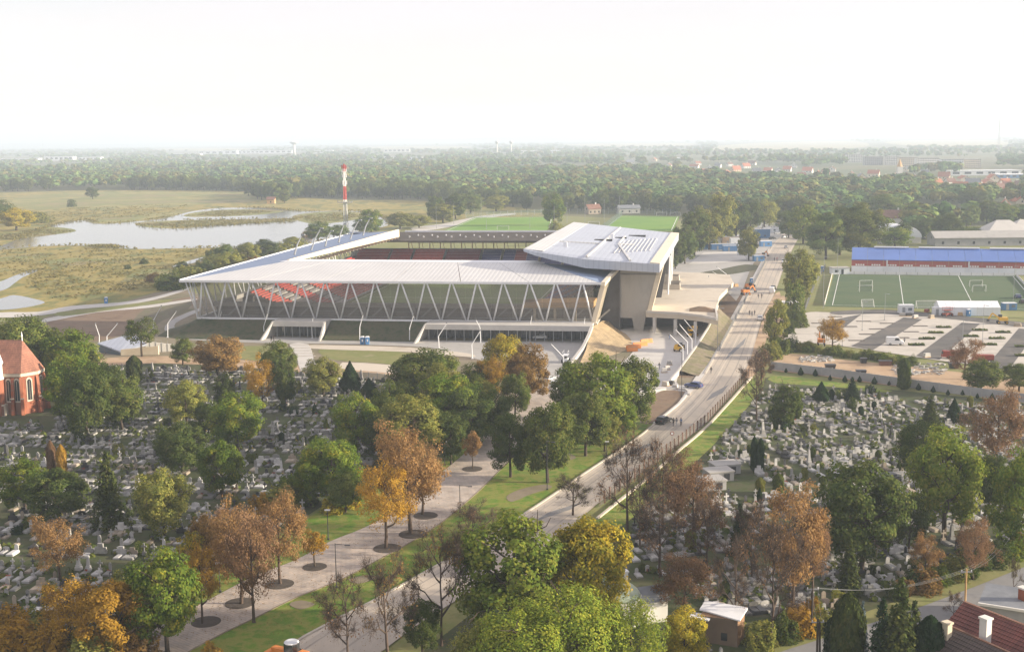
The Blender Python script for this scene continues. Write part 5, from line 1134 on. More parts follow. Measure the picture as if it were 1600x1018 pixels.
def massmat(name, cols):
    """far foliage: a colour per leaf clump plus drifts of colour through the wood"""
    m, n, b = _new(name); b.inputs['Roughness'].default_value = 1; b.inputs['Specular IOR Level'].default_value = 0
    geo = n.nodes.new('ShaderNodeNewGeometry')
    tx = n.nodes.new('ShaderNodeTexNoise'); tx.inputs['Scale'].default_value = .03; tx.inputs['Detail'].default_value = 4
    n.links.new(geo.outputs['Position'], tx.inputs['Vector'])
    mr = n.nodes.new('ShaderNodeMapRange'); mr.inputs[1].default_value = .3; mr.inputs[2].default_value = .7; mr.inputs[4].default_value = .78
    n.links.new(tx.outputs[0], mr.inputs[0])
    ma = n.nodes.new('ShaderNodeMath'); ma.operation = 'MULTIPLY_ADD'; ma.inputs[1].default_value = .22
    n.links.new(geo.outputs['Random Per Island'], ma.inputs[0]); n.links.new(mr.outputs[0], ma.inputs[2])
    rp = n.nodes.new('ShaderNodeValToRGB'); el = rp.color_ramp.elements
    while len(el) < len(cols): el.new(.5)
    for i, c in enumerate(cols): el[i].position = i / (len(cols) - 1); el[i].color = (*c, 1)
    n.links.new(ma.outputs[0], rp.inputs[0]); n.links.new(rp.outputs[0], b.inputs['Base Color'])
massmat('wood_mass', [(.048, .10, .036), (.085, .15, .048), (.14, .205, .06), (.24, .26, .075)])
massmat('wood_mass_warm', [(.07, .085, .028), (.115, .125, .038), (.17, .155, .048), (.25, .205, .06)])
mass('woodland', rest, 'wide autumn wood stretching to the horizon behind lake and stadium')

# reeds: one mass of blades over marsh and islands
def in_poly(x, y, poly):
    c = False; j = len(poly) - 1
    for i in range(len(poly)):
        (xi, yi), (xj, yj) = poly[i], poly[j]
        if (yi > y) != (yj > y) and x < (xj - xi) * (y - yi) / (yj - yi) + xi: c = not c
        j = i
    return c
REEDS = [([(-60, 392), (20, 388), (200, 390), (330, 388), (335, 396), (280, 408), (150, 420), (-60, 436)], 420), ([(60, 424), (260, 416), (330, 404), (300, 425), (250, 445), (110, 470), (75, 462), (40, 440)], 300),
         ([(214, 351), (290, 345), (460, 342), (440, 347), (285, 356)], 420), ([(290, 337), (345, 329), (440, 330), (350, 338)], 260), ([(460, 339), (540, 331), (575, 337), (500, 349)], 260), ([(-40, 377), (60, 357), (116, 361), (30, 373)], 240), ([(0, 345), (120, 325), (300, 318), (260, 336), (150, 343), (70, 352)], 420), ([(130, 385), (180, 382), (188, 386), (150, 388)], 60)]
Cs, Ns = [], []
for poly, k in REEDS:
    xs_ = [p[0] for p in poly]; ys_ = [p[1] for p in poly]; got = 0
    while got < k:
        x, y = rw.uniform(min(xs_), max(xs_)), rw.uniform(min(ys_), max(ys_))
        if in_poly(x, y, poly):
            p = P(x, y); got += 1
            for j in range(5): Cs.append((p.x + rw.gauss(0, 2.2), p.y + rw.gauss(0, 2.2), rw.uniform(.2, .6))); Ns.append((rw.gauss(0, .35), rw.gauss(0, .35), 1.0))
shore = smooth_px([(-60, 396), (0, 384), (25, 375), (82, 352), (135, 344), (158, 349), (215, 346), (262, 339), (296, 331), (345, 325), (420, 325), (470, 330), (560, 330), (604, 341), (608, 352), (575, 358), (545, 368), (480, 382), (430, 391), (335, 387), (240, 389), (190, 388), (130, 384), (60, 385), (-60, 396)], 3, False) + [(212, 351), (222, 347), (290, 344), (400, 342), (468, 341), (455, 346), (400, 349), (330, 353), (285, 357), (240, 356), (212, 351)]
for (x0, y0), (x1, y1) in zip(shore, shore[1:]):
    a, b_ = P(x0, y0), P(x1, y1)
    if (b_ - a).length > 160: continue
    for k in range(int((b_ - a).length / 1.6)):
        if mnoise.noise(Vector((a.x * .03 + k * .05, a.y * .03, 2.2))) < -.12: continue
        for j in range(4): p = a.lerp(b_, rw.random()); Cs.append((p.x + rw.gauss(0, 1.3), p.y + rw.gauss(0, 2.2), rw.uniform(.3, 1.2))); Ns.append((rw.gauss(0, .8), rw.gauss(0, .8), .8))
v_, q_ = quads_from(np.array(Cs), unit(np.array(Ns)), .9, np.random.default_rng(5), 1.1)
tag(link('reeds', arr_mesh('reeds', v_, q_, ['reed_leaf'])), 'yellow-brown reed beds around the lake', 'reeds', kind='stuff')
# ------------------------------------------------------------------ graves
def shape_slab():      # low kerbed plot with a lid
    mb = MB(); mb.box(-.6, .6, -2.15, 0, 0, .32); mb.hull8([(-.48, -2.0, .32), (.48, -2.0, .32), (.48, -.1, .32), (-.48, -.1, .32)], [(-.42, -1.9, .42), (.42, -1.9, .42), (.42, -.15, .42), (-.42, -.15, .42)]); return mb
def shape_wide():
    mb = MB(); mb.box(-1.15, 1.15, -2.3, 0, 0, .38); mb.box(-1.0, -.06, -2.15, -.15, .38, .5); mb.box(.06, 1.0, -2.15, -.15, .38, .5); return mb
def arch(w, h, t, round_=True, n=5):
    pts = [(-w / 2, h * .72), (-w / 2, 0), (w / 2, 0), (w / 2, h * .72)]
    if round_: pts += [(w / 2 * math.cos(math.pi * k / n), h * .72 + h * .28 * math.sin(math.pi * k / n)) for k in range(1, n)]
    else: pts += [(0, h)]
    mb = MB(); mb.prism([(x, .0, z + .25) for x, z in pts], (0, t, 0)); return mb
def shape_cross():
    mb = MB(); mb.box(-.35, .35, 0, .4, .2, .7); mb.box(-.11, .11, .1, .3, .7, 2.1); mb.box(-.45, -.112, .1, .3, 1.45, 1.67); mb.box(.112, .45, .1, .3, 1.45, 1.67); return mb
def shape_obelisk():
    mb = MB(); mb.box(-.5, .5, -.1, .9, .1, .7); mb.box(-.38, .38, .02, .78, .7, 1.1); mb.hull8([(-.28, .12, 1.1), (.28, .12, 1.1), (.28, .68, 1.1), (-.28, .68, 1.1)], [(-.17, .23, 2.9), (.17, .23, 2.9), (.17, .57, 2.9), (-.17, .57, 2.9)]); mb.hull8([(-.17, .23, 2.9), (.17, .23, 2.9), (.17, .57, 2.9), (-.17, .57, 2.9)], [(-.01, .39, 3.15), (.01, .39, 3.15), (.01, .41, 3.15), (-.01, .41, 3.15)]); return mb
def shape_stepped():
    mb = MB(); mb.box(-1.0, 1.0, 0, .45, .25, .75); mb.box(-.45, .45, .05, .4, .75, 1.75); mb.box(-.95, -.452, .08, .36, .75, 1.2); mb.box(.452, .95, .08, .36, .75, 1.2); return mb
SLABS = {'narrow': shape_slab(), 'wide': shape_wide()}
STONES = {'rounded': arch(.66, 1.0, .14), 'gabled': arch(.62, 1.15, .15, False), 'tall rounded': arch(.55, 1.5, .16), 'cross': shape_cross(), 'obelisk': shape_obelisk(), 'broad stepped': shape_stepped(), 'broad': arch(1.4, .8, .15)}
VASE = MB().lathe([(.10, .42), (.16, .6), (.10, .75), (.15, .82)], 8)
def soup(parts):
    V = np.array([v for p in parts for v in p.v]); return V
left_poly = smooth_px([(-40, 580), (140, 575), (400, 580), (520, 590), (640, 600), (660, 680), (600, 715), (520, 768), (440, 822), (300, 890), (120, 985), (20, 1040), (-80, 1050)], 1)
right_poly = smooth_px([(1200, 606), (1300, 612), (1410, 618), (1640, 645), (1680, 760), (1600, 850), (1440, 912), (1250, 975), (1120, 1040), (1030, 1060), (960, 900), (985, 830), (1100, 720), (1165, 640)], 1)
def box_hit(p, boxes):
    return any(abs(p.x - b[0]) < b[2] and abs(p.y - b[1]) < b[3] for b in boxes)
cp = P(20, 648); KEEP = [(cp.x - 3, cp.y + 6, 13, 15)]
for (x, y, a, b_) in [(1005, 935, 7, 7), (1128, 985, 5, 5), (1128, 745, 6, 9)]:
    p = P(x, y); KEEP.append((p.x, p.y, a, b_))
kinds = ['rounded'] * 5 + ['gabled'] * 3 + ['tall rounded'] * 3 + ['broad stepped'] * 3 + ['broad'] * 3 + ['cross'] * 2 + ['obelisk']
GR = []
def plot(poly, rot, side, row, col, lanes):
    W = [P(x, y) for x, y in poly]; cx = sum(p.x for p in W) / len(W); cyy = sum(p.y for p in W) / len(W)
    pw = [(p.x, p.y) for p in W]; c, s = math.cos(rot), math.sin(rot); kd = 'rounded'
    for i in range(-60, 61):
        for j in range(-90, 91):
            a = j * col + rw.uniform(-.12, .12); b_ = i * row + rw.uniform(-.14, .14)
            if j % lanes == 0 or i % 9 == 0: continue
            if rw.random() < .16 + .3 * max(0, mnoise.noise(Vector((j * .11, i * .17, 4.4)))): continue
            X = cx + a * c - b_ * s; Y = cyy + a * s + b_ * c
            if in_poly(X, Y, pw) and not box_hit(Vector((X, Y, 0)), KEEP): kd = kd if rw.random() < .45 else rw.choice(kinds); GR.append((X, Y, rot + rw.gauss(0, .02), side, kd))
plot(left_poly, R(-8), 'left', 3.3, 1.6, 14)
plot(right_poly, R(14), 'right', 3.1, 1.6, 15)
tree_c = np.array([[*c, a, b_] for c, a, b_ in CROWNS if c.y < 330])
eye = np.array([0, 0, CAMH])
def seen(X, Y):
    q = project((X, Y, .5))
    if not (4 < q[0] < 1596 and q[1] < 1012): return False
    p = np.array([X, Y, .6]); sc = np.stack([tree_c[:, 3], tree_c[:, 3], tree_c[:, 4]], 1)
    o = (eye - tree_c[:, :3]) / sc; d = (p - eye) / sc
    A_ = (d * d).sum(1); B_ = (o * d).sum(1); C2 = (o * o).sum(1) - .8
    disc = B_ * B_ - A_ * C2; t = -B_ / A_
    return not np.any((disc > 0) & (t < 1) & (t > 0))
cand = [(seen(X, Y), Y, X, r_, sd_, kd) for X, Y, r_, sd_, kd in GR]
cand.sort(key=lambda c: (not c[0], c[1]))
near_l = [c for c in cand if c[0] and c[4] == 'left'][:150]; near_r = [c for c in cand if c[0] and c[4] == 'right'][:148]
single = set((c[2], c[1]) for c in near_l + near_r)
MSTONE = {k: v.mesh('headstone', 'marble_white') for k, v in STONES.items()}; MSLAB = {k: v.mesh('grave_slab', 'granite_grey') for k, v in SLABS.items()}
MVASE = VASE.mesh('vase', 'granite_dark', True)
tone = [('white marble', 'marble_white'), ('pale grey', 'granite_grey'), ('black granite', 'granite_dark'), ('sand-coloured', 'sand_stone'), ('white marble', 'marble_white'), ('pale grey', 'granite_grey')]
def om(o, m): o.material_slots[0].link = 'OBJECT'; o.material_slots[0].material = MATS[m]
mass_parts = []
for ok, Y, X, r_, sd_, k in cand:
    sl_ = 'wide' if (k.startswith('broad') and rw.random() < .7) else 'narrow'; sc = rw.uniform(.7, .95)
    if (X, Y) in single:
        tn, tm = rw.choice(tone); q = project((X, Y, 0))
        where = ('nearest the lower left corner' if q[1] > 850 else 'left of the promenade, in the middle rows' if q[1] > 740 else 'in the rows below the chapel') if sd_ == 'left' else ('near the street' if q[1] > 880 else 'in the middle of the right cemetery' if q[1] > 740 else 'in the upper right cemetery')
        art = 'grave with ' + (k + ' headstone' if k not in ('cross', 'obelisk') else 'stone ' + k)
        g_ = thing('grave', f'{tn} {art} {where}', 'grave', (X, Y, 0), r_, f'{tn} {k} graves {where}')
        g_.scale = (sc, sc, sc * rw.uniform(.9, 1.15))
        a = link('headstone', MSTONE[k], g_); om(a, tm)
        if rw.random() < .93: b_ = link('grave_slab', MSLAB[sl_], g_); om(b_, rw.choice(['granite_grey', 'marble_white', 'sand_stone', 'granite_grey', tm]))
        if rw.random() < .35: link('vase', MVASE, g_, (rw.uniform(-.3, .3), -.45, 0))
    else: mass_parts.append((X, Y, r_, sc, k, sl_))
Vs, Fs, Ms = [], [], []; o = 0
pre = {k: (np.array(v.v), v.f) for k, v in {**STONES, **SLABS}.items()}
for X, Y, r_, sc, k, sl_ in mass_parts:
    c, s = math.cos(r_) * sc, math.sin(r_) * sc
    for q in ((k, sl_) if rw.random() < .8 else (sl_,)):
        pv, pf = pre[q]; W = np.empty_like(pv); W[:, 0] = pv[:, 0] * c - pv[:, 1] * s + X; W[:, 1] = pv[:, 0] * s + pv[:, 1] * c + Y; W[:, 2] = pv[:, 2] * sc
        Vs.append(W); Fs += [tuple(i + o for i in f) for f in pf]; o += len(pv); Ms += [1 if rw.random() < .13 else 0] * len(pf)
me = bpy.data.meshes.new('gravestones'); me.from_pydata(np.concatenate(Vs).tolist(), [], Fs); me.materials.append(MATS['grave_stone']); me.materials.append(MATS['granite_dark']); me.polygons.foreach_set('material_index', Ms); me.update()
tag(link('gravestones', me), 'crowded rows of pale headstones and slabs filling both cemeteries', 'gravestones', kind='stuff')
# small plants between the graves
Cs, Ns = [], []
for ok, Y, X, r_, sd_, k in cand:
    if rw.random() < .55:
        x0, y0 = X + rw.uniform(-1, 1), Y + rw.uniform(-1.5, 1.5); s = rw.uniform(.3, .85)
        for j in range(14):
            d = Vector((rw.gauss(0, 1), rw.gauss(0, 1), abs(rw.gauss(0, 1)))).normalized(); Cs.append((x0 + d.x * s, y0 + d.y * s, .1 + d.z * s * 1.3)); Ns.append((d.x + rw.gauss(0, .4), d.y + rw.gauss(0, .4), d.z + .3))
v_, q_ = quads_from(np.array(Cs), unit(np.array(Ns)), .46, np.random.default_rng(8))
tag(link('grave_plants', arr_mesh('grave_plants', v_, q_, ['leaf_green'])), 'small plants and weeds growing between the graves', 'plants', kind='stuff')
Cs, Ns, Mi = [], [], []
for ok, Y, X, r_, sd_, k in cand:
    if rw.random() < .3:
        c_ = rw.randrange(3)
        for j in range(5): Cs.append((X + rw.gauss(0, .16), Y - .7 + rw.gauss(0, .16), .5 + rw.uniform(0, .15))); Ns.append((rw.gauss(0, .4), rw.gauss(0, .4), 1)); Mi.append(c_)
v_, q_ = quads_from(np.array(Cs), unit(np.array(Ns)), .2, np.random.default_rng(9))
tag(link('grave_flowers', arr_mesh('grave_flowers', v_, q_, ['leaf_red', 'leaf_yellow', 'marble_white'], Mi)), 'small bunches of red, yellow and white flowers laid on graves', 'flowers', kind='stuff')
for sd_, n_ in (('left', 26), ('right', 36)):
    pool = [c for c in cand if c[0] and c[4] == sd_]; rw.shuffle(pool)
    for c in pool[:n_]:
        h = rw.uniform(1.2, 2.6); kd = rw.choice(['cone', 'shrub', 'shrub', 'thuja'])
        place_tree((c[2] + .9, c[1] + 1.2, 0), h * (1.3 if kd != 'shrub' else .8), h * (.7 if kd != 'shrub' else 1.1), kd, rw.choice(['needle_dark', 'leaf_dark', 'leaf_green', 'leaf_olive']), f'low bush planted between graves of the {sd_} cemetery', 'grave_bush', 'bush', f'bushes planted in the {sd_} cemetery')
# ------------------------------------------------------------------ chapel
bricky('chapel_brick', (.37, .115, .055), (.28, .085, .045), (.26, .14, .095), .5, .17)
bricky('chapel_tile', (.36, .165, .105), (.28, .12, .08), (.14, .06, .045), .45, .3)
mat('chapel_stone', [(.50, .43, .34), (.62, .55, .45)], .85, .8, space='object')
def chapel():
    b0 = P(62, 643); t = thing('chapel', 'red brick neo-gothic chapel with steep tiled roof and white-capped turret', 'chapel', (b0.x - 4.7, b0.y - 2.4, 0), R(-3)); t.scale = (.80, .9, 1.0)
    # nave runs to the left and away; polygonal apse towards us and the right
    ap = [(-9, 0), (2.6, 0), (5.6, 3.0), (5.6, 7.0), (2.6, 10), (-9, 10)]; H_ = 9.0
    mb = MB(); mb.prism([(x, y, 0) for x, y in ap], (0, 0, H_)); mb.build('wall', 'chapel_brick', t)
    eav = [(x * 1.0 + (.35 if x > 0 else 0), y + (-.35 if y < 1 else .35 if y > 9 else 0), H_) for x, y in ap]
    mb = MB(); ridge0, ridge1 = (-9, 5, 15.6), (1.2, 5, 15.6)
    mb.add(eav + [ridge1, ridge0], [(0, 1, 6, 7), (1, 2, 6), (2, 3, 6), (3, 4, 6), (4, 5, 7, 6), (5, 0, 7)]); ro = mb.build('roof', 'chapel_tile', t)
    mb = MB(); mb.lathe([(.16, 15.4), (.12, 16.2), (.22, 16.4), (.05, 17.4)], 8, at=(1.2, 5, 0)); mb.build('finial', 'white_metal', ro)
    mb = MB()
    for a, b_ in zip(ap[:5], ap[1:]): mb.bar((a[0], a[1], H_ - .35), (b_[0], b_[1], H_ - .35), .5, .7)
    mb.build('cornice', 'chapel_stone', t)
    def window(cx, cy, ang, w_, z0, z1):
        c, s = math.cos(ang), math.sin(ang)
        def pt(x, z, d): return (cx + x * c + d * s, cy + x * s - d * c, z)
        prof = [(-w_, z0), (w_, z0), (w_, z1 - w_ * 1.5)] + [(w_ * math.cos(k * .393), z1 - w_ * 1.5 + w_ * 1.5 * math.sin(k * .393)) for k in range(1, 4)] + [(-w_ * math.cos((4 - k) * .393), z1 - w_ * 1.5 + w_ * 1.5 * math.sin((4 - k) * .393)) for k in range(0, 4)]
        mb = MB(); mb.prism([pt(x * 1.45, z + (.35 if z > z0 + .1 else -.35), .02) for x, z in prof], Vector(pt(0, 0, .1)) - Vector(pt(0, 0, .02))); f = mb.build('window', 'chapel_stone', t)
        mb = MB(); mb.prism([pt(x, z, .11) for x, z in prof], Vector(pt(0, 0, .14)) - Vector(pt(0, 0, .11))); mb.build('pane', 'glass_dark', f)
        mb = MB(); mb.bar(pt(0, z0, .17), pt(0, z1 - .3, .17), .1, .05); mb.build('mullion', 'chapel_stone', f)
    window(-.8, 0, 0, .6, 3.0, 7.6); window(1.5, 0, 0, .6, 3.0, 7.6); window(4.1, 1.5, R(45), .55, 3.0, 7.6); window(5.6, 5, R(90), .55, 3.0, 7.6)
    for (x, y, an) in [(.38, 0, -90), (2.7, 0, -65), (5.6, 3.0, -22), (5.6, 7, 22), (2.6, 10, 65)]:
        d = Vector((math.cos(R(an)), math.sin(R(an)), 0)); nn = Vector((-d.y, d.x, 0)) * .42; p = Vector((x, y, 0))
        mb = MB()
        for (l, z0, z1, s1) in ((1.15, 0, 3.4, .75), (.75, 3.4, 7.6, .25)):
            mb.hull8([p - nn, p + d * l - nn, p + d * l + nn, p + nn] if False else [Vector((*(p - nn).xy, z0)), Vector((*(p + d * l - nn).xy, z0)), Vector((*(p + d * l + nn).xy, z0)), Vector((*(p + nn).xy, z0))], [Vector((*(p - nn).xy, z1 + .5)), Vector((*(p + d * s1 - nn).xy, z1)), Vector((*(p + d * s1 + nn).xy, z1)), Vector((*(p + nn).xy, z1 + .5))])
        bt_ = mb.build('buttress', 'chapel_brick', t)
        mb = MB(); q = p + d * .95; mb.bar(Vector((*(q - nn * 1.15).xy, 3.6)), Vector((*(q + nn * 1.15).xy, 3.6)), .5, .22); mb.build('weathering', 'chapel_stone', bt_)
    # turret
    tw = MB(); tw.lathe([(1.35, 0), (1.35, 7.9)], 12, at=(-3.1, -1.0, 0)); tr_ = tw.build('turret', 'chapel_brick', t)
    mb = MB(); mb.lathe([(1.5, 7.9), (1.5, 8.3), (1.3, 8.4), (1.3, 11.0), (1.45, 11.2), (1.45, 11.4)], 12, at=(-3.1, -1.0, 0)); mb.build('lantern', 'pale_render', tr_)
    mb = MB(); mb.lathe([(1.6, 11.4), (.85, 13.6), (.22, 15.9), (.06, 16.6)], 12, at=(-3.1, -1.0, 0)); mb.build('spire', 'white_metal', tr_)
    for z, x, w_, h in [(9.2, -2.75, .25, 1.2), (5.2, -2.6, .2, .6)]:
        mb = MB(); mb.box(x - w_, x + w_, -2.36, -1.9, z, z + h); mb.build('slit', 'black', tr_)
    mb = MB(); mb.box(-2.3, -1.4, -1.9, .05, 0, 2.5); d_ = mb.build('door', 'chapel_stone', t)
    mb = MB(); mb.box(-2.15, -1.55, -1.96, -1.9, .1, 2.2); mb.build('leaf', 'brown_tile', d_)
chapel()

# ------------------------------------------------------------------ small buildings in the cemeteries
p = P(978, 968); t = thing('mausoleum', 'white mausoleum with green copper dome and slate wing, half hidden by trees', 'mausoleum', (p.x, p.y, 0), R(18)); t.scale = (1.0, 1.0, .72)
mat('copper_green', [(.30, .38, .28), (.40, .46, .35), (.48, .50, .40)], .6, .5, space='object')
mb = MB(); mb.lathe([(2.9, 0), (2.9, 4.2), (3.15, 4.3), (3.15, 4.7)], 20, at=(-1.4, 0, 0)); mb.build('drum', 'pale_render', t)
mb = MB(); mb.lathe([(3.1, 4.7), (2.9, 5.3), (2.3, 6.1), (1.3, 6.7), (.3, 6.95)], 20, at=(-1.4, 0, 0)); dm = mb.build('dome', 'copper_green', t, True)
for k in range(10):
    a = k * .628; mb = MB()
    mb.bar((-1.4 + 2.95 * math.cos(a), 2.95 * math.sin(a), 5.25), (-1.4 + 1.3 * math.cos(a), 1.3 * math.sin(a), 6.78), .1, .12); mb.build('rib', 'copper_green', dm)
mb = MB(); mb.box(.5, 4.6, -2.0, 2.4, 0, 3.8); mb.build('wing', 'pale_render', t)
mb = MB(); mb.add([(.4, -2.3, 3.8), (4.9, -2.3, 3.8), (4.9, 2.7, 3.8), (.4, 2.7, 3.8), (.4, .2, 5.4), (4.9, .2, 5.4)], [(0, 1, 5, 4), (2, 3, 4, 5), (1, 2, 5), (3, 0, 4), (3, 2, 1, 0)]); mb.build('wing_roof', 'slate', t)
mb = MB(); mb.box(.1, .8, 1.2, 1.9, 4.4, 7.6); mb.box(0, .9, 1.1, 2.0, 7.6, 7.9); mb.build('chimney', 'white_metal', t)
bricky('tomb_brick', (.34, .19, .095), (.25, .14, .075), (.17, .12, .08), .5, .2)
p = P(1128, 998); t = thing('tomb', 'ochre brick tomb with two flat white metal roofs', 'tomb', (p.x, p.y, 0), R(-24))
mb = MB(); mb.box(-2.2, 2.2, -1.6, 1.8, 0, 3.2); mb.build('wall', 'tomb_brick', t)
mb = MB(); mb.hull8([(-2.6, -.4, 3.3), (2.5, -1.9, 3.25), (2.5, 2.1, 3.25), (-2.6, 2.1, 3.3)], [(-2.6, -.4, 3.45), (2.5, -1.9, 3.4), (2.5, 2.1, 3.5), (-2.6, 2.1, 3.6)]); mb.build('roof_sheet', 'white_metal', t)
mb = MB(); mb.box(-3.4, -1.0, -2.3, -.6, 2.9, 3.05); mb.build('roof_sheet', 'white_metal', t)
mb = MB(); mb.box(-4.4, -2.2, -1.4, 1.4, 0, 2.2); mb.build('side_wall', 'sand_stone', t)
mb = MB(); mb.box(.3, 1.0, -1.68, -1.6, .6, 1.5); mb.build('window', 'glass_dark', t)
for i, (x, y, w_, l_) in enumerate([(1110, 762, 4.2, 3.4), (1122, 748, 4.4, 3.2), (1132, 737, 4.6, 3.2)]):
    p = P(x, y); t = thing('vault', ['nearest', 'middle', 'farthest'][i] + ' of three flat grey burial vaults by the fence', 'vault', (p.x, p.y, 0), R(14), 'flat grey burial vaults')
    mb = MB(); mb.box(-w_ / 2, w_ / 2, -l_ / 2, l_ / 2, 0, 1.5); mb.build('wall', 'grey_render', t)
    mb = MB(); mb.box(-w_ / 2 - .15, w_ / 2 + .15, -l_ / 2 - .15, l_ / 2 + .15, 1.5, 1.75); mb.build('lid', 'concrete_grey', t)
    mb = MB(); mb.box(.4, 1.4, -l_ / 2 - .06, -l_ / 2 - .003, .2, 1.3); mb.build('plaque', 'granite_dark', t)

# ------------------------------------------------------------------ walls and fences
def panel_wall(name, pts, h, m, label, bay=2.5, postm='concrete_grey', alpha_m=None, thick=.14):
    W = [P(x, y) for x, y in pts]; t = thing(name, label, 'fence' if alpha_m else 'wall', (W[0].x, W[0].y, 0))
    for a, b_ in zip(W, W[1:]):
        L = (b_ - a).length; n_ = max(1, round(L / bay)); d = (b_ - a) / n_; rz = math.atan2(d.y, d.x); l = d.length
        for i in range(n_):
            q = a + d * i - W[0]
            mb = MB(); mb.box(.05, l - .05, -thick / 2, thick / 2, .02, h); o = mb.build('panel', alpha_m or m, t, False, (q.x, q.y, 0), rz)
            mb = MB(); mb.box(-.09, .09, -.1, .1, 0, h + .12); mb.build('post', postm, t, False, (q.x, q.y, 0), rz)
    return t
meshmat('wire_dark', (.10, .085, .07), .3); meshmat('wire_green', (.10, .16, .13), .18); meshmat('wire_grey', (.30, .30, .30), .25)
panel_wall('cemetery_wall', [(1205, 577), (1300, 588), (1404, 603), (1500, 616), (1640, 634)], 2.0, 'grey_render', 'grey concrete panel wall above the right cemetery')
panel_wall('fence', [(1170, 588), (1106, 659), (1060, 696), (976, 761), (936, 792)], 1.9, None, 'dark wire mesh fence between the road and the right cemetery', 2.6, 'brown_tile', 'wire_dark', .03)
strip_line('fence_footing', [(1174, 590), (1110, 662), (1064, 702), (1012, 748), (973, 779), (933, 811)], .45, .3, 'concrete_warm', 'pale concrete footing beside the roadside fence', 'wall', 'thing')
panel_wall('cemetery_wall', [(536, 588), (590, 592), (648, 600)], 1.5, 'cream_render', 'low cream wall at the far side of the left cemetery')
panel_wall('fence', [(1124, 548), (1165, 470), (1196, 410)], 1.6, None, 'thin builders fence between the bank and the road', 3.5, 'grey_metal', 'wire_grey', .03)
panel_wall('fence', [(1258, 486), (1276, 440), (1290, 418)], 1.8, None, 'wire fence along the left side of the training pitch', 3.5, 'grey_metal', 'wire_grey', .03)
panel_wall('fence', [(728, 341), (866, 334), (975, 334), (1060, 336)], 4.0, None, 'tall green net fence behind the far pitches', 6, 'grey_metal', 'wire_green', .03)
panel_wall('fence', [(900, 362), (940, 362), (972, 337)], 4.0, None, 'tall green net fence between the far pitches', 6, 'grey_metal', 'wire_green', .03)
panel_wall('barrier', [(1302, 428), (1450, 430), (1586, 431)], 1.1, 'white_paint', 'white board barrier between the pitch and the blue-roofed hall', 4.0)
panel_wall('barrier', [(1588, 432), (1640, 486)], 1.1, 'white_paint', 'white board barrier at the right end of the training pitch', 4.0)
panel_wall('barrier', [(1288, 478), (1300, 430)], 1.0, 'pale_render', 'pale board barrier at the left end of the training pitch', 4.0)

# round tree pits
for x, y, rr in [(375, 943, 1.9), (437, 913, 1.9), (492, 886, 1.65), (605, 857, 2.0), (645, 835, 2.1), (665, 806, 1.9), (738, 733, 1.8), (322, 972, 1.8)]:
    p = P(x, y); mb = MB(); mb.lathe([(rr, L4), (rr, L4 + .05), (rr * .5, L4 + .09), (.05, L4 + .12)], 24, at=(0, 0, 0))
    o = mb.build('tree_pit', 'dark_earth', None, False, (p.x, p.y, 0)); tag(o, kind='structure')
for p0, p1 in []: pass

# ------------------------------------------------------------------ lamps and poles
def lamp(px, pb, pt, arm, label, group=None, m='dark_metal', r=.075):
    b_ = P(px, pb); top = PY(px, pt, b_.y).z
    t = thing('street_lamp', label, 'lamp', (b_.x, b_.y, 0), 0, group)
    mb = MB(); mb.tube((0, 0, 0), (0, 0, top), r, r * .7, 8); mb.box(-.16, .16, -.16, .16, 0, .25); mb.build('pole', m, t)
    if arm:
        mb = MB(); mb.tube((0, 0, top - .1), (arm, .1, top - .25), .05, .04, 6); mb.build('arm', m, t)
    mb = MB(); mb.box(arm - .15 if arm else -.4, arm + .55 if arm else .4, -.16, .16, top - (.32 if arm else 0), top - (.22 if arm else -.14)); mb.build('lamp_head', 'white_metal' if not arm else m, t)
lamp(513, 843, 797, 0, 'lamp with flat white head beside the small ochre promenade tree'); lamp(695, 727, 690, 0, 'lamp with flat white head left of the far promenade')
lamp(526, 918, 848, 1.4, 'tall thin lamp post on the right edge of the promenade, nearer one'); lamp(719, 800, 757, 1.4, 'tall thin lamp post on the right edge of the promenade, farther one')
lamp(855, 765, 688, .9, 'lamp post on the lawn among the dark trees'); lamp(948, 712, 690, 0, 'short lamp post on the lawn near the road')
lamp(344, 925, 880, 0, 'lamp half hidden behind the orange promenade trees'); lamp(1065, 620, 548, 0, 'thin mast at the forecourt junction'); lamp(1121, 548, 480, 1.0, 'mast on the earth bank beside the road', m='grey_metal')
for i, (x, y0, y1) in enumerate([(1308, 432, 372), (1286, 482, 400), (1286, 545, 498), (1347, 516, 470), (1382, 500, 458), (1504, 530, 500), (1535, 534, 476), (1583, 470, 415), (1223, 536, 470), (1316, 540, 497)]):
    lamp(x, y0, y1, .8, ['mast at the near left corner of the blue-roofed hall', 'mast left of the training pitch', 'mast at the hedge of the car park', 'mast over the first car park block', 'mast at the top of the car park', 'mast between the car park aisles', 'mast over the second car park block', 'mast at the right of the training pitch', 'mast at the road bend', 'mast beside the amber tree'][i], m='grey_metal')
for i, (x, y0, y1) in enumerate([(627, 358, 335), (682, 357, 323), (709, 350, 318), (752, 343, 309), (760, 358, 342), (828, 358, 340), (866, 362, 323), (886, 348, 316), (914, 350, 306), (944, 352, 312), (968, 340, 306), (832, 340, 335)]):
    lamp(x, y0, y1, .01, 'slim floodlight mast around the pitches behind the stadium', 'masts around the far pitches', 'grey_metal', .12)
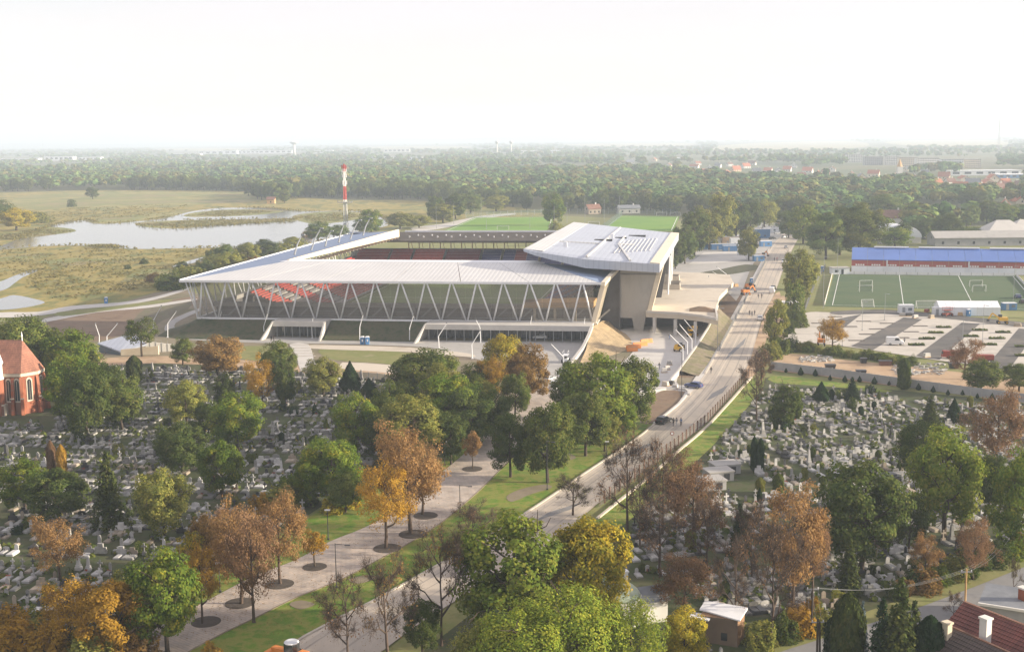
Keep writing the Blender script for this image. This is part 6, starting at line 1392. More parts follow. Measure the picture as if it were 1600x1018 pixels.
# bent white lamp columns around the stadium
def bent(base, mid, top, label, r=.13):
    a = P(*base); b_ = PY(mid[0], mid[1], a.y); c = PY(top[0], top[1], a.y - .5)
    t = thing('bent_lamp', label, 'lamp', a, 0, 'bent white lamp columns around the stadium')
    mb = MB(); mb.tube((0, 0, 0), b_ - a, r, r * .9, 8); mb.box(-.3, .3, -.3, .3, 0, .12); mb.build('pole', 'white_metal', t)
    mb = MB(); mb.tube(b_ - a, c - a, r * .9, r * .6, 8); mb.build('arm', 'white_metal', t)
    mb = MB(); q = c - a; mb.box(q.x - .14, q.x + .14, q.y - .14, q.y + .14, q.z - .05, q.z + .3); mb.build('lamp_head', 'grey_metal', t)
BENT = [((341, 521), (340, 507), (346, 487), 'first bent lamp from the stadium corner'), ((413, 527), (412, 510), (418, 490), 'bent lamp left of the first entrance'), ((488, 528), (487, 512), (489, 497), 'bent lamp in front of the first entrance'),
        ((562, 532), (562, 511), (567, 492), 'bent lamp beside the blue toilet cabins'), ((640, 533), (640, 512), (646, 493), 'bent lamp left of the second entrance'), ((686, 546), (685, 525), (698, 505), 'strongly bent lamp before the second entrance'),
        ((738, 560), (737, 538), (751, 516), 'strongly bent lamp nearest the grove'), ((751, 535), (750, 512), (744, 500), 'bent lamp in the middle of the second entrance'), ((828, 532), (828, 510), (831, 494), 'bent lamp left of the green lorry'), ((911, 532), (911, 512), (914, 497), 'bent lamp at the kerb of the covered berm'),
        ((881, 572), (880, 557), (861, 537), 'lamp bent far to the left on the forecourt'), ((1087, 548), (1087, 520), (1069, 499), 'bent lamp at the top of the retaining wall'), ((1081, 556), (1081, 530), (1062, 507), 'second bent lamp down the retaining wall'), ((1074, 563), (1074, 534), (1055, 514), 'third bent lamp down the retaining wall'),
        ((1067, 572), (1067, 543), (1046, 522), 'lowest bent lamp of the retaining wall'), ((1131, 446), (1130, 434), (1113, 424), 'bent lamp at the podium rim'), ((1136, 440), (1135, 428), (1120, 417), 'bent lamp behind the one at the podium rim'), ((1116, 458), (1116, 454), (1107, 432), 'bent lamp on the podium'),
        ((262, 527), (262, 505), (275, 487), 'bent lamp beside the glass pavilion'), ((240, 513), (240, 500), (252, 478), 'bent lamp behind the pavilion tree'), ((155, 548), (155, 524), (149, 506), 'bent lamp left of the pavilion'), ((167, 545), (167, 525), (183, 506), 'bent lamp over the pavilion roof')]
for q in BENT: bent(*q)
# wooden power poles with wires on the street
PO = []
for (x, y0, y1, lab) in [(1508, 940, 888, 'wooden power pole beside the slate-roofed house'), (1268, 995, 915, 'slim wooden pole at the street corner'), (1587, 850, 812, 'wooden power pole at the right picture edge'), (1276, 1040, 966, 'double wooden pole at the lower edge')]:
    b_ = P(x, y0); h = PY(x, y1, b_.y).z; t = thing('power_pole', lab, 'pole', (b_.x, b_.y, 0))
    mb = MB(); mb.tube((0, 0, 0), (0, 0, h), .14, .1, 8)
    if 'double' in lab: mb.tube((.35, 0, 0), (.2, 0, h - .3), .14, .1, 8)
    mb.build('pole', 'bark' if 'slate' not in lab else 'ochre_render', t)
    mb = MB(); mb.bar((-.7, 0, h - .4), (.7, 0, h - .4), .1, .12); mb.build('crossarm', 'grey_render', t)
    for s in (-.6, 0, .6):
        mb = MB(); mb.lathe([(.05, h - .34), (.07, h - .2), (.03, h - .12)], 6, at=(s, 0, 0)); mb.build('insulator', 'white_metal', t)
    PO.append(Vector((b_.x, b_.y, h - .2)))
def wires(a, b_, label):
    mb = MB()
    for s in (-.6, 0, .6):
        prev = None
        for i in range(13):
            t_ = i / 12; p = a.lerp(b_, t_) + Vector((s, 0, -1.2 * math.sin(math.pi * t_)))
            if prev: mb.tube(prev, p, .012, .012, 4, caps=False)
            prev = p
    tag(mb.build('overhead_wires', 'grey_metal'), label, 'wires')
wires(PO[0], PO[2], 'sagging overhead wires running to the right edge'); wires(PO[1], PO[0], 'sagging overhead wires along the cemetery hedge'); wires(PO[3], PO[1], 'short overhead wires at the street corner')

# ------------------------------------------------------------------ houses at the lower right
def tiled(t, a, b_, c, d, m, name='roof', rows=14, thick=.12, over=.02):
    """roof slope of tile courses, each course a raised strip; a-b eave, d-c ridge"""
    a, b_, c, d = map(Vector, (a, b_, c, d)); nrm = (b_ - a).cross(d - a).normalized()
    base = MB(); base.add([a, b_, c, d] + [p - nrm * .15 for p in (a, b_, c, d)], [(0, 1, 2, 3), (7, 6, 5, 4), (0, 4, 5, 1), (1, 5, 6, 2), (2, 6, 7, 3), (3, 7, 4, 0)]); r_ = base.build(name, m, t)
    for i in range(rows):
        t0, t1 = i / rows, (i + 1.08) / rows; t1 = min(t1, 1)
        p0, p1, p2, p3 = a.lerp(d, t0), b_.lerp(c, t0), b_.lerp(c, t1), a.lerp(d, t1)
        mb = MB(); mb.add([p0 + nrm * .01, p1 + nrm * .01, p2 + nrm * .015, p3 + nrm * .015, p0 + nrm * (.01 + thick), p1 + nrm * (.01 + thick), p2 + nrm * .03, p3 + nrm * .03], [(4, 5, 6, 7), (0, 1, 5, 4), (1, 2, 6, 5), (3, 0, 4, 7)])
        mb.build('tile_course', m, r_)
    return r_
bricky('tile_red_dark', (.185, .058, .045), (.14, .045, .038), (.055, .022, .02), .33, 5.0); bricky('tile_grey_brown', (.115, .082, .07), (.085, .062, .056), (.035, .027, .026), .33, 5.0)
def corner_house():
    # ridge of the red roof runs from (1507,940) to the right and towards us
    zr = 7.6; r0 = P(1506, 940, zr); r1 = P(1640, 992, zr); d = (r1 - r0).normalized(); n_ = Vector((-d.y, d.x, 0)); n_ = n_ if n_.y < 0 else -n_
    o = Vector((r0.x, r0.y, 0)); rz = math.atan2(d.y, d.x)
    t = thing('house', 'house with dark red tiled roof and white chimney at the lower right', 'house', o, rz)
    L = 22; w_ = 6.4; ze = 3.2
    tiled(t, (0, -w_, ze), (L, -w_, ze), (L, 0, zr), (0, 0, zr), 'tile_red_dark', rows=16)
    tiled(t, (L, w_ * .8, ze), (0, w_ * .8, ze), (0, 0, zr), (L, 0, zr), 'tile_red_dark', rows=14)
    mb = MB(); mb.box(.4, L - .4, -w_ + .5, w_ * .8 - .5, 0, ze + .2); mb.prism([(.45, -w_ + .5, ze), (.45, w_ * .8 - .5, ze), (.45, 0, zr - .35)], (.3, 0, 0)); mb.build('wall', 'pale_render', t)
    mb = MB(); mb.bar((0, 0, zr + .06), (L, 0, zr + .06), .3, .16); mb.build('ridge', 'brown_tile', t)
    mb = MB(); mb.box(5.2, 6.1, -3.9, -3.1, 4.6, 8.4); mb.box(5.1, 6.2, -4.0, -3.0, 8.4, 8.6); mb.build('chimney', 'pale_render', t)
    # second, slate-brown roof in front with peach gable
    r0 = P(1478, 975, 6.6); rz2 = rz - R(3)
    t2 = thing('house', 'house with grey-brown tiled roof, peach gable and short chimney at the lower right', 'house', (r0.x, r0.y, 0), rz2)
    L2_ = 10.5; w2 = 5.6; e2 = 2.8; z2 = 6.6
    tiled(t2, (-.6, -w2, e2), (L2_, -w2, e2), (L2_, 0, z2), (-.6, 0, z2), 'tile_grey_brown', rows=14)
    tiled(t2, (L2_, w2 * .55, 4.4), (-.6, w2 * .55, 4.4), (-.6, 0, z2), (L2_, 0, z2), 'tile_grey_brown', rows=6)
    mb = MB(); mb.box(0, L2_ - .3, -w2 + .4, 2.6, 0, e2 + .2); mb.build('wall', 'cream_render', t2)
    mb = MB(); mb.prism([(L2_ - .25, -w2 + .4, e2), (L2_ - .25, 2.8, 4.2), (L2_ - .25, 0, z2 - .12)], (.2, 0, 0)); mb.build('gable', 'peach_render', t2)
    mb = MB(); mb.box(.9, 1.6, -1.5, -.8, 5.3, 7.4); mb.box(.8, 1.7, -1.6, -.7, 7.4, 7.6); mb.build('chimney', 'cream_render', t2)
    mb = MB(); mb.bar((L2_ + .05, -w2 - .2, e2 - .1), (L2_ + .05, .05, z2 + .12), .35, .18); mb.build('verge_board', 'white_paint', t2)
    mb = MB(); mb.bar((-.6, 0, z2 + .06), (L2_, 0, z2 + .06), .28, .14); mb.build('ridge', 'brown_tile', t2)
    # flat grey roof across the yard
    q = P(1600, 938, 3.0); t3 = thing('outbuilding', 'low outbuilding with flat grey roof at the right picture edge', 'outbuilding', (q.x, q.y, 0), rz + R(32))
    mb = MB(); mb.box(-4.5, 9, -3, 4, 0, 2.85); mb.build('wall', 'grey_render', t3)
    mb = MB(); mb.box(-4.7, 9.2, -3.2, 4.2, 2.85, 3.05); mb.build('roof', 'slate', t3)
    mb = MB(); mb.bar((-4.7, -3.3, 3.0), (9.2, -3.3, 3.0), .25, .3); mb.build('gutter', 'pale_render', t3)
    q = P(1598, 962, 1.0); t4 = thing('brick_pier', 'red brick pier with pale cap beside the dark red roof', 'pier', (q.x, q.y, 0), rz)
    mb = MB(); mb.box(-.5, .5, -.4, .4, 0, 4.4); mb.build('shaft', 'chapel_brick', t4); mb = MB(); mb.box(-.6, .6, -.5, .5, 4.4, 4.6); mb.build('cap', 'pale_render', t4)
corner_house()
tree_px(1490, 972, 930, 30, 'bare', 'leaf_rust', 'purplish bare bush beside the red tiled roof', 'bush', 'bush')
tree_px(1551, 952, 920, 22, 'bare', 'leaf_dark', 'thin small tree behind the red tiled roof'); tree_px(1583, 930, 880, 20, 'bare', 'leaf_olive', 'slender young tree in the yard at the right edge')
# ------------------------------------------------------------------ hall and sports ground
striped('hall_blue', (.10, .19, .50), (.075, .15, .42), .5, rough=.45, bump=.02, noise=.12)
striped('hall_red', (.40, .075, .06), (.33, .06, .05), .6, rough=.6, bump=.02, noise=.1)
mat('pvc_white', [(.72, .74, .77), (.80, .81, .83)], .5, .3, space='object')
mat('cabin_blue', [(.07, .20, .42), (.10, .26, .50)], .5, .8, space='object', objvar=.25)
mat('cabin_white', [(.62, .64, .66), (.74, .75, .76)], .6, .8, space='object')
mat('orange_paint', [(.62, .20, .04), (.72, .27, .07)], .5, .8, space='object'); mat('yellow_paint', [(.62, .36, .03), (.72, .43, .05)], .5, .8, space='object')
mat('green_paint', [(.05, .30, .07), (.08, .38, .10)], .5, .8, space='object'); mat('red_paint', [(.26, .045, .03), (.33, .07, .045)], .5, .8, space='object')
mat('rubber', (.02, .02, .021), .9); mat('steel', (.35, .36, .37), .35, metal=.7)
def hall():
    a = P(1330, 425); b_ = P(1640, 430.5); d = (b_ - a); rz = math.atan2(d.y, d.x); L = d.length
    t = thing('sports_hall', 'long hall with blue metal roof over red and white walls', 'hall', (a.x, a.y, 0), rz)
    n_ = 12; w_ = L / n_
    for i in range(n_):
        x0, x1 = i * w_ + .04, (i + 1) * w_ - .04
        mb = MB(); mb.box(x0, x1, 0, .25, 0, 2.7); mb.build('wall_panel', 'pvc_white', t)
        mb = MB(); mb.box(x0, x1, -.06, .22, 2.72, 5.2); mb.build('wall_panel', 'hall_red', t)
        mb = MB(); mb.hull8([(x0, -.5, 5.2), (x1, -.5, 5.2), (x1, 11, 9.2), (x0, 11, 9.2)], [(x0, -.5, 5.45), (x1, -.5, 5.45), (x1, 11, 9.45), (x0, 11, 9.45)]); mb.build('roof_panel', 'hall_blue', t)
        mb = MB(); mb.hull8([(x0, 11.02, 9.2), (x1, 11.02, 9.2), (x1, 22, 5.2), (x0, 22, 5.2)], [(x0, 11.02, 9.45), (x1, 11.02, 9.45), (x1, 22, 5.45), (x0, 22, 5.45)]); mb.build('roof_panel', 'hall_blue', t)
        for k in range(4):
            x = x0 + w_ * .25 + k * .95
            mb = MB(); mb.box(x, x + .7, -.1, -.062, 2.9, 3.5); mb.build('window', 'white_paint', t)
    mb = MB(); mb.box(.02, .3, .3, 21.5, 0, 5.2); mb.prism([(.02, .3, 5.2), (.02, 21.5, 5.2), (.02, 11, 9.1)], (.25, 0, 0)); mb.build('end_wall', 'hall_red', t)
    for x0, x1 in ((9, 23), (27, 51), (55, 70)):
        mb = MB(); mb.box(x0, x1, 10.2, 12, 9.5, 9.95); mb.build('ridge_light', 'white_metal', t)
    for x in (14, 46):
        mb = MB(); mb.box(x, x + .5, -.58, -.5, .1, 5.3); mb.build('downpipe', 'white_metal', t)
hall()
q = P(1330, 428); t = thing('annex', 'small white annex at the left end of the blue-roofed hall', 'building', (q.x - 8, q.y - 1, 0), R(0))
mb = MB(); mb.box(0, 7, 0, 5, 0, 2.6); mb.build('wall', 'pvc_white', t); mb = MB(); mb.box(-.3, 7.3, -.3, 5.3, 2.6, 2.8); mb.build('roof', 'concrete_grey', t)
mb = MB(); mb.box(3.6, 4.6, -.08, -.003, .1, 2.1); mb.build('door', 'glass_dark', t); mb = MB(); mb.box(1, 2.4, -.08, -.003, .9, 1.9); mb.build('window', 'glass_dark', t)
def gable_house(px, py, w_, l_, he, hr, rz, roofm, wallm, label, name='house', cat='house', group=None, chim=True, nwin=3):
    b_ = P(px, py); t = thing(name, label, cat, (b_.x, b_.y, 0), R(rz), group)
    mb = MB(); mb.box(-w_ / 2, w_ / 2, -l_ / 2, l_ / 2, 0, he)
    for s in (-1, 1): mb.prism([(s * w_ / 2, -l_ / 2, he), (s * w_ / 2, l_ / 2, he), (s * w_ / 2, 0, hr - .1)], (-s * .3, 0, 0))
    mb.build('wall', wallm, t)
    e = .5; mb = MB()
    for s in (-1, 1): mb.hull8([(-w_ / 2 - e, s * (l_ / 2 + e) if s < 0 else 0, he - .25 if s < 0 else hr), (w_ / 2 + e, s * (l_ / 2 + e) if s < 0 else 0, he - .25 if s < 0 else hr), (w_ / 2 + e, 0 if s < 0 else l_ / 2 + e, hr if s < 0 else he - .25), (-w_ / 2 - e, 0 if s < 0 else l_ / 2 + e, hr if s < 0 else he - .25)],
                              [(-w_ / 2 - e, s * (l_ / 2 + e) if s < 0 else 0, he if s < 0 else hr + .25), (w_ / 2 + e, s * (l_ / 2 + e) if s < 0 else 0, he if s < 0 else hr + .25), (w_ / 2 + e, 0 if s < 0 else l_ / 2 + e, hr + .25 if s < 0 else he), (-w_ / 2 - e, 0 if s < 0 else l_ / 2 + e, hr + .25 if s < 0 else he)])
    r_ = mb.build('roof', roofm, t)
    if chim: mb = MB(); mb.box(w_ * .2, w_ * .2 + .8, -.4, .4, hr - .5, hr + 1.4); mb.build('chimney', 'pale_render', r_)
    for k in range(nwin):
        x = -w_ / 2 + w_ * (k + .5) / nwin; mb = MB(); mb.box(x - .6, x + .6, -l_ / 2 - .06, -l_ / 2 - .003, 1.0, 2.4); mb.build('window', 'glass_dark', t)
    mb = MB(); mb.box(-w_ / 2 - .06, -w_ / 2 - .003, -.6, .6, he * .8, he * .8 + 1.3); mb.build('window', 'glass_dark', t)
    return t
gable_house(1550, 382, 62, 14, 4.2, 7.0, -2, 'concrete_grey', 'grey_render', 'long shed with pale grey roof behind the blue-roofed hall', 'shed', 'shed', chim=False, nwin=8)
for i, (px, py) in enumerate([(1566, 374), (1602, 373)]):
    b_ = P(px, py); t = thing('hall', ['left', 'right'][i] + ' of two pale hip-roofed halls behind the grey shed', 'hall', (b_.x, b_.y, 0), R(-3), 'pale hip-roofed halls')
    mb = MB(); mb.box(-10, 10, -9, 9, 0, 5); mb.build('wall', 'pale_render', t)
    mb = MB(); mb.add([(-10.6, -9.6, 5), (10.6, -9.6, 5), (10.6, 9.6, 5), (-10.6, 9.6, 5), (-3.5, 0, 10.5), (3.5, 0, 10.5)], [(0, 1, 5, 4), (1, 2, 5), (2, 3, 4, 5), (3, 0, 4)]); mb.build('roof', 'concrete_pale', t)
b_ = P(1399, 378); t = thing('domed_hall', 'white barrel-roofed hall behind the yellow-green tree', 'hall', (b_.x, b_.y, 0), 0)
mb = MB(); mb.box(-11, 11, -8, 8, 0, 3); mb.build('wall', 'pale_render', t)
mb = MB(); prof = [(11.3 * math.cos(math.pi * k / 12), 3 + 6.5 * math.sin(math.pi * k / 12)) for k in range(13)]; mb.prism([(x, -8.3, z) for x, z in prof], (0, 16.6, 0)); mb.build('roof', 'pvc_white', t, False)
gable_house(1393, 352, 18, 11, 5, 9.5, 4, 'brown_tile', 'pale_render', 'house with brown roof and two white chimneys beyond the barrel-roofed hall')
# tent, cabins and toilets
def tent():
    a = P(1467, 493); b_ = P(1563, 493.5); d = b_ - a; L = d.length
    t = thing('marquee', 'long white marquee tent beside the training pitch', 'tent', (a.x, a.y, 0), math.atan2(d.y, d.x))
    for i in range(8):
        x0, x1 = L * i / 8 + .03, L * (i + 1) / 8 - .03
        mb = MB(); mb.box(x0, x1, 0, .1, 0, 2.6); mb.build('side_panel', 'pvc_white', t)
        mb = MB(); mb.hull8([(x0, -.15, 2.6), (x1, -.15, 2.6), (x1, 4, 4.2), (x0, 4, 4.2)], [(x0, -.15, 2.7), (x1, -.15, 2.7), (x1, 4, 4.3), (x0, 4, 4.3)]); mb.build('roof_panel', 'pvc_white', t)
        mb = MB(); mb.hull8([(x0, 4.01, 4.2), (x1, 4.01, 4.2), (x1, 8.1, 2.6), (x0, 8.1, 2.6)], [(x0, 4.01, 4.3), (x1, 4.01, 4.3), (x1, 8.1, 2.7), (x0, 8.1, 2.7)]); mb.build('roof_panel', 'pvc_white', t)
    mb = MB()
    for x in (.05, L - .15): mb.prism([(x, .1, 0), (x, 8, 0), (x, 8, 2.6), (x, 4, 4.15), (x, .1, 2.6)], (.1, 0, 0))
    mb.build('gable', 'pvc_white', t)
tent()
def cabin(px, py, L, w_, h, rz, m, label, group=None, cat='cabin', name='site_cabin'):
    b_ = P(px, py); t = thing(name, label, cat, (b_.x, b_.y, 0), R(rz), group)
    mb = MB(); mb.box(-L / 2, L / 2, -w_ / 2, w_ / 2, .12, h)
    n_ = max(3, int(L / .8))
    for k in range(n_): x = -L / 2 + L * (k + .5) / n_; mb.box(x - .12, x + .12, -w_ / 2 - .05, -w_ / 2 - .002, .3, h - .2)
    mb.build('body', m, t)
    mb = MB(); mb.box(-L / 2 - .05, L / 2 + .05, -w_ / 2 - .07, w_ / 2 + .07, h, h + .12); mb.build('roof', 'cabin_white', t)
    mb = MB(); mb.box(-L * .3, -L * .3 + .9, -w_ / 2 - .09, -w_ / 2 - .052, .2, 2.1); mb.build('door', 'grey_metal', t)
    if L > 3: mb = MB(); mb.box(L * .1, L * .1 + 1.2, -w_ / 2 - .09, -w_ / 2 - .052, 1.0, 1.9); mb.build('window', 'glass_sky', t)
cabin(1415, 489, 4.6, 2.4, 2.7, -3, 'cabin_white', 'white site cabin left of the marquee'); cabin(1463, 492, 2.2, 2.4, 2.5, 0, 'cabin_white', 'small white cabin at the left end of the marquee')
cabin(1576, 484, 4.4, 2.4, 2.3, 0, 'cabin_blue', 'pale blue cabin right of the marquee')
def toilet(px, py, label, m='cabin_blue', group=None):
    b_ = P(px, py); t = thing('portable_toilet', label, 'toilet', (b_.x, b_.y, 0), R(rw.uniform(-8, 8)), group)
    mb = MB(); mb.box(-.56, .56, -.56, .56, .05, 2.15); mb.build('body', m, t)
    mb = MB(); mb.hull8([(-.62, -.62, 2.15), (.62, -.62, 2.15), (.62, .62, 2.15), (-.62, .62, 2.15)], [(-.3, -.4, 2.4), (.3, -.4, 2.4), (.3, .4, 2.4), (-.3, .4, 2.4)]); mb.build('roof', 'cabin_white', t)
    mb = MB(); mb.box(-.4, .4, -.6, -.562, .15, 2.0); d_ = mb.build('door', m, t); mb = MB(); mb.box(-.05, .3, -.62, -.602, .9, 1.6); mb.build('sign', 'white_paint', d_)
toilet(566.5, 538, 'left one of two blue toilet cabins before the stadium'); toilet(574, 538, 'right one of two blue toilet cabins before the stadium'); toilet(1513, 494, 'blue toilet cabin before the marquee'); toilet(1285, 424, 'blue toilet cabin at the corner of the training pitch'); toilet(1174, 443, 'blue toilet cabin in the roadworks'); toilet(166, 474, 'blue toilet cabin on the lakeside path')
for i, (px, py, L, h, rz, m) in enumerate([(1104, 389, 9, 4.8, 4, 'cabin_blue'), (1122, 382, 12, 4.6, 4, 'cabin_white'), (1145, 382, 12, 4.2, 6, 'orange_earth'), (1132, 390, 14, 3.0, 3, 'cabin_blue'), (1148, 392, 12, 2.8, 2, 'cabin_blue'), (1185, 408, 5, 2.7, 10, 'cabin_blue'), (1190, 372, 9, 5.0, 8, 'cabin_blue'), (1196, 385, 6, 2.8, 12, 'cabin_blue'), (1158, 398, 3.4, 2.8, 4, 'cabin_white'), (1205, 363, 10, 2.8, 8, 'cabin_white'), (1222, 360, 8, 2.8, 8, 'cabin_white'), (1197, 355, 10, 2.8, 5, 'cabin_white'), (1215, 352, 10, 2.8, 5, 'orange_earth'), (1155, 385, 10, 4.4, 5, 'cabin_white')]):
    cabin(px, py, L, 2.5, h, rz, m, ['dark blue two-storey site cabin at the yard edge', 'white two-storey site cabin beside the tall trees', 'reddish site cabin behind the lone olive tree', 'long pale blue cabin at the back of the yard slab', 'pale blue cabin next to the yard slab', 'blue container beside the road diggers', 'tall blue cabin stack at the far road', 'blue container at the far kerb', 'small white hut on the yard slab', 'white container at the far road end', 'second white container at the far road end', 'white container under the far trees', 'reddish container at the farthest yard corner', 'white cabin behind the olive tree'][i])
def pavilion():
    a = P(147, 552); t = thing('pavilion', 'low angular building with blue-grey folded roof and glass side', 'pavilion', (a.x, a.y, 0), R(-14))
    mb = MB(); mb.add([(0, 2, 2.6), (9, -1.5, 1.2), (14.5, 3.5, 2.4), (7.5, 8, 4.6), (0, 2, 2.3), (9, -1.5, .9), (14.5, 3.5, 2.1), (7.5, 8, 4.3)], [(0, 1, 3), (1, 2, 3), (4, 7, 5), (5, 7, 6), (0, 4, 5, 1), (1, 5, 6, 2), (2, 6, 7, 3), (3, 7, 4, 0)]); mb.build('roof', 'roof_main', t)
    mb = MB(); mb.prism([(.3, 1.9, 0), (8.8, -1.2, 0), (8.8, -1.2, 1.0), (.3, 1.9, 2.3)], (0, .15, 0)); mb.build('glass_wall', 'glass_sky', t)
    mb = MB(); mb.prism([(9.2, -1.4, 0), (19, 1.4, 0), (19, 1.4, 2.4), (9.2, -1.4, 1.6)], (0, .4, 0)); mb.build('wall', 'cream_render', t)
    mb = MB(); mb.hull8([(14, 3.5, 0), (24, 9, 0), (24, 9.4, 0), (14, 3.9, 0)], [(14, 3.5, 3.2), (24, 9, 1.2), (24, 9.4, 1.2), (14, 3.9, 3.2)]); mb.build('ramp_wall', 'concrete_pale', t)
    for i in range(7):
        mb = MB(); mb.tube((15 + i * 1.4, 4 + i * .75, 0), (15 + i * 1.4, 4 + i * .75, 3.6 - i * .2), .05, .05, 5); mb.build('railing_post', 'grey_metal', t)
    p2 = P(186, 560); mb = MB()
pavilion()
for i in range(5):
    y = 540 + i * 4.2; a = P(455 + i * 2, y); b_ = P(482 + i * 2.5, y); mb = MB(); mb.box(0, (b_ - a).length, 0, .45, 0, .16)
    o = mb.build('step', 'kerb_stone', None, False, (a.x, a.y, 0), math.atan2(b_.y - a.y, b_.x - a.x)); tag(o, 'low step on the path up to the first stadium entrance', 'step', 'steps to the first entrance')
def goal(px, py, w_, label, h=2.44, rz=0.0):
    b_ = P(px, py); t = thing('football_goal', label, 'goal', (b_.x, b_.y, 0), R(rz))
    mb = MB()
    for s in (-1, 1): mb.tube((s * w_ / 2, 0, 0), (s * w_ / 2, 0, h), .07, .07, 6); mb.tube((s * w_ / 2, 0, h), (s * w_ / 2, 1.6, 0), .04, .04, 5)
    mb.tube((-w_ / 2, 0, h), (w_ / 2, 0, h), .07, .07, 6); mb.tube((-w_ / 2, 1.6, .04), (w_ / 2, 1.6, .04), .04, .04, 5); mb.build('frame', 'white_paint', t)
    mb = MB(); mb.quad((-w_ / 2, 0, h), (w_ / 2, 0, h), (w_ / 2, 1.6, 0), (-w_ / 2, 1.6, 0)); mb.build('net', 'wire_grey', t)
goal(1448, 481, 7.3, 'full-size goal at the near side of the training pitch', rz=180); goal(1353, 448, 4.8, 'small goal in the left half of the training pitch'); goal(1353, 456, 4.8, 'small goal just below the other left one'); goal(1525, 448, 4.8, 'small goal in the right half of the training pitch'); goal(1530, 456, 4.8, 'small goal just below the other right one'); goal(1355, 479, 4.0, 'small goal at the near left of the training pitch', rz=180)
goal(786, 359, 7.3, 'goal on the far pitch left of the bush'); goal(928, 352, 7.3, 'goal beside the net fence between the far pitches'); goal(1034, 337, 7.3, 'left goal at the back of the right far pitch'); goal(1055, 337, 7.3, 'right goal at the back of the right far pitch')
# planted beds in the car park
for i, (zx, zy, gr) in enumerate([(310, 255, 0), (410, 215, 0), (500, 275, 0), (585, 243, 0), (665, 290, 0), (730, 255, 0), (605, 322, 0), (540, 360, 0), (875, 307, 0), (930, 272, 0), (815, 343, 0), (1075, 282, 1), (1025, 315, 1), (970, 352, 1), (910, 390, 1), (1295, 300, 1), (1240, 337, 1), (1440, 313, 1), (1400, 350, 1), (1350, 388, 1), (1560, 455, 1), (1560, 400, 1)]):
    b_ = P(1200 + zx / 3.915, 440 + zy / 3.915); t = thing('planting_bed', ('low grassy' if gr else 'bare dark') + ' planting bed in the car park paving', 'bed', (b_.x, b_.y, 0), R(-4), ('grassy' if gr else 'bare') + ' planting beds in the car park')
    mb = MB(); mb.box(-2.2, 2.2, -.75, .75, 0, L3 + .06); mb.build('soil', 'dark_earth', t)
    if gr:
        rg = np.random.default_rng(i); c = np.stack([rg.uniform(-2.1, 2.1, 110), rg.uniform(-.65, .65, 110), rg.uniform(.1, .55, 110)], 1)
        v_, q_ = quads_from(c, unit(np.stack([rg.normal(size=110), rg.normal(size=110), np.full(110, .3)], 1)), .35, rg, 1.6)
        link('grass_tuft', arr_mesh('grass_tuft', v_, q_, ['leaf_green']), t)

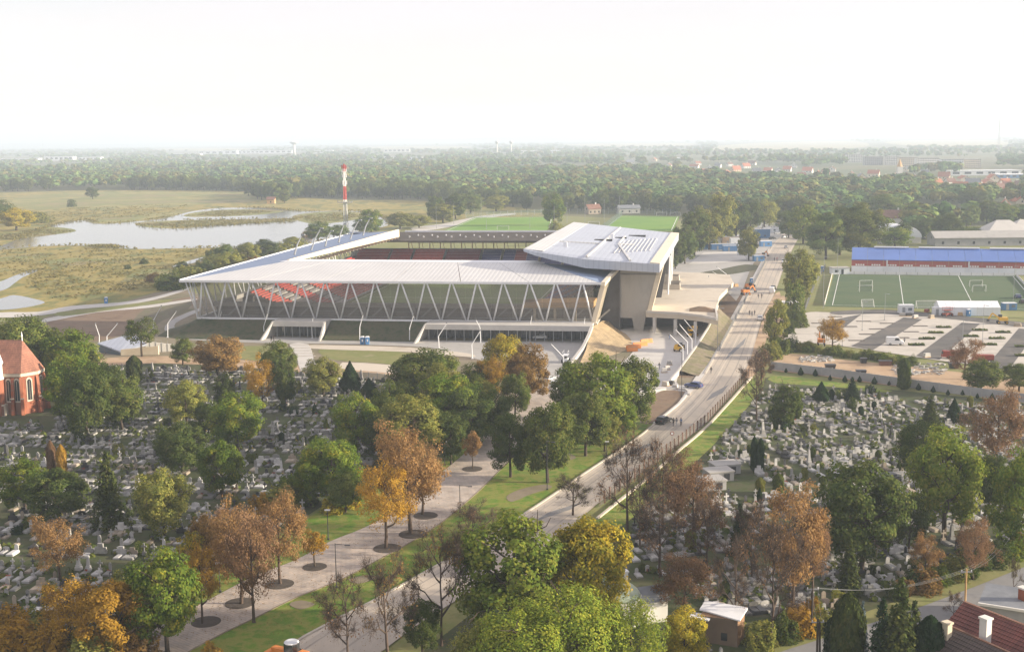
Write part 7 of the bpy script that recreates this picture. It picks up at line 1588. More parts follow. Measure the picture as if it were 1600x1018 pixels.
# ------------------------------------------------------------------ vehicles
def car(px, py, rz, paint, label, kind='hatch', name='parked_car', cat='car', group=None, sc=1.0):
    b_ = P(px, py); t = thing(name, label, cat, (b_.x, b_.y, L4), R(rz), group); t.scale = (sc,) * 3
    if kind == 'van': prof = [(-2.4, .35), (-2.42, 1.0), (-2.3, 2.15), (-2.1, 2.25), (.9, 2.25), (1.55, 1.35), (2.35, 1.05), (2.45, .8), (2.42, .35)]
    elif kind == 'pickup': prof = [(-2.5, .45), (-2.5, 1.05), (-.7, 1.08), (-.55, 1.1), (.0, 1.75), (.95, 1.75), (1.35, 1.1), (2.4, 1.0), (2.48, .8), (2.45, .45)]
    else: prof = [(-2.05, .32), (-2.1, .75), (-2.0, .98), (-1.75, 1.05), (-1.35, 1.45), (.2, 1.48), (.95, 1.0), (1.9, .86), (2.1, .68), (2.08, .32)]
    W_ = .86 if kind != 'van' else .95; n_ = len(prof); mb = MB()
    rings = []
    for y, ins in ((-W_, .0), (-W_ + .08, 1.0), (W_ - .08, 1.0), (W_, .0)):
        rings.append([(x * (1 if ins else .985), y * (1.0 if z < 1.05 else .9), z if ins else max(.36, z - .05)) for x, z in prof])
    vs = [p for r_ in rings for p in r_]; fs = []
    for k in range(3):
        for i in range(n_): fs.append((k * n_ + i, k * n_ + (i + 1) % n_, (k + 1) * n_ + (i + 1) % n_, (k + 1) * n_ + i))
    fs += [tuple(range(n_))[::-1], tuple(range(3 * n_, 4 * n_))]
    mb.add(vs, fs); body = mb.build('body', paint, t)
    if kind == 'van': gl = [(.95, 2.14, 1.5, 1.42)]; side = [(-.0, 1.05, 1.35, 2.0)]
    elif kind == 'pickup': gl = [(.99, 1.68, 1.3, 1.16), (-.05, 1.66, -.5, 1.16)]; side = [(-.3, 1.1, 1.15, 1.6)]
    else: gl = [(.26, 1.43, .9, 1.04), (-1.4, 1.4, -1.72, 1.08)]; side = [(-1.25, .55, 1.03, 1.36)]
    for x0, z0, x1, z1 in gl:
        o = .025 if x1 > x0 else -.025
        mb = MB(); mb.add([(x0 + o, -W_ * .78, z0 + .02), (x0 + o, W_ * .78, z0 + .02), (x1 + o, W_ * .86, z1 + .02), (x1 + o, -W_ * .86, z1 + .02)], [(0, 1, 2, 3)]); mb.build('windscreen', 'glass_dark', t)
    for x0, x1, z0, z1 in side:
        for s in (-1, 1):
            mb = MB(); y = s * (W_ * .955 + .01); mb.add([(x0 - .2, y * 1.02, z0), (x1 + .15, y * 1.02, z0), (x1 - .25, y * .96, z1), (x0 + .05, y * .96, z1)], [(0, 1, 2, 3) if s < 0 else (3, 2, 1, 0)]); mb.build('side_window', 'glass_dark', t)
    for x in (-1.3, 1.35):
        for s in (-1, 1):
            mb = MB(); mb.tube((x, s * (W_ - .16), .32), (x, s * (W_ + .03), .32), .32, .32, 12); wh = mb.build('wheel', 'rubber', t); mb = MB(); mb.tube((x, s * (W_ + .031), .32), (x, s * (W_ + .045), .32), .18, .18, 10); mb.build('rim', 'steel', wh)
    for s in (-1, 1):
        mb = MB(); mb.box(prof[-2][0] - .04, prof[-2][0] + .02, s * .62 - .16, s * .62 + .16, .66, .8); mb.build('headlight', 'white_metal', t)
        mb = MB(); mb.box(prof[1][0] - .03, prof[1][0] + .03, s * .66 - .12, s * .66 + .12, .75, .92); mb.build('tail_light', 'red_paint', t)
    return t
for nm, c in (('car_black', (.015, .015, .017)), ('car_silver', (.42, .43, .44)), ('car_white', (.72, .72, .71)), ('car_blue', (.03, .05, .16)), ('car_red', (.30, .03, .025))):
    mat(nm, c, .28, spec=.6)
car(1037, 661, 52, 'car_black', 'black car parked at the kerb below the earth bed'); car(1084, 606, 145, 'car_blue', 'dark blue car at the junction by the forecourt'); car(858, 596, 62, 'car_silver', 'silver car on the forecourt behind the grove'); car(867, 609, 75, 'car_white', 'white van behind the grove', 'van', 'parked_van', 'van')
car(1188, 500, 72, 'car_white', 'white car on the road below the three walkers'); car(1206, 458, 74, 'car_white', 'white van at the right side of the road', 'van', 'parked_van', 'van'); car(1208, 452, 74, 'car_black', 'dark car behind the white roadside van'); car(1224, 411, 76, 'car_white', 'white pickup parked farther up the road', 'pickup', 'parked_pickup', 'pickup')
car(1398, 539, -10, 'car_white', 'white van parked alone in the car park', 'van', 'parked_van', 'van'); car(1228, 388, 76, 'car_silver', 'silver car at the far end of the road'); car(1052, 433, 20, 'car_silver', 'silver car on the ramp behind the main stand'); car(1207, 374, 20, 'car_black', 'black car in the far yard'); car(1226, 372, 40, 'car_white', 'white car in the far yard'); car(1215, 366, 15, 'car_silver', 'silver car in the far yard'); car(1319, 424, -5, 'car_black', 'black car beside the annex of the hall'); car(1440, 373, 0, 'car_white', 'white car behind the blue-roofed hall'); car(1590, 466, 80, 'car_blue', 'dark blue car at the right end of the training pitch'); car(1598, 474, 80, 'car_black', 'black car at the right end of the training pitch')
rw2 = random.Random(5)
for i in range(16):
    x, y = rw2.uniform(1195, 1236), rw2.uniform(351, 362)
    car(x, y, rw2.uniform(0, 90), rw2.choice(['car_white', 'car_silver', 'car_black', 'car_blue', 'car_red']), 'small car parked in the far yard at the road end', 'hatch', 'parked_car', 'car', 'cars parked in the far yard')
def machine(px, py, rz, m, label, kind, name, cat):
    b_ = P(px, py); t = thing(name, label, cat, (b_.x, b_.y, L4), R(rz)); t.scale = (.75,) * 3 if kind == 'lorry' else (.9,) * 3
    for x in (-1.3, 1.3):
        for s in (-1, 1):
            r_ = .75 if (kind == 'tractor' and x < 0) else .5
            mb = MB(); mb.tube((x, s * .75, r_), (x, s * 1.1, r_), r_, r_, 14); wh = mb.build('wheel', 'rubber', t); mb = MB(); mb.tube((x, s * 1.11, r_), (x, s * 1.13, r_), r_ * .5, r_ * .5, 10); mb.build('rim', m, wh)
    if kind == 'telehandler':
        mb = MB(); mb.box(-2.2, 2.0, -.75, .75, .6, 1.3); mb.box(-2.2, -.6, .0, .75, 1.3, 1.8); mb.build('chassis', m, t)
        mb = MB(); mb.hull8([(-.4, -.78, 1.3), (1.0, -.78, 1.3), (1.0, .1, 1.3), (-.4, .1, 1.3)], [(-.3, -.75, 2.5), (.7, -.75, 2.5), (.7, .08, 2.5), (-.3, .08, 2.5)]); mb.build('cab', 'glass_dark', t)
        mb = MB(); mb.bar((-2.1, .35, 2.0), (3.0, .35, 1.5), .4, .45); mb.build('boom', m, t)
        mb = MB(); mb.box(3.0, 3.2, -.6, 1.1, .4, 1.4); mb.build('fork', 'dark_metal', t)
    elif kind == 'excavator':
        mb = MB(); mb.box(-1.6, 1.2, -1.1, 1.1, 1.1, 2.2); mb.build('body', m, t)
        mb = MB(); mb.box(.1, 1.3, -1.05, -.1, 2.2, 3.1); mb.build('cab', 'glass_dark', t)
        mb = MB(); mb.bar((1.0, .3, 1.9), (3.4, .3, 3.6), .35, .5); mb.bar((3.4, .3, 3.6), (4.6, .3, 1.6), .3, .4); mb.build('boom', m, t)
        mb = MB(); mb.box(4.3, 5.1, -.2, .8, .8, 1.6); mb.build('bucket', 'dark_metal', t)
    elif kind == 'tractor':
        mb = MB(); mb.box(-.4, 2.0, -.45, .45, .7, 1.5); mb.build('bonnet', m, t)
        mb = MB(); mb.box(-1.7, -.3, -.7, .7, 1.0, 2.5); mb.build('cab', 'glass_dark', t)
        mb = MB(); mb.lathe([(.85, 2.5), (.95, 2.62), (.8, 2.75)], 14, at=(-1.0, 0, 0)); mb.build('roof', 'cabin_white', t)
        mb = MB(); mb.box(-2.9, -1.75, -1.1, 1.1, .5, 1.4); mb.build('implement', m, t)
        mb = MB(); mb.box(2.0, 2.7, -1.0, 1.0, .35, 1.0); mb.build('front_loader', m, t)
    elif kind == 'lorry':
        mb = MB(); mb.box(-3.5, 1.6, -1.15, 1.15, 1.0, 2.6); mb.build('bed', m, t); mb = MB(); mb.hull8([(1.7, -1.1, .6), (3.4, -1.1, .6), (3.4, 1.1, .6), (1.7, 1.1, .6)], [(1.7, -1.1, 2.7), (3.0, -1.1, 2.7), (3.0, 1.1, 2.7), (1.7, 1.1, 2.7)]); mb.build('cab', m if 'green' not in m else 'car_white', t)
        mb = MB(); mb.box(3.2, 3.26, -.9, .9, 1.6, 2.4); mb.build('windscreen', 'glass_dark', t); mb = MB(); mb.box(-3.5, 3.0, -.6, .6, .5, .98); mb.build('frame', 'dark_metal', t)
    elif kind == 'lift':
        mb = MB(); mb.box(-1.6, 1.6, -.7, .7, .5, 1.1); mb.build('chassis', m, t); mb = MB()
        for k in range(4): mb.bar((-1.3 if k % 2 else 1.3, 0, 1.1 + k * .25), (1.3 if k % 2 else -1.3, 0, 1.35 + k * .25), .6, .1)
        mb.build('scissor', 'dark_metal', t); mb = MB(); mb.box(-1.7, 1.7, -.75, .75, 2.1, 2.2)
        for x in (-1.65, 1.65):
            for y in (-.7, .7): mb.box(x - .04, x + .04, y - .04, y + .04, 2.2, 3.2)
        mb.box(-1.7, 1.7, -.74, -.68, 3.1, 3.18); mb.box(-1.7, 1.7, .68, .74, 3.1, 3.18); mb.build('platform', m, t)
machine(447, 1032, 150, 'orange_paint', 'orange tractor with pale cab roof at the lower edge', 'tractor', 'tractor', 'tractor')
machine(1061, 548, 60, 'yellow_paint', 'yellow telehandler on the forecourt', 'telehandler', 'telehandler', 'telehandler'); machine(1082, 526, 50, 'yellow_paint', 'small yellow lift beside the retaining wall', 'lift', 'scissor_lift', 'lift')
machine(1165, 461, 20, 'orange_paint', 'orange excavator in the roadworks', 'excavator', 'excavator', 'excavator'); machine(1171, 451, 40, 'orange_paint', 'second orange machine behind the roadworks excavator', 'telehandler', 'telehandler', 'telehandler')
machine(1566, 506, 170, 'yellow_paint', 'yellow backhoe at the right end of the marquee', 'excavator', 'backhoe', 'backhoe'); machine(1480, 494, 20, 'red_paint', 'small red lift before the marquee', 'lift', 'scissor_lift', 'lift')
machine(1487, 560, 175, 'red_paint', 'red lorry behind the red-brown tree', 'lorry', 'lorry', 'lorry'); machine(1535, 566, 170, 'red_paint', 'red trailer lorry at the hedge right of the red lorry', 'lorry', 'lorry', 'lorry')
machine(837, 528, 172, 'green_paint', 'green lorry before the second stadium entrance', 'lorry', 'lorry', 'lorry'); car(844, 530, 172, 'car_white', 'white car before the green lorry')
machine(884, 566, 80, 'cabin_white', 'pale scissor lift on the forecourt by the bent lamp', 'lift', 'scissor_lift', 'lift'); machine(1190, 404, 30, 'orange_paint', 'orange digger at the far kerb', 'excavator', 'excavator', 'excavator')
machine(1283, 540, 80, 'orange_paint', 'orange digger at the car park hedge', 'excavator', 'excavator', 'excavator')
# orange barriers, pallets, debris
for i, (px, py, L, rz) in enumerate([(990, 545, 4.5, 24), (1000, 541, 4.5, 24), (1010, 536, 4.0, 30), (988, 549, 3.0, 10)]):
    b_ = P(px, py); t = thing('barrier', ['first', 'second', 'farthest', 'nearest'][i] + ' of the orange plastic barriers beside the berm', 'barrier', (b_.x, b_.y, L4), R(rz), 'orange barriers beside the berm')
    mb = MB(); mb.hull8([(-L / 2, -.35, 0), (L / 2, -.35, 0), (L / 2, .35, 0), (-L / 2, .35, 0)], [(-L / 2, -.14, 1.1), (L / 2, -.14, 1.1), (L / 2, .14, 1.1), (-L / 2, .14, 1.1)]); mb.build('body', 'orange_paint', t)
    mb = MB(); mb.box(-L / 2 + .3, L / 2 - .3, -.1, .1, 1.1, 1.25); mb.build('rail', 'orange_earth', t)
def pallet(px, py, w_, m, label, group=None):
    b_ = P(px, py); t = thing('pallet_load', label, 'pallet', (b_.x, b_.y, L4), R(rw2.uniform(-40, 40)), group)
    mb = MB()
    for y in (-.45, 0, .45): mb.box(-.6 * w_, .6 * w_, y - .06, y + .06, 0, .12)
    mb.build('pallet', 'ochre_render', t)
    mb = MB()
    for k in range(3): mb.box(-.55 * w_ + k * .04, .55 * w_ - k * .06, -.48, .48 - k * .05, .13 + k * .32, .42 + k * .32)
    mb.build('load', m, t)
for i, (px, py, w_, m) in enumerate([(1042, 578, 1.3, 'concrete_pale'), (1046, 570, 1.2, 'concrete_grey'), (1038, 582, 1.2, 'concrete_pale'), (1040, 603, 1.4, 'concrete_warm'), (1050, 602, 1.0, 'dark_metal'), (1055, 608, 1.2, 'concrete_pale'), (1100, 470, 1.5, 'cream_render'), (1130, 455, 1.4, 'concrete_pale'), (1150, 448, 1.5, 'ochre_render'), (1448, 488, 1.6, 'red_paint'), (1455, 497, 1.8, 'sand_stone'), (1500, 493, 1.4, 'ochre_render'), (1410, 494, 1.6, 'concrete_grey'), (1420, 494, 1.6, 'dark_metal'), (1430, 497, 1.6, 'concrete_pale'), (1590, 510, 1.8, 'sand_stone'), (1448, 558, 1.6, 'concrete_pale'), (450, 521, 1.4, 'cabin_white')]):
    pallet(px, py, w_, m, 'small pallet of building material ' + ('on the forecourt' if 1030 < px < 1060 else 'in the roadworks' if px < 1200 and px > 1060 else 'beside the marquee and car park' if px > 1200 else 'at the first entrance'), 'pallets of building material ' + ('on the forecourt' if 1030 < px < 1060 else 'in the roadworks' if px < 1200 and px > 1060 else 'by the car park' if px > 1200 else 'at the entrance'))
for i, (px, py, s) in enumerate([(1383, 571, 3.2), (1297, 577, 2.6), (1349, 567, 1.6), (1345, 586, 2.4), (1490, 575, 2.4)]):
    b_ = P(px, py); t = thing('rubbish_skip', ['rusty skip in the middle of the earth strip', 'dark skip at the left of the earth strip', 'small dark bin on the earth strip', 'low dark box at the cemetery wall', 'dark skip under the thin red-brown tree'][i], 'skip', (b_.x, b_.y, L3), R(-5))
    mb = MB(); mb.hull8([(-s / 2 * .8, -.6, 0), (s / 2 * .8, -.6, 0), (s / 2 * .8, .6, 0), (-s / 2 * .8, .6, 0)], [(-s / 2, -.8, 1.2), (s / 2, -.8, 1.2), (s / 2, .8, 1.2), (-s / 2, .8, 1.2)]); mb.build('body', 'brown_tile' if i == 0 else 'dark_metal', t)
    mb = MB(); mb.box(-s / 2 - .06, s / 2 + .06, -.86, .86, 1.2, 1.28); mb.build('rim', 'dark_metal', t)
mb = MB()
for i in range(260):
    x, y = rw2.uniform(1395, 1480), rw2.uniform(568, 586); 
    if i > 170: x, y = rw2.uniform(1250, 1300), rw2.uniform(556, 566)
    p = P(x, y); s = rw2.uniform(.15, .7); mb.box(-s, s, -s * .4, s * .4, 0, s * .5, 0, rw2.uniform(0, 3), (p.x, p.y, L2))
tag(mb.build('rubble', 'concrete_grey'), 'broken concrete and scrap strewn on the earth strip', 'rubble', kind='stuff')
# roadside sign and sloping concrete slab
b_ = P(1050, 696); t = thing('road_sign', 'round road sign on a thin post at the fence', 'sign', (b_.x, b_.y, 0))
mb = MB(); mb.tube((0, 0, 0), (0, 0, 2.5), .04, .04, 6); mb.build('post', 'grey_metal', t); mb = MB(); mb.tube((0, -.05, 2.4), (0, -.08, 2.4), .38, .38, 18); mb.build('rim', 'red_paint', t); mb = MB(); mb.tube((0, -.081, 2.4), (0, -.095, 2.4), .26, .26, 18); mb.build('face', 'white_paint', t)
b_ = P(1235, 492); t = thing('abutment', 'pale concrete abutment with slanted top beside the road', 'abutment', (b_.x, b_.y, 0), R(-6))
mb = MB(); mb.prism([(-4.2, 0, 1.6), (3.2, 0, 0), (3.2, 0, 3.8), (-4.2, 0, 3.8)], (0, 1.2, 0)); mb.build('wall', 'concrete_grey', t); mb = MB(); mb.box(-4.6, 3.5, -.15, 4.5, 3.8, 4.1); mb.build('slab', 'white_paint', t)

# ------------------------------------------------------------------ people
def body_mesh():
    J = {'pel': (0, 0, .95, .15, .11), 'wst': (0, 0, 1.1, .14, .10), 'chs': (0, 0, 1.32, .17, .115), 'nk': (0, 0, 1.5, .06, .06), 'hd': (0, .01, 1.64, .085, .095), 'crn': (0, 0, 1.74, .05, .06)}
    for s, n_ in ((-1, 'l'), (1, 'r')):
        st_ = .16 * s
        J['hip' + n_] = (s * .09, 0, .9, .095, .1); J['kn' + n_] = (s * .1, st_ + .02, .5, .06, .065); J['an' + n_] = (s * .1, st_ * 1.6 - .03, .09, .042, .045); J['to' + n_] = (s * .11, st_ * 1.6 + .14, .04, .04, .035)
        J['sh' + n_] = (s * .2, 0, 1.42, .062, .062); J['el' + n_] = (s * .25, -st_ * .5, 1.15, .045, .045); J['wr' + n_] = (s * .25, -st_ * .9 + .08, .9, .032, .032); J['ha' + n_] = (s * .25, -st_ * 1.0 + .11, .8, .035, .025)
    E_ = [('pel', 'wst'), ('wst', 'chs'), ('chs', 'nk'), ('nk', 'hd'), ('hd', 'crn')]
    for n_ in 'lr': E_ += [('pel', 'hip' + n_), ('hip' + n_, 'kn' + n_), ('kn' + n_, 'an' + n_), ('an' + n_, 'to' + n_), ('chs', 'sh' + n_), ('sh' + n_, 'el' + n_), ('el' + n_, 'wr' + n_), ('wr' + n_, 'ha' + n_)]
    ks = list(J); me = bpy.data.meshes.new('person'); me.from_pydata([J[k][:3] for k in ks], [(ks.index(a), ks.index(b_)) for a, b_ in E_], [])
    ob = bpy.data.objects.new('tmp', me); COL.objects.link(ob); sk = ob.modifiers.new('skin', 'SKIN')
    for i, k in enumerate(ks): me.skin_vertices[0].data[i].radius = J[k][3:5]
    me.skin_vertices[0].data[0].use_root = True
    ob.modifiers.new('sub', 'SUBSURF').levels = 1
    dg = bpy.context.evaluated_depsgraph_get(); out = bpy.data.meshes.new_from_object(ob.evaluated_get(dg)); bpy.data.objects.remove(ob)
    for m in ('skin', 'cloth_dark', 'cloth_dark'): out.materials.append(MATS[m])
    for f in out.polygons:
        z = f.center.z; x = abs(f.center.x); f.material_index = 0 if z > 1.5 or (z < .9 and x > .19) else 1 if z > .93 else 2
        f.use_smooth = True
    return out
mat('skin', (.42, .24, .16), .6); mat('cloth_dark', (.02, .02, .025), .9); mat('cloth_white', (.6, .6, .58), .9); mat('cloth_blue', (.08, .14, .28), .9); mat('cloth_grey', (.18, .18, .19), .9); mat('cloth_red', (.35, .05, .04), .9); mat('hair', (.03, .02, .015), .8)
BODY = body_mesh()
hm = MB(); hm.lathe([(.098, 1.62), (.108, 1.69), (.09, 1.75), (.04, 1.78)], 10); HAIR = hm.mesh('hair', 'hair', True)
for i, (px, py, rz, a, b2, lab) in enumerate([(1052, 666, 20, 'cloth_dark', 'cloth_dark', 'person in black, first of three walking beside the black car'), (1057, 666, 10, 'cloth_grey', 'cloth_white', 'person in grey top, middle of three beside the black car'), (1064, 666, -10, 'cloth_blue', 'cloth_dark', 'person in blue top, last of three beside the black car'),
        (1171, 493, 10, 'cloth_dark', 'cloth_dark', 'person in dark clothes, left of three walking up the road'), (1175, 494, 0, 'cloth_grey', 'cloth_dark', 'person in grey, middle of three walking up the road'), (1179, 493, 10, 'cloth_dark', 'cloth_dark', 'person in dark clothes, right of three walking up the road'),
        (1185, 467, 5, 'cloth_dark', 'cloth_grey', 'left of two people walking farther up the road'), (1190, 466, 5, 'cloth_dark', 'cloth_dark', 'right of two people walking farther up the road'), (1210, 408, 0, 'cloth_grey', 'cloth_dark', 'left of two distant walkers near the white pickup'), (1214, 408, 0, 'cloth_red', 'cloth_dark', 'right of two distant walkers near the white pickup'),
        (1046, 530, 40, 'cloth_dark', 'cloth_blue', 'worker standing on the forecourt before the podium'), (1030, 577, 40, 'cloth_dark', 'cloth_dark', 'worker in dark clothes by the forecourt pallets'), (1413, 537, 0, 'cloth_grey', 'cloth_dark', 'person beside the white van in the car park'), (424, 534, 0, 'cloth_dark', 'cloth_dark', 'left of two workers before the first entrance'), (428, 534, 90, 'cloth_dark', 'cloth_dark', 'right of two workers before the first entrance'), (1111, 584, 0, 'cloth_dark', 'cloth_grey', 'person at the kerb by the earth bank')]):
    b_ = P(px, py); o = link('person', BODY, None, (b_.x, b_.y, L4 if py < 700 else 0), R(rz)); tag(o, lab, 'person', 'people on foot')
    for k, m in ((1, a), (2, b2)): o.material_slots[k].link = 'OBJECT'; o.material_slots[k].material = MATS[m]
    link('hair', HAIR, o)

# ------------------------------------------------------------------ telecom mast and far landmarks
def mast():
    b_ = P(541, 366); D = b_.y; t = thing('telecom_mast', 'tall red and white telecom mast with antennas beside the lake', 'mast', (b_.x, b_.y, 0))
    H_ = PY(538, 256, D).z
    zz = [PY(540, y, D).z for y in (366, 316, 312, 291, 280, 268, 256)]
    def sec(z0, z1, m, w0, w1):
        mb = MB(); n_ = max(2, int((z1 - z0) / 2.2))
        for sx in (-1, 1):
            for sy in (-1, 1): mb.tube((sx * w0, sy * w0, z0), (sx * w1, sy * w1, z1), .13, .11, 6)
        for k in range(n_):
            a, c = z0 + (z1 - z0) * k / n_, z0 + (z1 - z0) * (k + 1) / n_; wa = w0 + (w1 - w0) * k / n_; wc = w0 + (w1 - w0) * (k + 1) / n_
            for q in range(4):
                p = [(-1, -1), (1, -1), (1, 1), (-1, 1)][q]; r_ = [(-1, -1), (1, -1), (1, 1), (-1, 1)][(q + 1) % 4]
                mb.tube((p[0] * wa, p[1] * wa, a), (r_[0] * wc, r_[1] * wc, c), .06, .06, 4, caps=False)
        mb.tube((0, 0, z0), (0, 0, z1), .35, .35, 8)
        mb.build('mast_section', m, t)
    sec(0, zz[1], 'steel', 1.3, .9); sec(zz[1], zz[2], 'white_paint', .9, .85); sec(zz[2], zz[3], 'mast_red', .85, .7); sec(zz[3], zz[4], 'white_paint', .7, .6); sec(zz[4], zz[5], 'white_paint', .6, .55); sec(zz[5], zz[6], 'mast_red', .55, .3)
    mb = MB(); mb.box(-4.4, 4.4, -1.6, 1.6, zz[1] - .2, zz[1] + .15)
    for x in (-4.3, -2.2, 2.2, 4.3): mb.box(x - .15, x + .15, -1.5, -1.2, zz[1] + .15, zz[1] + 1.5)
    mb.build('platform', 'steel', t)
    for z in (zz[3] + 1, zz[4] + 1, zz[4] + 4, zz[5] + 1.5):
        for k in range(5):
            a = k * 1.257 + z; mb = MB(); mb.box(1.3 * math.cos(a) - .25, 1.3 * math.cos(a) + .25, 1.3 * math.sin(a) - .2, 1.3 * math.sin(a) + .2, z, z + 2.4); mb.bar((0, 0, z + 1.2), (1.3 * math.cos(a), 1.3 * math.sin(a), z + 1.2), .1, .1); mb.build('antenna', 'white_paint' if z < zz[5] else 'mast_red', t)
mat('mast_red', (.50, .06, .05), .5); mast()
def far_block(px, py, w_m, h, dpt, m, label, group, rows, cols, roofm='concrete_grey', name='apartment_block', cat='building', rz=0):
    b_ = P(px, py); t = thing(name, label, cat, (b_.x, b_.y, 0), R(rz), group)
    mb = MB(); mb.box(-w_m / 2, w_m / 2, 0, dpt, 0, h); mb.build('wall', m, t)
    mb = MB(); mb.box(-w_m / 2 - .4, w_m / 2 + .4, -.4, dpt + .4, h, h + .6); mb.build('roof', roofm, t)
    if rows * cols > 3:
        q = w_m / cols * .28; wm = MB().box(-q, q, -.12, -.003, 0, h / rows * .45).mesh('window', 'glass_dark')
        for r_ in range(rows):
            for c in range(cols): link('window', wm, t, (-w_m / 2 + w_m * (c + .5) / cols, 0, h * (r_ + .35) / rows))
    return t
fl = ['first', 'second', 'third', 'fourth', 'fifth', 'sixth', 'seventh', 'eighth']
for i, (px, py, wp, hp) in enumerate([(1335, 254, 24, 12), (1365, 258, 28, 13), (1395, 258, 24, 13), (1418, 261, 26, 15), (1450, 263, 34, 16), (1488, 264, 34, 15), (1520, 263, 24, 14)]):
    D = P(px, py).y; far_block(px, py, wp * D / FPX, hp * D / FPX, 14, ['pale_render', 'grey_render', 'pale_render', 'cream_render', 'pale_render', 'cabin_white', 'cream_render'][i], fl[i] + ' pale apartment block from the left in the distant estate', 'distant apartment blocks', 5, 9, rz=rw2.uniform(-6, 10))
for i, (px, py, wp, hp, m) in enumerate([(1540, 274, 110, 7, 'cabin_white'), (1590, 278, 60, 5, 'cabin_blue'), (30, 252, 60, 4, 'pvc_white'), (92, 251, 44, 6, 'pvc_white'), (140, 250, 34, 4, 'pvc_white'), (290, 244, 46, 4, 'pvc_white'), (340, 241, 60, 5, 'pvc_white'), (385, 240, 40, 4, 'pvc_white'), (430, 240, 52, 5, 'pvc_white'), (505, 239, 30, 4, 'pvc_white'), (620, 238, 40, 5, 'pale_render'), (578, 248, 14, 3, 'pvc_white'), (605, 248, 30, 3, 'pale_render'), (650, 250, 20, 4, 'cabin_white'), (740, 241, 30, 3, 'cabin_white'), (818, 240, 36, 4, 'pale_render'), (866, 240, 20, 5, 'cabin_white'), (960, 252, 26, 5, 'slate'), (1060, 250, 20, 3, 'pvc_white')]):
    D = P(px, py).y; far_block(px, py, wp * D / FPX, hp * D / FPX, 30, m, (ORD[i] if i < 22 else 'last') + ' low pale industrial hall listed along the distant treeline', 'distant industrial halls', 1, 6, 'cabin_white', 'industrial_hall', 'hall')
seen_k = {}
for i, (px, py) in enumerate(sorted(hs)):
    rm, wm_ = rw2.choice(['red_tile', 'red_tile', 'brown_tile', 'red_tile', 'slate']), rw2.choice(['pale_render', 'cream_render', 'peach_render', 'pale_render']); seen_k[rm, wm_] = seen_k.get((rm, wm_), -1) + 1
    gable_house(px, py, rw2.uniform(9, 15), rw2.uniform(8, 11), rw2.uniform(3, 4.5), rw2.uniform(7, 9), rw2.choice([0, 90, 20, 70, -25]), rm, wm_, ORD[min(seen_k[rm, wm_], 21)] + ' distant ' + {'pale_render': 'whitish', 'cream_render': 'cream', 'peach_render': 'peach'}[wm_] + ' house with ' + {'red_tile': 'red', 'brown_tile': 'brown', 'slate': 'grey'}[rm] + ' roof from the left in the suburb', 'suburban_house', 'house', 'suburban houses beyond the road')
gable_house(1153, 336, 9, 10, 4, 9, 70, 'red_tile', 'pale_render', 'house with bright red roof behind the tree row'); gable_house(926, 334, 10, 8, 4, 7, 20, 'brown_tile', 'sand_stone', 'brown hut behind the net fence of the far pitches'); gable_house(982, 333, 16, 9, 4, 6, 5, 'slate', 'pale_render', 'pale low house behind the net fence of the far pitches'); gable_house(424, 318, 7, 6, 4, 6, 0, 'brown_tile', 'ochre_render', 'small brown hut on the marsh edge', chim=False, nwin=1)
b_ = P(1405, 283); t = thing('church', 'distant church tower with golden roof in the suburb', 'church', (b_.x, b_.y, 0)); mb = MB(); mb.box(-3, 3, -3, 3, 0, 17); mb.build('tower', 'pale_render', t); mb = MB(); mb.lathe([(3.4, 17), (2.4, 20), (.2, 26)], 8); mb.build('spire', 'ochre_render', t); mb = MB(); mb.box(-4, 4, 3, 18, 0, 9); mb.build('nave', 'cream_render', t)
def water_tower(px, pb, pt, label, wide):
    b_ = P(px, pb); D = b_.y; h = PY(px, pt, D).z; t = thing('water_tower', label, 'tower', (b_.x, b_.y, 0)); r_ = wide * D / FPX / 2
    mb = MB(); mb.lathe([(r_ * .32, 0), (r_ * .24, h * .75)], 12); mb.build('shaft', 'pale_render', t, True)
    mb = MB(); mb.lathe([(r_ * .24, h * .72), (r_ * .9, h * .86), (r_, h * .9), (r_ * .5, h * .97), (r_ * .1, h)], 16); mb.build('tank', 'cabin_white', t, True)
water_tower(460, 242, 220, 'pale water tower with flat wide tank on the left horizon', 15); water_tower(777, 242, 219, 'slim white tower on the horizon above the stadium', 7); water_tower(799, 241, 219, 'second slim white tower on the horizon', 7)
def lattice(px, pb, pt, label, w_):
    b_ = P(px, pb); h = PY(px, pt, b_.y).z; t = thing('radio_mast', label, 'mast', (b_.x, b_.y, 0)); mb = MB()
    for sx, sy in ((-1, -1), (1, -1), (1, 1), (-1, 1)): mb.tube((sx * w_, sy * w_, 0), (sx * w_ * .15, sy * w_ * .15, h * .94), .32, .25, 5)
    for k in range(14):
        f = 1 - .85 * k / 14; z = h * .94 * k / 14; z2 = h * .94 * (k + 1) / 14; f2 = 1 - .85 * (k + 1) / 14
        for s in (-1, 1): mb.tube((-w_ * f, s * w_ * f, z), (w_ * f2, s * w_ * f2, z2), .18, .18, 4, caps=False); mb.tube((w_ * f, s * w_ * f, z), (-w_ * f2, s * w_ * f2, z2), .18, .18, 4, caps=False)
    mb.build('lattice', 'grey_metal', t); mb = MB(); mb.tube((0, 0, h * .93), (0, 0, h), .25, .15, 6); mb.build('spike', 'mast_red', t)
lattice(1560, 238, 178, 'slender radio mast on the right horizon', 3.2); lattice(67, 233, 213, 'thin lattice pylon on the left horizon', 3.0)


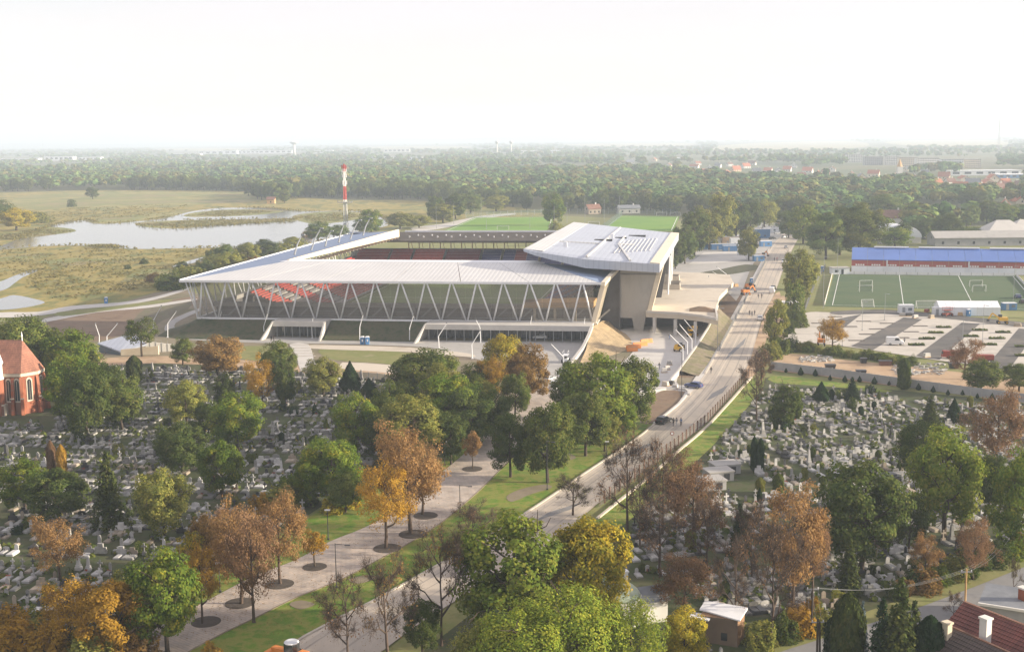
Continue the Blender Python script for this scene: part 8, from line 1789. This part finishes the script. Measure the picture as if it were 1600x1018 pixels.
# fallen leaves on lawn, promenade and kerb
Cs, Ns = [], []
for (x, y, sp, k) in [(642, 834, 7, 420), (603, 857, 6, 380), (438, 913, 6, 380), (377, 944, 6, 380), (397, 972, 7, 420), (660, 805, 6, 250), (492, 886, 3.5, 150), (738, 733, 3, 110), (545, 1000, 8, 350), (606, 980, 8, 350), (690, 960, 8, 350), (740, 860, 7, 350), (850, 800, 7, 250), (560, 830, 10, 350), (800, 770, 10, 260), (300, 940, 9, 420), (980, 800, 7, 260), (1035, 770, 7, 260)]:
    p = P(x, y)
    for j in range(k // 2):
        Cs.append((p.x + rw.gauss(-1, sp * .6), p.y + rw.gauss(0, sp * .6), L4 + .03 + rw.uniform(0, .05))); Ns.append((rw.gauss(0, .3), rw.gauss(0, .3), 1))
v_, q_ = quads_from(np.array(Cs), unit(np.array(Ns)), .11, np.random.default_rng(21))
tag(link('fallen_leaves', arr_mesh('fallen_leaves', v_, q_, ['leaf_brown'])), 'brown fallen leaves strewn over lawn, promenade and kerb', 'leaves', kind='stuff')
for pts in ([(792, 775), (815, 764), (850, 757), (862, 762), (830, 772), (800, 784)], [(452, 944), (470, 938), (492, 944), (470, 952)], [(545, 905), (575, 898), (590, 903), (560, 912)], [(840, 710), (880, 706), (900, 716), (860, 722)]):
    sheet('worn_patch', smooth_px(pts, 3), L3, 'dry_soil')

# ------------------------------------------------------------------ the hazy air of the afternoon
HT = 150.0
hz = MB(); hz.box(-16000, 16000, -600, 27000, -2.0, HT)
hm_ = bpy.data.materials.new('haze'); hm_.use_nodes = True; MATS['haze'] = hm_
n = hm_.node_tree; n.nodes.remove(n.nodes['Principled BSDF']); pv = n.nodes.new('ShaderNodeVolumePrincipled')
pv.inputs['Color'].default_value = (.74, .85, 1.0, 1); pv.inputs['Density'].default_value = .00021; pv.inputs['Anisotropy'].default_value = .1
n.links.new(pv.outputs[0], n.nodes['Material Output'].inputs['Volume'])
tag(hz.build('haze', 'haze'), 'thin pale afternoon haze over the plain', 'haze', kind='stuff')
